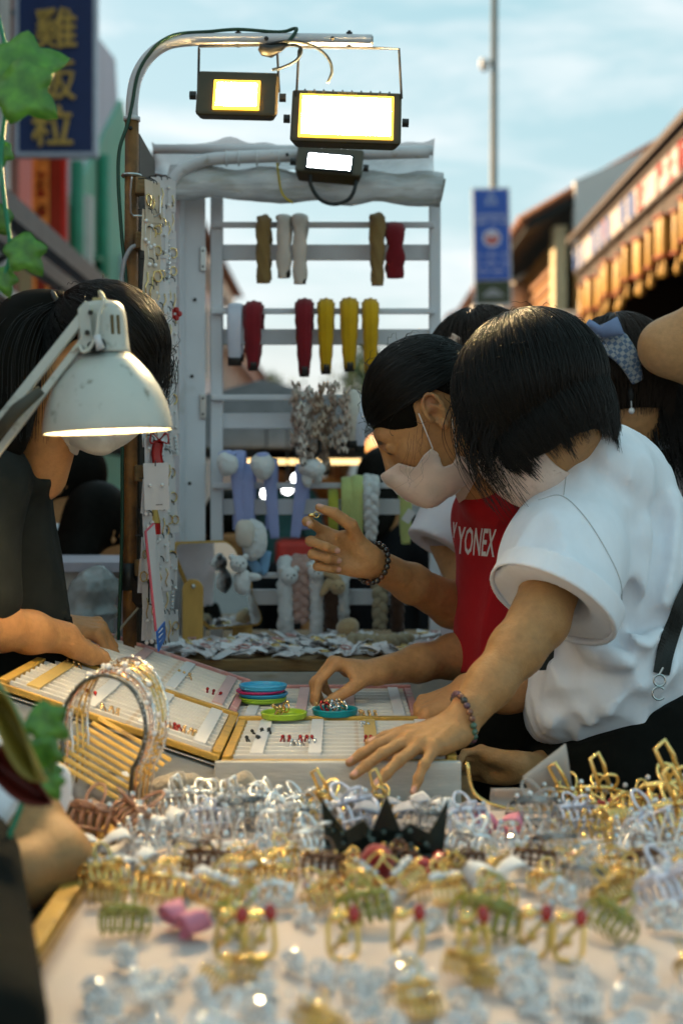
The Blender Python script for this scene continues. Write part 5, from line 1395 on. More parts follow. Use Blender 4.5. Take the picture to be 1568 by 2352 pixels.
for a, b in (((.078, .012, .012), (.066, .030, -.048)), ((.072, -.026, -.030), (.062, .006, -.082))):
    for s in (-1, 1):
        o = wpart('ear_loop', MB().tube([HB @ V(s * a[0], a[1], a[2]), HB @ V(s * (a[0] + b[0]) / 2 + s * .006, (a[1] + b[1]) / 2, (a[2] + b[2]) / 2), HB @ V(s * b[0], b[1], b[2])], .0012, 5), m_strapw, mk)
FHr = Field((-.11, -.15, -.12), (.11, .13, .16), .0035)
FHr.ell((0, -.014, .034), (.081, .104, .102)); 
HLB = [(.125, .030), (.085, .022), (.050, -.004), (.022, -.020), (.004, .022), (-.022, .030), (-.040, .000), (-.048, -.050), (-.075, -.085), (-.20, -.09), (-.2, .2), (.14, .2)]
g = np.meshgrid(*FHr.ax, indexing='ij', sparse=True)
pd = poly_dist(np.broadcast_to(g[1], (1, FHr.n[1], FHr.n[2]))[0].astype('f'), np.broadcast_to(g[2], (1, FHr.n[1], FHr.n[2]))[0].astype('f'), HLB)
FHr.d = np.maximum(FHr.d, pd[None] + .009); FHr.ell((0, -.125, .02), (.035, .03, .035), k=.02)
hB_ = wpart('hair', body_mesh('hair', [(FHr, HB)]), m_scalp, pB)
def clear_ear(Mh, paths):
    Mi = Mh.inverted(); out = []
    for pts in paths:
        ok = True
        for p in pts:
            q = Mi @ p
            if abs(q.x) > .045 and -.050 < q.y < .016 and -.06 < q.z < .026: ok = False; break
        if ok: out.append(pts)
    return out
def hl(q): return in_poly(np.array([q.y]), np.array([q.z]), HLB)[0]
o = strands('strands', clear_ear(HB, back_hair(HB, 4600, (0, -.12, .02), (.0815, .1045, .1025), (0, -.014, .034), hl, 8, off=(0, .003))) + flyaway(HB, 70, (.082, .105, .103), (0, -.014, .034), 3, keep=lambda q: hl(q) and q.z > .0), .0005, m_hair, hB_)
wisps = []
r = random.Random(12)
for k in range(9):
    s = HB @ V(-.066 + r.uniform(-.004, .004), .03 + r.uniform(-.02, .03), -.005 + r.uniform(-.01, .01)); L = r.uniform(.05, .11)
    wisps.append([s + V(-.01 * t + r.uniform(-.02, .02) * t * t, -.008 - .006 * math.sin(3 * t), -L * t) for t in np.linspace(0, 1, 7)])
o = strands('loose_wisps', wisps, .00022, m_hair, hB_)
FT = Field(*bbox([at(1020, 1080, 2.45), at(1300, 1540, 2.45), at(1300, 1540, 2.75), at(1020, 1080, 2.75)], .02), .0048)
FT.cone(at(1168, 1190, 2.62), at(1190, 1500, 2.60), .098, .118, .03); FT.cone(at(1140, 1130, 2.54), at(1140, 1130, 2.70), .05, .05, .05)
FT.cone(at(1120, 1110, 2.56), at(1150, 1160, 2.60), .045, .08, .04); FT.plane(at(1180, 1522, 2.6), V(-.05, 0, -1), .004)
FT.plane(at(1112, 1082, 2.54), V(-.2, 0, 1), .004)
FT.fn(wr_dir(16, .016, (.12, 0, 1), .22, 5.2)); FT.fn(wr(10, .006, (1, 1, .6), 2.3))
meTB = body_mesh('t_shirt', [(FT, None)], it=1)
wpart('t_shirt', meTB, m_tee_r, pB)
wpart('collar', MB().tube(spline([at(1094, 1108, 2.55), at(1092, 1098, 2.53), at(1106, 1096, 2.50), at(1130, 1090, 2.50)], 4), .004, 6), m_tee_r, pB)
decal('lettering', 'YONEX', .070, m_text, meTB, Matrix.Translation(at(1112, 1230, 2.4)) @ Matrix.Rotation(R(3), 4, 'Y') @ FACE_CAM, pB, sx=.25, bold=.0010)
decal('lettering', 'Y', .066, m_text, meTB, Matrix.Translation(at(1064, 1216, 2.4)) @ Matrix.Rotation(R(3), 4, 'Y') @ FACE_CAM, pB, sx=.14, bold=.0012)
FP = Field(*bbox([at(1080, 1500, 2.45), at(1330, 1560, 2.75), V(.2, 2.5, .02), V(.42, 2.75, .02)], .03), .010)
FP.cone(at(1192, 1530, 2.60), at(1190, 1700, 2.60), .115, .13, .03); FP.cone(at(1180, 1700, 2.55), V(.30, 2.55, .05), .09, .05, .03); FP.cone(at(1195, 1700, 2.66), V(.33, 2.70, .05), .09, .05, .03)
FP.fn(wr(9, .008, (1, 1, .7), 1.1)); FP.plane(at(1190, 1516, 2.6), V(0, 0, 1), .003)
wpart('trousers', body_mesh('trousers', [(FP, None)], it=1), m_trous, pB)
ax = (B_E - B_W).normalized()
bracelet('bead_bracelet', B_W + ax * .016, (ax * .96 + V(.0, -.10, .10)).normalized(), .0345, 21, .0054, [(.02, .012, .008), (.10, .03, .01), (.03, .02, .012), (.015, .012, .01)], 'dark brown bead bracelet on the raised wrist')
gp = obj('gold_charm', MB().sphere(at(716, 1158, 2.41), (.007, .004, .0035), 8, 6).tube(arc(at(726, 1157, 2.41), .005, 0, 360, 10)[:-1], .001, 5, closed=True), m_gold_m, smooth=True); tag(gp, 'tiny gold charm pinched between raised fingertips', 'charm')

# ================================================================ C: shopper behind, white tee, reaching over the pink tray
pC = person((.30, 3.0, 0), 'person in white tee behind the red tee reaching over the pink tray')
HC = head_matrix(at(1105, 850, 2.86), (-.8, .25, -.35), (0, 0, 1))
nails = []
C_W, C_E = at(872, 1516, 2.46), at(1110, 1470, 2.66)
F1 = Field(*bbox([at(715, 1600, 2.40), C_W, C_E, at(1090, 1290, 2.85), at(800, 1470, 2.4)], .055), .0025)
F1.chain([at(1030, 1220, 2.88), at(1075, 1320, 2.8), C_E], [.040, .038, .034], .02)
F1.chain([C_E, C_E.lerp(C_W, .3), C_E.lerp(C_W, .65), C_W], [.040, .039, .031, .0245], .02)
fw = V(-.93, -.12, .16).normalized(); nn = V(-.10, .10, 1)
hand(F1, C_W, fw, nn, [(.95, .55, .25), (1.0, .75, .4), (.95, .95, .5), (.95, 1.0, .5)], dict(side=1 if fw.cross(nn).y < 0 else -1, dirs=[(.72, .40, -.62), (.78, .10, -.62), (.74, -.02, -.70)], len=(.048, .036, .028), nail=(-.3, -.9, .3)), s=.96, nails=nails, spread=(.04, .02, -.03, -.08))
F1.fn(lambda x, y, z: .0008 * noise3(x * 90, y * 90, z * 90))
FHc = head_field(neck=HC.inverted() @ at(1140, 1040, 2.96))
wpart('body', body_mesh('body', [(F1, None), (FHc, HC)], nails), m_skin3, pC)
FHr = Field((-.12, -.15, -.14), (.12, .13, .16), .005); FHr.ell((0, -.016, .034), (.083, .106, .104)); FHr.ell((0, -.06, -.04), (.08, .06, .08), k=.04); FHr.ell((0, .13, -.05), (.09, .07, .09), k=.02, op='s')
hC_ = wpart('hair', body_mesh('hair', [(FHr, HC)]), m_scalp, pC)
o = strands('strands', fall_hair(HC, 1200, (0, -.2, .95), (.085, .108, .106), (0, -.016, .034), (.05, 1.4), -.02, lambda p: -.10, 21, grav=.5, off=(0, .01)), .0006, m_hair_b, hC_)
hb = wpart('hair_ruffle', MB().sweep(spline([at(1035, 790, 2.8), at(1042, 765, 2.8), at(1052, 748, 2.8)], 5), (1, 0, 0), .012, .01, 10, twist=1.3, lob=4, amp=.35, noise=.25), M('peach_ruffle', (.62, .42, .32), .8), pC, smooth=True)
FT = Field(*bbox([at(930, 1080, 2.70), at(1250, 1560, 2.8), at(1250, 1100, 3.1)], .03), .0055)
FT.cone(at(1140, 1130, 2.98), at(1150, 1500, 2.98), .115, .125, .03); 
FT.fn(wr_dir(18, .007, (-.5, 0, 1), .3, 6.1)); FT.fn(wr(12, .008, (1, 1, .8), 9.3))
cdC = Vector((-.45, -.25, -.85)).normalized(); add_sleeve(FT, [at(1095, 1120, 2.93), at(1040, 1175, 2.88), at(965, 1285, 2.80)], [.060, .066, .070], at(1003, 1232, 2.84), cdC, fold=wr_dir(14, .006, (-.5, 0, -1), .2, 1.4))
wpart('t_shirt', body_mesh('t_shirt', [(FT, None)], it=1), m_tee_p, pC)
FP = Field((.15, 2.8, .02), (.5, 3.2, .95), .012); FP.cone((.32, 3.0, .9), (.32, 3.0, .75), .12, .13, .03); FP.cone((.27, 2.98, .75), (.27, 2.98, .04), .09, .05, .03); FP.cone((.38, 3.02, .75), (.38, 3.02, .04), .09, .05, .03)
wpart('trousers', body_mesh('trousers', [(FP, None)], it=1), m_trous, pC)

# ================================================================ L: seller in the charcoal tee behind the lamp
pL = person((-.53, 2.25, 0), 'seller in charcoal tee with ponytail bending behind the desk lamp')
HL = head_matrix(at(228, 812, 2.2), (.75, .02, -.66), (0, 0, 1)) @ Matrix.Scale(.90, 4)
nails = []
L_W, L_E = at(150, 1440, 2.22), at(-70, 1405, 2.05)
F1 = Field(*bbox([at(290, 1520, 2.34), L_W, L_E, at(-90, 1240, 2.15)], .055), .0026)
limb(F1, at(-60, 1200, 2.14), L_E, L_W, (.042, .038, .036, .034, .025))
fw = (at(262, 1500, 2.33) - L_W).normalized(); nn = V(.25, -.25, .93)
hand(F1, L_W, fw, nn, [(.12, .25, .15), (.14, .28, .15), (.16, .32, .18), (.18, .36, .2)], dict(side=1 if fw.cross(nn).y > 0 else -1, dirs=[(.7, .7, -.2), (.85, .45, -.2), (.95, .3, -.2)]), s=.96, nails=nails, spread=(.06, .0, -.06, -.14))
F2 = Field(*bbox([at(120, 1375, 2.45), at(210, 1450, 2.5), at(40, 1400, 2.45)], .06), .003)
w2 = at(128, 1408, 2.50); F2.cone(at(20, 1400, 2.42), w2, .036, .026, .02)
hand(F2, w2, V(.9, .0, -.12), V(.1, -.3, .95), [(1.0, 1.3, .7)] * 4, dict(side=1, dirs=[(.6, .5, -.6), (.8, .1, -.6), (.7, -.2, -.7)]), s=.94)
FHl = head_field(neck=HL.inverted() @ at(85, 1060, 2.26))
wpart('body', body_mesh('body', [(F1, None), (F2, None), (FHl, HL)], nails), m_skin, pL)
ml = wpart('face_mask', body_mesh('face_mask', [(mask_from(FHl, [(.098, -.02), (.06, -.035), (.02, -.05), (.012, -.075), (.012, -.118), (.06, -.15), (.13, -.14), (.15, -.02)], .006).fn(lambda x, y, z: .0012 * np.sin(np.arctan2(y - .02, z + .05) * 14)), HL)]), m_maskw, pL)
FHr = Field((-.12, -.19, -.20), (.12, .14, .17), .004); FHr.ell((0, -.014, .034), (.084, .108, .106))
HLL = [(.135, .045), (.085, .040), (.050, .010), (.030, -.035), (.010, -.03), (-.022, .030), (-.040, .000), (-.048, -.050), (-.075, -.085), (-.20, -.09), (-.2, .2), (.14, .2)]
g = np.meshgrid(*FHr.ax, indexing='ij', sparse=True)
pd = poly_dist(np.broadcast_to(g[1], (1, FHr.n[1], FHr.n[2]))[0].astype('f'), np.broadcast_to(g[2], (1, FHr.n[1], FHr.n[2]))[0].astype('f'), HLL)
FHr.d = np.maximum(FHr.d, pd[None] + .009)
hL_ = wpart('hair', body_mesh('hair', [(FHr, HL)]), m_scalp, pL)
def hl2(q): return in_poly(np.array([q.y]), np.array([q.z]), HLL)[0]
o = strands('strands', clear_ear(HL, back_hair(HL, 3000, (0, -.125, .035), (.0845, .1085, .1065), (0, -.014, .034), hl2, 18, off=(0, .004))) + flyaway(HL, 60, (.085, .109, .107), (0, -.014, .034), 33, keep=lambda q: hl2(q)), .0005, m_hair, hL_)
k0 = HL @ V(0, -.122, .035)
wpart('hair_tie', MB().tube(arc(k0, .02, 0, 360, 16, (.5, .0, -.7), (0, 1, 0))[:-1], .006, 8, closed=True), m_blk, pL, smooth=True)
FPt = Field(*bbox([k0, at(-10, 760, 2.2), at(20, 980, 2.16)], .06), .006)
pt = spline([k0, at(60, 712, 2.2), at(25, 790, 2.18), at(20, 880, 2.17), at(15, 985, 2.15)], 3); FPt.chain(pt, [.02 + .028 * math.sin(min(1, i / 5) * 1.57) - .02 * max(0, (i - 8) / 5) for i in range(len(pt))], .01)
pn = wpart('ponytail', body_mesh('ponytail', [(FPt, None)]), m_scalp, pL)
pts = []
r = random.Random(2)
for k in range(900):
    ox, oy, of = r.gauss(0, .6), r.gauss(0, .6), r.uniform(-.5, .5)
    L = len(pt) - r.randrange(0, 4); pts.append([p + V(ox, oy, 0) * (.012 + .030 * math.sin(min(1, i / 5) * 1.57)) + V(0, 0, of * .01) for i, p in enumerate(pt[:L])])
o = strands('strands', pts, .0006, m_hair, pn)
fr_ = []
for k in range(160):     # fringe over the forehead
    s = HL @ V(r.uniform(-.07, .07), .06 + r.uniform(-.01, .03), .085 + r.uniform(-.02, .015)); L = r.uniform(.05, .11); side = r.uniform(-.015, .02)
    fr_.append([s + (HL.to_3x3() @ V(0, .028 * math.sin(t * 2.2), -L * t)) + V(side * t, 0, -.01 * t * t) for t in np.linspace(0, 1, 8)])
o = strands('fringe', fr_, .0005, m_hair, hL_)
FT = Field(*bbox([at(-200, 960, 1.97), at(160, 1440, 2.1), at(-100, 1000, 2.45)], .02), .0052)
FT.cone(at(20, 1085, 2.28), at(28, 1420, 2.28), .070, .088, .03); FT.cone(at(-40, 1080, 2.16), at(-40, 1080, 2.42), .065, .065, .05); FT.ell(at(70, 1035, 2.25), (.05, .06, .045), k=.04)
FT.cone(at(-55, 1110, 2.13), at(-75, 1330, 2.09), .062, .075, .04); FT.plane(at(0, 1425, 2.2), V(0, 0, -1), .004)
FT.ell(at(105, 1000, 2.22), (.052, .056, .05), k=.02, op='s')
FT.fn(wr_dir(15, .017, (.18, 0, 1), .22, 2.2)); FT.fn(wr(10, .007, (1, 1, .6), 8.3))
meTL = body_mesh('t_shirt', [(FT, None)], it=1)
wpart('t_shirt', meTL, m_tee_g, pL)
decal('lettering', 'AE', .040, m_text, meTL, Matrix.Translation(at(136, 1200, 2.1)) @ FACE_CAM, pL, sx=.30, bold=.001)
for k in range(3): decal('lettering', ('since', 'daily', 'goods')[k], .016, m_text, meTL, Matrix.Translation(at(134, 1226 + k * 9, 2.1)) @ FACE_CAM, pL, sx=.5)
FP = Field((-.75, 2.05, .02), (-.35, 2.5, 1.05), .012); FP.cone((-.53, 2.28, 1.02), (-.53, 2.28, .8), .10, .13, .03); FP.cone((-.49, 2.24, .8), (-.49, 2.22, .04), .09, .05, .03); FP.cone((-.57, 2.32, .8), (-.57, 2.34, .04), .09, .05, .03)
wpart('trousers', body_mesh('trousers', [(FP, None)], it=1), m_trous, pL)

# ================================================================ D: shopper with gingham hair band
pD = person((.62, 2.8, 0), 'person with blue gingham bow hair band and pearl earring')
HD = head_matrix(at(1412, 875, 2.76), (-.72, .60, -.18), (0, 0, 1))
FHd = head_field(neck=HD.inverted() @ at(1480, 1040, 2.85))
FN = Field(*bbox([at(1420, 880, 2.75), at(1470, 1040, 2.85)], .08), .005); FN.cone(at(1430, 880, 2.78), at(1480, 1040, 2.86), .055, .065, .02)
wpart('body', body_mesh('body', [(FHd, HD), (FN, None)]), m_skin3, pD)
FHr = Field((-.13, -.18, -.22), (.13, .14, .17), .005); FHr.ell((0, -.016, .036), (.086, .110, .108)); FHr.ell((0, .10, -.06), (.085, .09, .09), k=.02, op='s'); FHr.plane((0, 0, -.045), (0, .4, -1), .01)
hD_ = wpart('hair', body_mesh('hair', [(FHr, HD)]), m_scalp, pD)
o = strands('strands', fall_hair(HD, 1400, (0, -.1, .99), (.087, .111, .109), (0, -.016, .036), (.05, 1.4), -.01, lambda p: -.05 - .2 * max(0, -p.y), 22, grav=.5, off=(0, .008), keep=lambda pts: pts[-1].y < .06), .0006, m_hair_b, hD_)
bk = []
r = random.Random(6)
for k in range(900):     # long hair behind the shoulder
    s = at(1470 + r.uniform(-15, 80), 800 + r.uniform(-40, 50), 2.74 + r.uniform(-.03, .08)); L = r.uniform(.16, .26)
    bk.append([s + V(.05 * t + r.uniform(-.006, .006), 0, -L * t) for t in np.linspace(0, 1, 8)])
o = strands('long_hair', bk, .0008, m_hair, hD_)
gm = bpy.data.materials.new('blue_gingham'); gm.use_nodes = True
_n, _l = gm.node_tree.nodes, gm.node_tree.links; _b = _n['Principled BSDF']; _b.inputs['Roughness'].default_value = .85
_tc = _n.new('ShaderNodeTexCoord'); _mp = _n.new('ShaderNodeMapping'); _mp.inputs['Rotation'].default_value = (.3, .6, .5); _ck = _n.new('ShaderNodeTexChecker'); _ck.inputs['Scale'].default_value = 130
_ck.inputs['Color1'].default_value = (.10, .14, .22, 1); _ck.inputs['Color2'].default_value = (.34, .34, .34, 1)
_l.new(_tc.outputs['Object'], _mp.inputs['Vector']); _l.new(_mp.outputs['Vector'], _ck.inputs['Vector']); _l.new(_ck.outputs['Color'], _b.inputs['Base Color'])
bd = spline([at(1368, 732, 2.70), at(1400, 752, 2.655), at(1440, 795, 2.64), at(1465, 850, 2.655)], 6)
hbd = wpart('hair_band', MB().sweep(bd, (.7, 0, .5), [.028 - .014 * abs(i / len(bd) - .4) * 2 for i in range(len(bd))], .005, 10), gm, pD, smooth=True)
m_bluefab = M('slate_blue_cloth', (.17, .22, .36), .85, var=.1, bump=.1, bscale=120)
def lobe(p0, p1, w0, w1): 
    return MB().sweep(spline([p0, p0.lerp(p1, .5) + V(0, -.006, 0), p1], 5), (0, .25, 1), [w0 + (w1 - w0) * (i / 10) ** .7 for i in range(11)], [.012, .014, .014, .013, .012, .012, .011, .010, .008, .006, .004], 12)
o = wpart('bow', lobe(at(1378, 738, 2.645), at(1425, 722, 2.63), .010, .019), m_bluefab, hbd, smooth=True)
o = wpart('bow', lobe(at(1376, 738, 2.645), at(1350, 716, 2.66), .010, .008), m_bluefab, hbd, smooth=True)
er = wpart('earring', MB().sphere(at(1450, 918, 2.66), .0062, 12, 8).cyl(at(1449, 895, 2.66), at(1450, 914, 2.66), .0009, n=5), m_pearl, pD, smooth=True)
FE = wpart('ear', MB().sphere(at(1447, 880, 2.67), (.010, .012, .024), 12, 8), m_skin3, pD, smooth=True)
pcs = [at(1310 + 28 * t, 757 + 8 * math.sin(t * 3) + 12 * t, 2.66) for t in np.linspace(0, 1, 7)]
hcl = empty('pearl_hair_clip', at(1325, 765, 2.66)); tag(hcl, 'small pearl hair clip between the two dark heads', 'hair clip')
for p in pcs: wpart('pearl', MB().sphere(p, .0042, 8, 6), m_pearl, hcl, smooth=True)
hc2 = empty('shell_hair_clip', at(1362, 808, 2.64)); tag(hc2, 'triangular pearly hair clip beside the gingham band', 'hair clip')
wpart('frame', MB().tube([at(1352, 790, 2.62), at(1374, 826, 2.62), at(1360, 815, 2.62), at(1350, 797, 2.62)], .003, 6, closed=True), m_pearl, hc2)
FT = Field(*bbox([at(1430, 960, 2.7), at(1800, 1500, 2.75), at(1700, 1000, 3.1)], .02), .007)
FT.cone(at(1580, 1120, 2.90), at(1600, 1480, 2.90), .13, .14, .03); FT.cone(at(1545, 1050, 2.84), at(1600, 1060, 3.0), .075, .08, .05); FT.fn(wr(12, .009, (1, 1, .7), 5.5))
tD = wpart('shirt', body_mesh('shirt', [(FT, None)], it=1), m_tee_p, pD)
o = wpart('collar', MB().grid(lambda a, b: at(1448 + 120 * a, 1008 - 30 * math.sin(a * 2.2) + (40 - 18 * a) * b, 2.74 + .02 * a - .012 * b), 12, 4, .003), m_tee_w, tD, smooth=True)
FP = Field((.45, 2.7, .02), (.95, 3.15, .95), .014); FP.cone((.69, 2.9, .92), (.69, 2.9, .75), .13, .14, .03); FP.cone((.63, 2.88, .75), (.63, 2.88, .04), .09, .05, .03); FP.cone((.75, 2.92, .75), (.75, 2.92, .04), .09, .05, .03)
wpart('trousers', body_mesh('trousers', [(FP, None)], it=1), m_trous, pD)

# ================================================================ E: bare bent arm entering from the side
pE = person((.92, 2.62, 0), 'person at the picture edge raising a bare bent elbow')
F1 = Field((.45, 2.4, .95), (1.25, 2.9, 1.75), .006)
ee = at(1532, 772, 2.6)
F1.chain([V(.93, 2.66, 1.36), V(.76, 2.63, 1.44), ee], [.06, .056, .047], .03); F1.chain([ee, V(.70, 2.55, 1.585), V(.80, 2.5, 1.66)], [.047, .043, .03], .03)
F1.chain([V(.80, 2.5, 1.66), V(.84, 2.48, 1.70)], [.03, .03], .02)
wpart('body', body_mesh('body', [(F1, None), (head_field(h=.006, neck=(0, -.03, -.2)), head_matrix(V(.98, 2.62, 1.60), (-.6, .7, 0), (0, 0, 1)))]), m_skin3, pE)
FT = Field((.78, 2.4, .85), (1.25, 2.9, 1.5), .012); FT.cone((1.0, 2.65, 1.36), (1.0, 2.65, .95), .10, .13, .03); FT.cone((.93, 2.65, 1.38), (.88, 2.65, 1.41), .075, .07, .03)
wpart('t_shirt', body_mesh('t_shirt', [(FT, None)], it=1), m_tee_g, pE)
FHr = Field((-.12, -.14, -.12), (.12, .13, .16), .008); FHr.ell((0, -.016, .034), (.084, .108, .106)); FHr.ell((0, .12, -.06), (.09, .09, .09), k=.02, op='s')
wpart('hair', body_mesh('hair', [(FHr, head_matrix(V(.98, 2.62, 1.60), (-.6, .7, 0), (0, 0, 1)))]), m_scalp, pE)
FP = Field((.8, 2.45, .02), (1.2, 2.85, 1.0), .014); FP.cone((1.0, 2.65, .96), (1.0, 2.65, .75), .12, .13, .03); FP.cone((.94, 2.65, .75), (.94, 2.65, .04), .09, .05, .03); FP.cone((1.06, 2.65, .75), (1.06, 2.65, .04), .09, .05, .03)
wpart('trousers', body_mesh('trousers', [(FP, None)], it=1), m_trous, pE)

# ================================================================ F: seated helper at the near corner, elbow only
pF = person((-.48, 1.5, 0), 'helper in white sleeve and black trousers with elbow beside the table')
f_e = at(128, 1950, 1.54)
F1 = Field((-.75, 1.25, .60), (-.20, 1.75, 1.15), .0045)
F1.chain([at(-40, 1820, 1.60), at(50, 1860, 1.57), f_e], [.042, .040, .036], .02); F1.chain([f_e, at(40, 1985, 1.50), at(-80, 1990, 1.46)], [.036, .034, .026], .02)
wpart('body', body_mesh('body', [(F1, None), (head_field(h=.006, neck=(0, -.03, -.2)), head_matrix(V(-.62, 1.62, 1.28), (.2, -.95, -.1), (0, 0, 1)))]), m_skin2, pF)
FT = Field((-.80, 1.3, .55), (-.25, 1.85, 1.2), .006)
FT.cone(at(-200, 1640, 1.62), at(-190, 1900, 1.62), .10, .12, .03); FT.fn(wr(14, .007, (1, 1, 1), 3.3))
cdF = (at(45, 1842, 1.58) - at(-90, 1745, 1.63)).normalized(); add_sleeve(FT, [at(-110, 1745, 1.64), at(-10, 1795, 1.60), at(150, 1880, 1.555)], [.050, .056, .062], at(88, 1842, 1.570), (cdF + V(.2, 0, -.1)).normalized())
wpart('t_shirt', body_mesh('t_shirt', [(FT, None)], it=1), m_tee_w, pF)
FP = Field((-.78, .95, .02), (-.20, 1.8, 1.0), .010)
FP.cone((-.52, 1.62, .62), (-.38, 1.18, .60), .10, .075, .03); FP.cone((-.38, 1.18, .60), (-.42, 1.15, .04), .072, .05, .03); FP.cone(at(-90, 1960, 1.45), at(-10, 2330, 1.06), .060, .040, .03); FP.cone((-.62, 1.62, .62), (-.55, 1.2, .60), .09, .07, .03); FP.cone((-.55, 1.2, .6), (-.57, 1.18, .04), .07, .05, .03)
wpart('trousers', body_mesh('trousers', [(FP, None)], it=1), m_trous, pF)
FHr = Field((-.12, -.14, -.12), (.12, .13, .16), .008); FHr.ell((0, -.016, .034), (.084, .108, .106)); FHr.ell((0, .12, -.06), (.09, .09, .09), k=.02, op='s')
wpart('hair', body_mesh('hair', [(FHr, head_matrix(V(-.62, 1.62, 1.28), (.2, -.95, -.1), (0, 0, 1)))]), m_scalp, pF)
stl = empty('stool', (-.55, 1.62, 0)); tag(stl, 'low stool under the seated helper', 'stool')
wpart('seat', MB().lathe([(.02, .50), (.15, .50), (.16, .515), (.15, .53), (.02, .53)], 20, Matrix.Translation((-.56, 1.62, 0))), m_oldwood, stl)
for a in range(4): wpart('leg', MB().cyl((-.56 + .12 * math.cos(a * 1.57 + .8), 1.62 + .12 * math.sin(a * 1.57 + .8), .5), (-.56 + .16 * math.cos(a * 1.57 + .8), 1.62 + .16 * math.sin(a * 1.57 + .8), 0), .014), m_oldwood, stl)
# ---------------------------------------------------------------- desk lamp
DK = 1.85
dl_ = empty('desk_lamp', at(248, 967, DK)); tag(dl_, 'worn white dome desk lamp on a jointed arm, bulb lit', 'lamp')
m_enamel = M('white_enamel', (.50, .50, .45), .38, var=.1, scale=10, col2=(.26, .25, .20), c2lo=.60, c2hi=.74, c2scale=60, coat=.25)
m_enamel_in = M('white_enamel_inside', (.75, .72, .65), .5, var=.03)
LM = Matrix.Rotation(R(-2.9), 4, 'Y')
def LP(name, mb, mat, **k):
    o = obj(name, mb, mat, dl_, **k); o.matrix_local = LM; return o
sh = [(.0835, 0), (.0838, .003), (.0826, .015), (.078, .036), (.0695, .057), (.057, .077), (.045, .091), (.0345, .1005)]
LP('shade', MB().lathe(sh + [(.0335, .0995), (.044, .0895), (.056, .0755), (.0683, .056), (.0768, .0355), (.0815, .015), (.0826, .003), (.0825, 0)], 64, close=True), m_enamel, smooth=True)
nk = [(.0343, .1008), (.0335, .106), (.0318, .13), (.0310, .150), (.0285, .162), (.023, .1685), (.012, .171), (.001, .1715)]
nko = LP('neck', MB().lathe(nk, 48), m_enamel, smooth=True)
for a in (-58, -42):
    aa = R(a); rr = .0322
    o = obj('vent_slot', MB().box((.0042, .002, .025), (rr * math.cos(aa), rr * math.sin(aa), .1365), Matrix.Rotation(aa + math.pi / 2, 3, 'Z')), M('vent_dark', (.10, .06, .01), .5), nko, bevel=.0009)
LP('seam_ring', MB().tube(arc((0, 0, .1006), .0345, 0, 360, 48, (1, 0, 0), (0, 1, 0))[:-1], .0008, 5, closed=True), m_blk)
bulb = M('lamp_bulb', (1, .9, .7), .4, var=0, emit=(1, .70, .34), estr=48)
LP('bulb', MB().lathe([(.004, .028), (.018, .034), (.026, .048), (.024, .062), (.014, .08), (.013, .098)], 20), bulb, smooth=True)
c0 = at(248, 967, DK)
def rel(u, v, d=DK): return at(u, v, d) - c0
def bar(name, a, b, w, mat=m_enamel):
    a, b = Vector(a), Vector(b); z = (b - a).normalized(); x = z.cross(V(0, 1, 0)).normalized(); y = z.cross(x)
    return obj(name, MB().box((w, w, (b - a).length), (0, 0, 0)), mat, dl_, bevel=.0015), frame(x, y, z, (a + b) / 2)
for (a, b, w) in ((rel(192, 700, DK - .036), rel(-190, 1180, DK - .036), .0125), (rel(206, 738, DK - .034), rel(-160, 1215, DK - .034), .0095)):
    o, m = bar('arm_bar', a, b, w); o.matrix_local = m
br_ = [rel(x, y, DK - .044) for x, y in ((178, 684), (196, 664), (205, 672), (210, 740), (214, 772), (196, 782), (186, 760))]
pl2 = MB(); nb_ = len(br_); pl2.add([p for p in br_] + [p + V(0, .004, 0) for p in br_], [tuple(range(nb_)), tuple(range(2 * nb_ - 1, nb_ - 1, -1))] + [(i, nb_ + i, nb_ + (i + 1) % nb_, (i + 1) % nb_) for i in range(nb_)])
obj('bracket', pl2, m_enamel, dl_, bevel=.0008)
obj('pivot', MB().sweep([rel(205, 770, DK - .040), rel(222, 768, DK - .042), rel(240, 764, DK - .038)], (0, 0, 1), [.006, .009, .007], .006, 10), m_blk, dl_, smooth=True)
obj('wing_nut', MB().sweep([rel(222, 745, DK - .05), rel(226, 760, DK - .052), rel(232, 777, DK - .05)], (1, 0, 0), [.005, .0045, .006], .003, 8), m_pipew, dl_, smooth=True)
for x, y in ((208, 692), (200, 738)): obj('bolt', MB().cyl(rel(x, y, DK - .052), rel(x, y, DK - .042), .0035, n=8), m_blk, dl_)
obj('cord', MB().tube(spline([rel(232, 668, DK - .01), rel(229, 645, DK - .02), rel(238, 662, DK - .038), rel(226, 700, DK - .046), rel(222, 740, DK - .05), rel(205, 775, DK - .05), rel(190, 782, DK - .05), rel(180, 770, DK - .045), rel(150, 800, DK - .03)], 7), .0023, 8), M('lamp_cord', (.55, .52, .45), .5), dl_, smooth=True)
obj('cord_clip', MB().box((.016, .012, .010), rel(228, 668, DK - .012)), M('clip_ochre', (.45, .36, .16), .5), dl_, bevel=.001)
o, m = bar('lower_arm', rel(-190, 1190, DK - .036), V(-.60, 2.05, .87) - c0, .0125); o.matrix_local = m
obj('joint_handle', MB().sweep([rel(95, 870, DK - .06), rel(40, 915, DK - .06), rel(-20, 985, DK - .06)], (1, 0, .6), [.006, .009, .008], .006, 8), M('dark_handle', (.05, .045, .03), .6), dl_, smooth=True)
obj('clamp', MB().box((.05, .05, .016), V(-.53, 2.05, .848) - c0).box((.012, .05, .10), V(-.55, 2.05, .82) - c0).box((.05, .03, .01), V(-.53, 2.05, .772) - c0).cyl(V(-.60, 2.05, .87) - c0, V(-.55, 2.05, .86) - c0, .01), m_enamel, dl_)

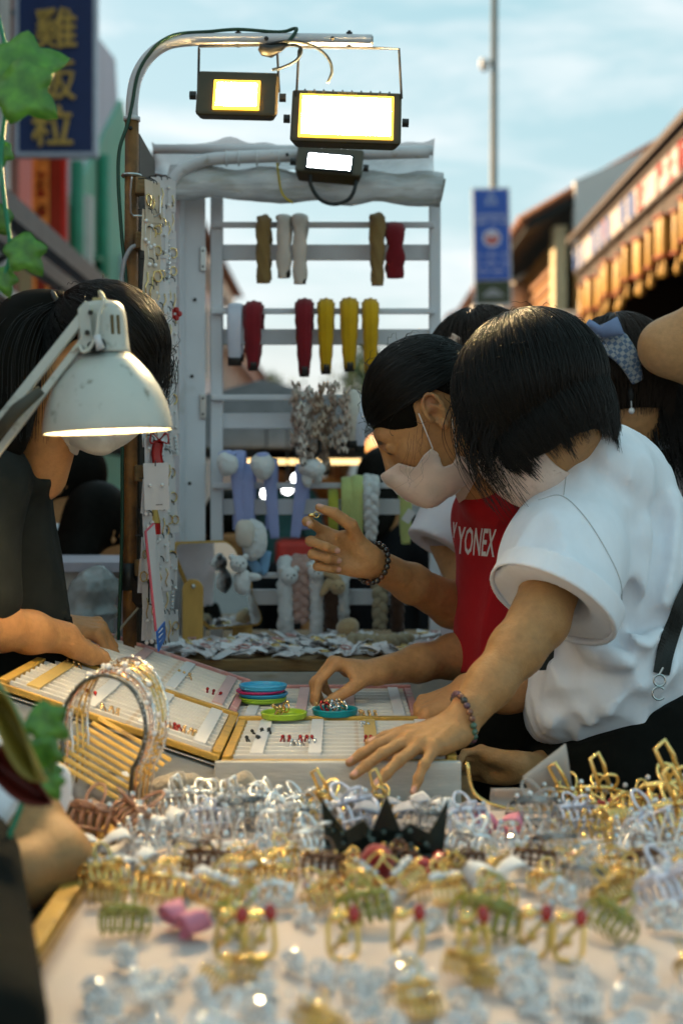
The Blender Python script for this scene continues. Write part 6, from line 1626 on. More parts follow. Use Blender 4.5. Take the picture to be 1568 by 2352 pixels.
# ---------------------------------------------------------------- tilting mirror on the rear table
mr = empty('table_mirror', (X(450, 3.12), 3.12, RZt)); tag(mr, 'tilting mirror on a pale wooden stand beside the rack', 'mirror')
m_beech = M('beech_wood', (.52, .29, .065), .5, var=.15, scale=10, stretch=(6, 6, 1), bump=.1, bscale=50)
def post(u, d, w, h, name='stand_post'):
    x = X(u, d); poly = [(-w / 2, 0), (w / 2, 0), (w / 2, h - w / 2)] + [(w / 2 * math.cos(R(a)), h - w / 2 + w / 2 * math.sin(R(a))) for a in range(15, 166, 15)] + [(-w / 2, h - w / 2)]
    part(name, MB().prism(poly, .016, Matrix.Translation((x, d + .016, RZt)) @ FACE_CAM), m_beech, mr, bevel=.002)
post(442, 3.10, .045, .150); post(556, 3.24, .045, .150)
part('pivot_bolt', MB().sphere(at(444, 1322, 3.08), .005), m_steel, mr, smooth=True)
mc = at(503, 1318, 3.165); ma = V(.060, .060, 0); mb_ = V(-.034, -.034, .094); mn = ma.cross(mb_).normalized()
def rrect(s, n=6, rad=.3):
    out = []
    for (cx_, cy_, a0) in ((1 - rad, 1 - rad, 0), (-1 + rad, 1 - rad, 90), (-1 + rad, -1 + rad, 180), (1 - rad, -1 + rad, 270)):
        for k in range(n + 1): a = R(a0 + 90 * k / n); out.append((s * (cx_ + rad * math.cos(a)), s * (cy_ + rad * math.sin(a))))
    return out
def plate(s, t0, t1):
    P = rrect(s); n = len(P); mb = MB(); vs_ = [mc + ma * a + mb_ * b + mn * t0 for a, b in P] + [mc + ma * a + mb_ * b + mn * t1 for a, b in P]
    return mb.add(vs_, [tuple(range(n)), tuple(range(2 * n - 1, n - 1, -1))] + [(i, n + i, n + (i + 1) % n, (i + 1) % n) for i in range(n)])
if mn.y > 0: mn = -mn
part('back_plate', plate(1.05, -.010, -.002), m_beech, mr); part('glass', plate(1.0, -.0015, .0015), M('mirror_glass', (.92, .94, .94), .015, metal=1, var=0), mr)

# ---------------------------------------------------------------- headbands on the rack
def U_path(u, vt, vb, d=DR - .024, ry=.045, close=.6, nl=8, back=.9, lean=0.0):
    x, zt, zb = X(u, d - ry), Z(vt, d - ry), Z(vb, d - ry); pts = []
    hh = zt - zb
    for i in range(nl + 1):
        t = i / nl; pts.append(V(x + lean * (1 - t), d - ry * (close + (1 - close) * math.sin(t * 1.57)), zb + (hh - ry) * t))
    for a in range(20, 170, 20): pts.append(V(x, d - ry * math.cos(R(a)), zt - ry + ry * math.sin(R(a))))
    for i in range(nl + 1):
        t = 1 - i / nl; pts.append(V(x - lean * .4 * (1 - t), d + ry * (close + (1 - close) * math.sin(t * 1.57)), zt - ry - (hh * back - ry) * (1 - t)))
    return pts
def widths(n, wt, wb):
    return [wb + (wt - wb) * (math.sin(math.pi * min(1, max(0, i / (n - 1)))) ** .75) for i in range(n)]
px3 = DR / FPX
def band(u, vt, vb, wt, wb, mat, label, style='plain', tip=True, thick=.008, lean=0.0, grp='headbands hung on the white rack', d=DR - .024, seed=1, nm='headband'):
    e = empty(nm, (X(u, d), d, Z(vt, d) - .02)); tag(e, label, 'headband', grp)
    p = U_path(u, vt, vb, d, lean=lean); p = spline(p, 2); n = len(p)
    w = [x_ * px3 / 2 for x_ in widths(n, wt, wb)]
    if style == 'rope': b = MB().sweep(p, (1, 0, 0), w, [x_ * .6 for x_ in w], 20, twist=.8, lob=4, amp=.17)
    elif style == 'pleat': b = MB().sweep(p, (1, 0, 0), [w[i] * (1 + .04 * math.sin(i * 1.3)) for i in range(n)], [thick * (.8 + .6 * math.sin(math.pi * i / n)) for i in range(n)], 28, twist=.05, lob=8, amp=.11, seed=seed)
    elif style == 'fluff': b = MB().sweep(p, (1, 0, 0), w, [x_ * .9 for x_ in w], 14, noise=.22, seed=seed)
    elif style == 'twist': b = MB().sweep(p, (1, 0, 0), [w[i] * (.85 + .25 * abs(math.cos(i * .35 + seed))) for i in range(n)], [thick * 1.2] * n, 12, twist=.30, lob=2, amp=.12)
    elif style == 'braid':
        b = None
        for k in range(3):
            L = []; sg_ = []
            for i, q in enumerate(p):
                a = i * .55 + k * 2.094; t = (p[min(i + 1, n - 1)] - p[max(i - 1, 0)]).normalized(); nn = t.cross(V(1, 0, 0))
                L.append(q + V(1, 0, 0) * (w[i] * .55 * math.sin(a)) + nn * (w[i] * .28 * math.sin(2 * a)))
            part('strand', MB().sweep(L, (1, 0, 0), [x_ * .50 for x_ in w], [x_ * .36 for x_ in w], 9), mat, e, smooth=True)
    else: b = MB().sweep(p, (1, 0, 0), w, [thick * .5] * n, 12)
    if b is not None: part('band', b, mat, e, smooth=True)
    if tip:
        for pts in (p[:4], p[-4:]): part('tip', MB().sweep(pts, (1, 0, 0), wb * px3 / 2 * 1.15, thick * 1.0, 10), m_blk, e, smooth=True)
    return e
FB = dict(rough=.85, spec=.2, sheen=.2, bump=.25, bscale=180)
m_rope = M('brown_cord_knit', (.26, .165, .06), var=.15, **FB); m_cream_f = M('cream_satin', (.66, .58, .50), .45, var=.08, bump=.15, bscale=80)
m_burg = M('burgundy_velvet', (.21, .012, .018), var=.15, **FB); m_must = M('mustard_knit', (.60, .33, .006), var=.1, **FB)
m_bw = M('white_vinyl', (.60, .60, .68), .4, var=.05); m_peri = M('periwinkle_velvet', (.34, .38, .66), var=.06, **FB); m_sky = M('sky_blue_velvet', (.22, .40, .62), var=.06, **FB)
m_lime = M('pale_lime_velvet', (.52, .56, .20), var=.06, **FB); m_olive = M('olive_yellow_velvet', (.42, .40, .05), var=.06, **FB); m_wpl = M('white_plush', (.70, .69, .68), var=.05, rough=.95, sheen=.5, bump=.6, bscale=90)
m_grpl = M('grey_plush', (.46, .45, .44), var=.06, rough=.95, sheen=.5, bump=.6, bscale=90); m_pinkb = M('dusty_pink_knit', (.50, .31, .26), var=.08, **FB); m_brownf = M('dark_brown_fluff', (.06, .028, .016), var=.2, **FB); m_beigek = M('beige_knit', (.38, .31, .20), var=.08, **FB)
m_tanpl = M('tan_plush', (.46, .31, .16), var=.06, rough=.95, sheen=.5, bump=.6, bscale=90)
band(604, 468, 622, 31, 28, m_rope, 'brown corded headband nearest the hinge on the top rail', 'rope', False)
band(651, 466, 610, 34, 24, m_cream_f, 'cream twisted headband with black lining on the top rail', 'twist', True, seed=1)
band(688, 464, 624, 34, 24, m_cream_f, 'cream twisted headband with peach tip on the top rail', 'twist', True, seed=2)
band(867, 464, 628, 33, 24, m_rope, 'brown corded headband beside the burgundy one on the top rail', 'rope', False)
band(908, 484, 610, 42, 34, m_burg, 'knotted burgundy headband on the top rail', 'twist', False, seed=3)
band(538, 668, 812, 34, 28, m_bw, 'white and black shiny headband on the second rail', 'plain', True)
band(580, 670, 824, 42, 20, m_burg, 'burgundy pleated headband beside the white one', 'pleat', True)
band(698, 664, 838, 40, 20, m_burg, 'burgundy pleated headband beside the yellow ones', 'pleat', True)
band(748, 664, 832, 37, 20, m_must, 'mustard yellow headband next to the burgundy one', 'pleat', True, seed=2)
band(802, 662, 826, 40, 21, m_must, 'mustard yellow headband between two others of its colour', 'pleat', True, seed=3)
band(851, 664, 834, 36, 22, m_must, 'mustard yellow headband at the end of the second rail', 'pleat', True, seed=4)
# ruffled scrunchie headbands, third rail
m_ruf = [M('beige_satin_%d' % i, c, .45, var=.12, scale=40, bump=.2, bscale=90) for i, c in enumerate(((.62, .47, .38), (.72, .60, .52), (.50, .35, .25)))]
def ruffle_mesh(seed):
    r = random.Random(seed); mb = MB(); pts = []
    for k in range(13):
        c = V(r.uniform(-.006, .006), r.uniform(-.012, .012), -.011 * k); a = r.uniform(0, 6.28)
        u_ = V(math.cos(a), math.sin(a), r.uniform(-.5, .5)); w_ = V(-math.sin(a), math.cos(a), r.uniform(-.3, .3)); s = r.uniform(.007, .012)
        def fn(p, q, c=c, u_=u_, w_=w_, s=s, ph=r.uniform(0, 6)): return c + u_ * (s * (2 * p - 1)) + w_ * (s * .8 * (2 * q - 1)) + V(0, 0, .007 * math.sin(p * 9 + ph) + .006 * math.sin(q * 8 + ph))
        mb.grid(fn, 5, 4, .0012)
    return mb.mesh('ruffle', True)
rm = [ruffle_mesh(40 + i) for i in range(4)]
spots = [(680, 858), (706, 868), (734, 860), (762, 858), (788, 872), (696, 905), (748, 915), (722, 892)]
for i, (u, v) in enumerate(spots):
    d = DR - .06 - .02 * (i % 3); e = empty('scrunchie_headband', at(u, v, d), (0, 0, i * 1.1)); tag(e, 'beige ruffled satin headband number %s in the third rail bunch' % NUM[i], 'headband', 'ruffled headbands on the third rail')
    o = share('ruffle', rm[i % 4], e); o.data = rm[i % 4]
    if not rm[i % 4].materials: rm[i % 4].materials.append(m_ruf[i % 3])
    obj('tip', MB().box((.012, .006, .028), (0, 0, -.135)), m_blk, e, bevel=.002)
band(808, 872, 1000, 40, 24, m_cream_f, 'cream bow headband with black ends on the third rail', 'plain', True, thick=.012)
band(826, 884, 1012, 26, 20, m_bw, 'narrow white headband with black inside beside the cream bow', 'plain', True)
# fourth rail: blue bands with puffy toppers
def blob(parent, name, c, r, mat, sq=(1, 1, 1), seed=1, lump=.1):
    rr = random.Random(seed); mb = MB(); mb.sphere((0, 0, 0), 1, 14, 9); ph = [rr.uniform(0, 6) for _ in range(3)]
    mb.v = [tuple(Vector(c) + V(x * sq[0], y * sq[1], z * sq[2]) * (r * (1 + lump * math.sin(3 * x + ph[0]) * math.sin(3 * z + ph[1]) + lump * .5 * math.sin(6 * y + ph[2])))) for x, y, z in mb.v]
    return part(name, mb, mat, parent, smooth=True)
m_bead = M('toy_eye', (.01, .01, .01), .15, var=0)
def topper(e, u, v, r, kind, d=DR - .09):
    c = at(u, v, d)
    if kind == 'puff':
        t = blob(e, 'plush_topper', c, r, m_wpl, (1, .8, 1.1), seed=int(u)); blob(t, 'cap', c + V(0, .004, r * .75), r * .75, m_peri, (1, .8, .6), int(v))
    elif kind == 'ears':
        t = blob(e, 'plush_topper', c, r, m_wpl, (1.1, .8, .8), seed=int(u)); blob(t, 'ear', c + V(-r * .4, 0, -r * .9), r * .6, m_wpl, (.8, .6, 1.1), 3); blob(t, 'ear', c + V(r * .5, 0, -r * .7), r * .55, m_grpl, (.7, .6, 1.2), 4)
e = band(545, 1010, 1215, 33, 22, m_peri, 'periwinkle headband with white puff nearest the hinge, fourth rail', tip=False, thick=.006, lean=.012); topper(e, 522, 1040, .026, 'puff')
e = band(568, 1040, 1200, 32, 26, m_peri, 'plain periwinkle headband, second on the fourth rail', tip=False, thick=.006)
e = band(620, 1030, 1212, 30, 21, m_peri, 'periwinkle headband with grey puff, middle of the fourth rail', tip=False, thick=.006, lean=.010); topper(e, 603, 1045, .027, 'puff')
e = band(693, 1040, 1210, 30, 22, m_peri, 'periwinkle headband with white puff leaning the other way', tip=False, thick=.006, lean=-.016); topper(e, 716, 1052, .026, 'ears')
e = empty('plush_headband', at(582, 1210, DR - .07)); tag(e, 'white and sky blue plush headband hanging below the fourth rail', 'headband')
blob(e, 'plush', at(585, 1215, DR - .08), .034, m_wpl, (.9, .6, 1.5), 5); blob(e, 'plush', at(562, 1200, DR - .1), .026, m_cream_f, (.9, .5, 1.3), 6); part('band', MB().sweep(spline([at(560, 1180, DR - .06), at(572, 1250, DR - .05), at(600, 1290, DR - .05), at(612, 1240, DR - .04)], 5), (1, 0, 0), .012, .004, 8), m_sky, e, smooth=True)
band(765, 1100, 1195, 24, 22, m_olive, 'olive yellow velvet headband on the fourth rail', tip=False, thick=.006)
band(798, 1072, 1186, 30, 28, m_lime, 'short pale lime headband on the fourth rail', tip=False, thick=.007)
band(820, 1068, 1218, 28, 26, m_lime, 'longer pale lime headband on the fourth rail', tip=False, thick=.007)
band(852, 1074, 1215, 40, 26, m_wpl, 'white braided headband on the fourth rail', 'braid', False, thick=.012)
e = band(932, 1050, 1225, 30, 20, m_lime, 'lime headband with yellow tulip topper at the end of the fourth rail', tip=False, thick=.007); blob(e, 'tulip', at(926, 1062, DR - .09), .024, m_lime, (1, .8, 1.2), 8, .15)
part('petal', MB().sphere(at(922, 1036, DR - .09), (.012, .008, .018), 10, 7), m_must, e, smooth=True)
part('paper_tag', MB().box((.02, .001, .03), at(938, 1160, DR - .12), Euler((0, .6, 0)).to_matrix()), m_card, e)
# fifth rail: plush bands
def bear(e, u, v, r, mat, d=DR - .085, bunny=False):
    c = at(u, v, d); h = blob(e, 'plush_head', c, r, mat, (1, .9, .95), int(u), .03)
    for s in (-1, 1):
        if bunny: part('ear', MB().sweep(spline([c + V(s * r * .4, 0, r * .7), c + V(-r * (1.5 + s * .4), -.005, r * (1.2 + s * .9)), c + V(-r * 2.0, -.008, r * (.3 + s * 1.4))], 4), (0, .2, 1), [.007, .010, .011, .012, .012, .011, .009, .007, .004], .005, 8), mat, e, smooth=True)
        else: part('ear', MB().sphere(c + V(s * r * .75, 0, r * .75), r * .38, 8, 6), mat, e, smooth=True)
        part('eye', MB().sphere(c + V(s * r * .35 + r * .2, -r * .82, r * .12), r * .11, 6, 5), m_bead, e, smooth=True)
    part('muzzle', MB().sphere(c + V(r * .25, -r * .75, -r * .22), (r * .38, r * .28, r * .3), 8, 6), mat, e, smooth=True); part('nose', MB().sphere(c + V(r * .28, -r * 1.03, -r * .12), r * .10, 6, 5), m_bead, e, smooth=True)
e = band(655, 1268, 1430, 36, 34, m_wpl, 'white fluffy headband with white bear head, fifth rail', 'fluff', False, seed=3); bear(e, 664, 1298, .021, m_wpl)
band(690, 1262, 1405, 46, 40, m_pinkb, 'dusty pink braided headband on the fifth rail', 'braid', False)
e = band(727, 1262, 1440, 34, 30, m_wpl, 'white fluffy headband with small bear beside the pink braid', 'fluff', False, seed=7); bear(e, 726, 1288, .020, m_wpl)
band(762, 1290, 1440, 40, 36, m_brownf, 'dark brown furry headband on the fifth rail', 'fluff', False, seed=9)
e = band(786, 1282, 1440, 30, 28, m_grpl, 'pale fluffy headband with tan rabbit head, fifth rail', 'fluff', False, seed=5); bear(e, 775, 1322, .019, m_tanpl, bunny=True)
band(873, 1272, 1420, 40, 34, m_beigek, 'beige braided headband on the fifth rail', 'braid', False)
band(913, 1290, 1425, 32, 30, m_brownf, 'dark brown narrow headband at the end of the fifth rail', 'fluff', False, seed=11)
e = empty('plush_bear', at(545, 1290, DR - .10)); tag(e, 'small white plush bear leaning over the mirror edge', 'plush toy'); bear(e, 548, 1270, .020, m_wpl, DR - .14); blob(e, 'body', at(556, 1312, DR - .13), .022, m_wpl, (.9, .8, 1.3), 9); blob(e, 'arm', at(578, 1300, DR - .13), .012, m_wpl, (1.8, .8, .8), 4)
e = empty('plush_toy', at(795, 1425, 3.18)); tag(e, 'small tan plush slumped on the rear table under the rack', 'plush toy'); blob(e, 'body', at(798, 1418, 3.2) , .026, m_tanpl, (1, .8, .9), 2); blob(e, 'paw', at(782, 1440, 3.17), .012, m_tanpl, (1.3, 1, .7), 3)
e = empty('braided_headband', at(872, 1437, 3.14)); tag(e, 'beige braided headband lying flat on the rear table', 'headband')
pz = [V(X(805 + 138 * t, 3.1), 3.10 - .05 * math.sin(t * 3.1), RZt + .018) for t in np.linspace(0, 1, 22)]
for k in range(3):
    part('strand', MB().sweep([p + V(0, .012 * math.sin(i * .62 + k * 2.094), .008 * math.sin(2 * (i * .62 + k * 2.094))) for i, p in enumerate(pz)], (0, 0, 1), .0115, .0105, 9), m_beigek, e, smooth=True)
part('lining', MB().sweep([p + V(0, .012, -.002) for p in pz], (0, 0, 1), .014, .004, 8), m_blk, e, smooth=True)

# ---------------------------------------------------------------- earring cards beside the rusty pole
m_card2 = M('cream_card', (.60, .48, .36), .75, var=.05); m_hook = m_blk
card_w = MB().box((.036, .0012, .062), (0, 0, -.031)).mesh('card'); card_w.materials.append(m_card)
card_c = MB().box((.030, .0012, .075), (0, 0, -.0375)).mesh('card'); card_c.materials.append(m_card2)
er_me = []
for kind in range(4):
    b = MB()
    if kind == 0: b.tube(arc((0, -.002, -.012), .008, 0, 360, 12)[:-1], .0012, 5, closed=True)
    elif kind == 1: b.sphere((0, -.003, 0), .0032, 8, 6).tube([(0, -.002, 0), (0, -.002, -.03)], .0006, 4).sphere((0, -.003, -.032), .0035, 8, 6)
    elif kind == 2:
        for q in range(5): b.sphere((.001 * (q % 2), -.003, -.007 * q), .0028, 6, 5)
    else: b.tube([(0, -.002, 0), (.004, -.002, -.012), (-.003, -.002, -.026), (0, -.002, -.036)], .0011, 5)
    me = b.mesh('earring', True); me.materials.append((m_gold_m, m_pearl, m_crystal, m_gold_m)[kind]); er_me.append(me)
hook_me = MB().tube([(0, .02, .004), (0, -.004, .004), (0, -.010, .000), (0, -.011, -.006)], .0012, 5).mesh('hook'); hook_me.materials.append(m_blk)
r = random.Random(77)
sp_ = empty('earring_board', at(352, 1500, 2.72)); tag(sp_, 'narrow wooden strip board behind the hanging earring cards', 'board')
wpart('board', MB().box((.012, .22, 1.02), (at(338, 0, 2.72).x - .008, 2.74, (at(0, 400, 2.72).z + at(0, 1440, 2.72).z) / 2 )), M('board_dark', (.05, .045, .035), .8), sp_)  # board in one plain dark brown
kk = 0
for row, v in enumerate(range(392, 1400, 58)):
    for j in range(5):
        if row == 11 and j < 2: continue
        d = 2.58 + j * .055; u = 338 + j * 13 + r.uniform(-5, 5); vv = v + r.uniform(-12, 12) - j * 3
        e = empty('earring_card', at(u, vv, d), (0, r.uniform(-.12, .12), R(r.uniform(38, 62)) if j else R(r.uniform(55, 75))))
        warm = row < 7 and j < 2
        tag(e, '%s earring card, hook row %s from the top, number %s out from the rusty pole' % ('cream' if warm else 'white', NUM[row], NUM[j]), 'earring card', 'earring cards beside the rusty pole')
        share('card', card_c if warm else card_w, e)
        k = r.randrange(4)
        for s in (-1, 1): share('earring', er_me[k], e, loc=(s * .008, -.001, -.018 - r.uniform(0, .012)), scale=r.uniform(.9, 1.3))
        share('hook', hook_me, e); kk += 1
e = empty('earring_card', at(357, 1038, 2.55), (0, R(-2), R(6))); tag(e, 'large pinkish white card with two tiny pearl studs', 'earring card', 'earring cards beside the rusty pole')
obj('card', MB().box((.044, .0014, .084), (0, 0, -.042)), m_card, e)
for s in (-1, 1): obj('earring', MB().sphere((s * .011, -.004, -.040), .0034, 10, 7), m_pearl, e, smooth=True)
share('hook', hook_me, e); obj('print', MB().box((.012, .0006, .0022), (.004, -.0009, -.075)), M('grey_print', (.25, .22, .22), .7), e)
e = empty('ribbon_bow', at(365, 985, 2.60)); tag(e, 'glossy red ribbon bow hanging below the lamp shade edge', 'bow')
m_redsat = M('red_satin', (.42, .012, .01), .3, var=.1); 
for s in (-1, 1): wpart('loop', MB().sweep(spline([at(366, 985, 2.58), at(366 + s * 17, 970, 2.57), at(366 + s * 20, 992, 2.57), at(366, 986, 2.58)], 4), (0, 1, 0), .008, .0012, 6), m_redsat, e, smooth=True)
wpart('tail', MB().sweep(spline([at(364, 986, 2.58), at(360, 1020, 2.58), at(366, 1060, 2.58), at(362, 1100, 2.58)], 4), (1, .3, 0), .010, .0012, 6), m_redsat, e, smooth=True)
e = empty('red_star_clip', at(402, 695, 2.78)); tag(e, 'small red bow clip stuck out among the earring cards', 'bow')
for a in range(0, 360, 72): wpart('petal', MB().sphere(at(402, 695, 2.78) + V(.008 * math.cos(R(a)), 0, .008 * math.sin(R(a))), (.006, .003, .006), 7, 5), m_redsat, e)
e = empty('tassel', at(352, 1150, 2.62)); tag(e, 'gold capped red tassel under the large earring card', 'tassel')
wpart('cap', MB().lathe([(.004, .024), (.006, .018), (.014, -.014)], 10, Matrix.Translation(at(352, 1158, 2.62))), m_gold, e); wpart('fringe', MB().lathe([(.013, .006), (.014, -.016)], 12, Matrix.Translation(at(352, 1182, 2.62))), m_redsat, e)
pb_ = empty('price_board', at(356, 1330, 2.50)); tag(pb_, 'slim pink-edged price card with blue foot hanging by the pole', 'price card')
cor = [at(334, 1196, 2.50), at(352, 1178, 2.54), at(376, 1400, 2.56), at(358, 1425, 2.50)]
wpart('panel', MB().add(cor + [p + V(.002, .003, 0) for p in cor], [(0, 1, 2, 3), (7, 6, 5, 4), (0, 4, 5, 1), (1, 5, 6, 2), (2, 6, 7, 3), (3, 7, 4, 0)]), m_card, pb_)
m_pinkpl = M('pink_plastic', (.60, .10, .14), .35, var=.05)
wpart('edge', MB().tube([cor[0], cor[1]], .0022, 6), m_pinkpl, pb_); wpart('edge', MB().tube([cor[0], cor[3]], .0026, 6), m_pinkpl, pb_)
wpart('blue_foot', MB().add([at(358, 1425, 2.495), at(376, 1402, 2.555), at(378, 1440, 2.555), at(362, 1472, 2.495)] + [p + V(.002, .003, 0) for p in (at(358, 1425, 2.495), at(376, 1402, 2.555), at(378, 1440, 2.555), at(362, 1472, 2.495))], [(0, 1, 2, 3), (7, 6, 5, 4), (0, 4, 5, 1), (1, 5, 6, 2), (2, 6, 7, 3), (3, 7, 4, 0)]), M('blue_card', (.02, .14, .50), .4), pb_)
for k in range(6):
    a = cor[0].lerp(cor[3], .12 + k * .14); b = cor[1].lerp(cor[2], .12 + k * .14); wpart('print_line', MB().tube([a.lerp(b, .25) - V(.001, .003, 0), a.lerp(b, .75) - V(.001, .003, 0)], .0012, 4), M('price_print', (.35, .16, .14), .6), pb_)
for k in range(3): wpart('print_line', MB().tube([at(365, 1428 + k * 11, 2.505), at(373, 1418 + k * 11, 2.535)], .0013, 4), m_text, pb_)

# ---------------------------------------------------------------- crystal headbands standing in front of the tilted trays
m_wire = [M('rose_gold', (.80, .48, .34), .25, metal=1), m_silver, m_gold_m, M('dark_gunmetal', (.10, .10, .09), .3, metal=.9)]
st_me = MB().sphere((0, 0, 0), .0021, 6, 4).mesh('stone'); st_me.materials.append(m_crystal)
pe_me = MB().sphere((0, 0, 0), .0042, 10, 7).mesh('pearl', True); pe_me.materials.append(m_pearl)
cb = at(236, 1650, 1.80)
specs = [(.0625, 0, 3, 'gunmetal crystal headband, innermost of the standing bunch', 0), (.0642, .012, 0, 'rose gold crystal headband next to the gunmetal one', 3), (.0659, .024, 1, 'silver pearl headband in the standing bunch', 6), (.0674, .036, 2, 'gold wire headband with pearls in the standing bunch', 5), (.0690, .049, 2, 'gold double wire headband behind the pearl ones', 4), (.072, .062, 1, 'silver rhinestone headband, outermost of the standing bunch', 0)]
for i, (rad, dy, mi, lab, npearl) in enumerate(specs):
    c = cb + V(.0055 * i, dy * .3, .002 * i); e = empty('crystal_headband', c, (R(-6), 0, R(-20 - 3 * i))); tag(e, lab, 'headband', 'crystal headbands standing together')
    pts = [V(rad * math.cos(R(a)) * .97, 0, rad * 1.08 * math.sin(R(a))) for a in np.linspace(-42, 200, 46)]
    lo_ = (c.z - TZ) - .004; legs = [V(pts[0].x * .93, 0, -lo_)] + pts + [V(pts[-1].x * .93, 0, -lo_)]
    obj('band', MB().tube(legs, .0016 if mi != 3 else .0028, 6), m_wire[mi], e, smooth=True)
    if i in (1, 3, 4): obj('band', MB().tube([p * 1.035 + V(0, .004, 0) for p in pts], .0012, 5), m_wire[mi], e, smooth=True)
    r = random.Random(i)
    for k in range(44):
        p = pts[k + 1] if k < 45 else pts[-1]
        share('stone', st_me, e, loc=p * (1.02 + .012 * (k % 2)) + V(0, r.uniform(-.003, .002), 0), rot=(r.uniform(0, 6), r.uniform(0, 6), 0), scale=r.uniform(.55, 1.0))
    for k in range(npearl):
        p = pts[6 + int(36 * (k + r.uniform(.2, .8)) / npearl)]; share('pearl', pe_me, e, loc=p * 1.04 + V(0, -.004, 0), scale=r.uniform(.8, 1.2))
# slatted wooden box lid in front of the slanted stand
cr = empty('slatted_lid', at(215, 1690, 1.86)); tag(cr, 'ochre slatted wooden lid leaning at the foot of the slanted stand', 'lid')
for k in range(9):
    a, b = at(226 - k * 15, 1624 + k * 11, 1.90 - .012 * k), at(392 - k * 15, 1722 + k * 11, 1.90 - .012 * k)
    part('slat', MB().sweep([a, a.lerp(b, .5), b], (0, 1, .3), .006, .0022, 6), m_pine, cr)

# ---------------------------------------------------------------- ivy at the near edge
def leaf_mesh(name, seed, lobes=5):
    r = random.Random(seed); pts = []; tipd = [0, 62, 118, -62, -118]; 
    out = []
    for a in range(-170, 171, 10):
        rr_ = .22
        for t, ln in ((0, 1.0), (58, .78), (-58, .78), (122, .62), (-122, .62)):
            dd = abs(a - t); rr_ = max(rr_, ln * max(0, 1 - dd / 40.0) + .46 * (1 - max(0, 1 - dd / 40.0)))
        out.append((rr_ * math.cos(R(a)), rr_ * math.sin(R(a))))
    n = len(out); mb = MB(); vs_ = [V(-.02, 0, 0)]
    for ring in (.5, 1.0):
        for x, y in out: vs_.append(V(x * ring, y * ring, .10 * abs(y * ring) - .12 * (x * ring) ** 2))
    fs = [(0, 1 + i, 1 + (i + 1) % n) for i in range(n)] + [(1 + i, 1 + n + i, 1 + n + (i + 1) % n, 1 + (i + 1) % n) for i in range(n)]
    mb.add(vs_, fs); me = mb.mesh(name, True); return me
m_ivy = M('ivy_green', (.05, .17, .012), .4, var=.3, scale=3, col2=(.09, .24, .015), c2lo=.4, c2hi=.7, c2scale=1.5, trans=.0, coat=.3, rnd=.25)
m_oliv = M('olive_leaf', (.20, .15, .02), .5, var=.25, scale=4); m_redl = M('dark_red_leaf', (.11, .012, .006), .5, var=.2, scale=4)
lv = [leaf_mesh('leaf', i) for i in range(3)]
for l_ in lv: l_.materials.append(m_ivy)
def put_leaf(e, i, p, size, rot, mat=None):
    me = lv[i % 3]
    if mat is not None: me = me.copy(); me.materials.clear(); me.materials.append(mat)
    o = bpy.data.objects.new('leaf', me); COL.objects.link(o); o.parent = e; o.matrix_parent_inverse = e.matrix_basis.inverted(); o.location = p; o.rotation_euler = rot; o.scale = (size,) * 3
    s_ = o.modifiers.new('thick', 'SOLIDIFY'); s_.thickness = .005
    return o
iv = empty('ivy_vine', at(-20, 300, 1.75)); tag(iv, 'ivy vine hanging down beside the navy sign', 'vine')
part('stem', MB().tube(spline([at(-30, -60, 1.75), at(8, 60, 1.75), at(18, 180, 1.76), at(2, 330, 1.76), at(10, 430, 1.76), at(22, 560, 1.77), at(-20, 680, 1.78)], 6), .003, 6), m_greenpipe, iv)
put_leaf(iv, 0, at(38, 130, 1.74), .066, (R(78), R(-15), R(5))); put_leaf(iv, 1, at(42, 175, 1.73), .062, (R(82), R(38), R(-12)))
put_leaf(iv, 2, at(52, 548, 1.76), .040, (R(84), R(52), R(10))); put_leaf(iv, 0, at(-8, 470, 1.76), .035, (R(75), R(120), 0)); put_leaf(iv, 1, at(0, 318, 1.76), .026, (R(70), R(90), 0)); put_leaf(iv, 2, at(5, 610, 1.77), .028, (R(75), R(70), 0))
iv2 = empty('ivy_vine', at(60, 1800, 1.40)); tag(iv2, 'ivy and olive leaves rising at the near corner of the stand', 'vine')
part('stem', MB().tube(spline([at(-40, 1500, 1.42), at(30, 1600, 1.42), at(70, 1700, 1.42), at(60, 1790, 1.42), at(20, 1900, 1.42)], 6), .003, 6), m_greenpipe, iv2)
put_leaf(iv2, 0, at(98, 1630, 1.42), .034, (R(80), R(35), R(20))); put_leaf(iv2, 1, at(98, 1700, 1.41), .030, (R(75), R(80), R(-10))); put_leaf(iv2, 2, at(100, 1745, 1.41), .026, (R(70), R(60), 0)); put_leaf(iv2, 1, at(112, 1770, 1.41), .022, (R(70), R(60), 0))
part('broad_leaf', MB().grid(lambda a, b: at(-40 + 130 * a + 20 * math.sin(b * 3), 1570 + 200 * a ** 1.2 + (b - .5) * 150 * math.sin(a * 3.0 + .1), 1.30 + .03 * math.sin(b * 3.1)), 12, 6, .002), m_oliv, iv2, smooth=True)
part('broad_leaf', MB().grid(lambda a, b: at(-60 + 180 * a, 1690 + 130 * a + (b - .5) * 110 * math.sin(a * 2.9 + .15), 1.34 + .03 * math.sin(b * 3.1)), 12, 6, .002), m_redl, iv2, smooth=True)

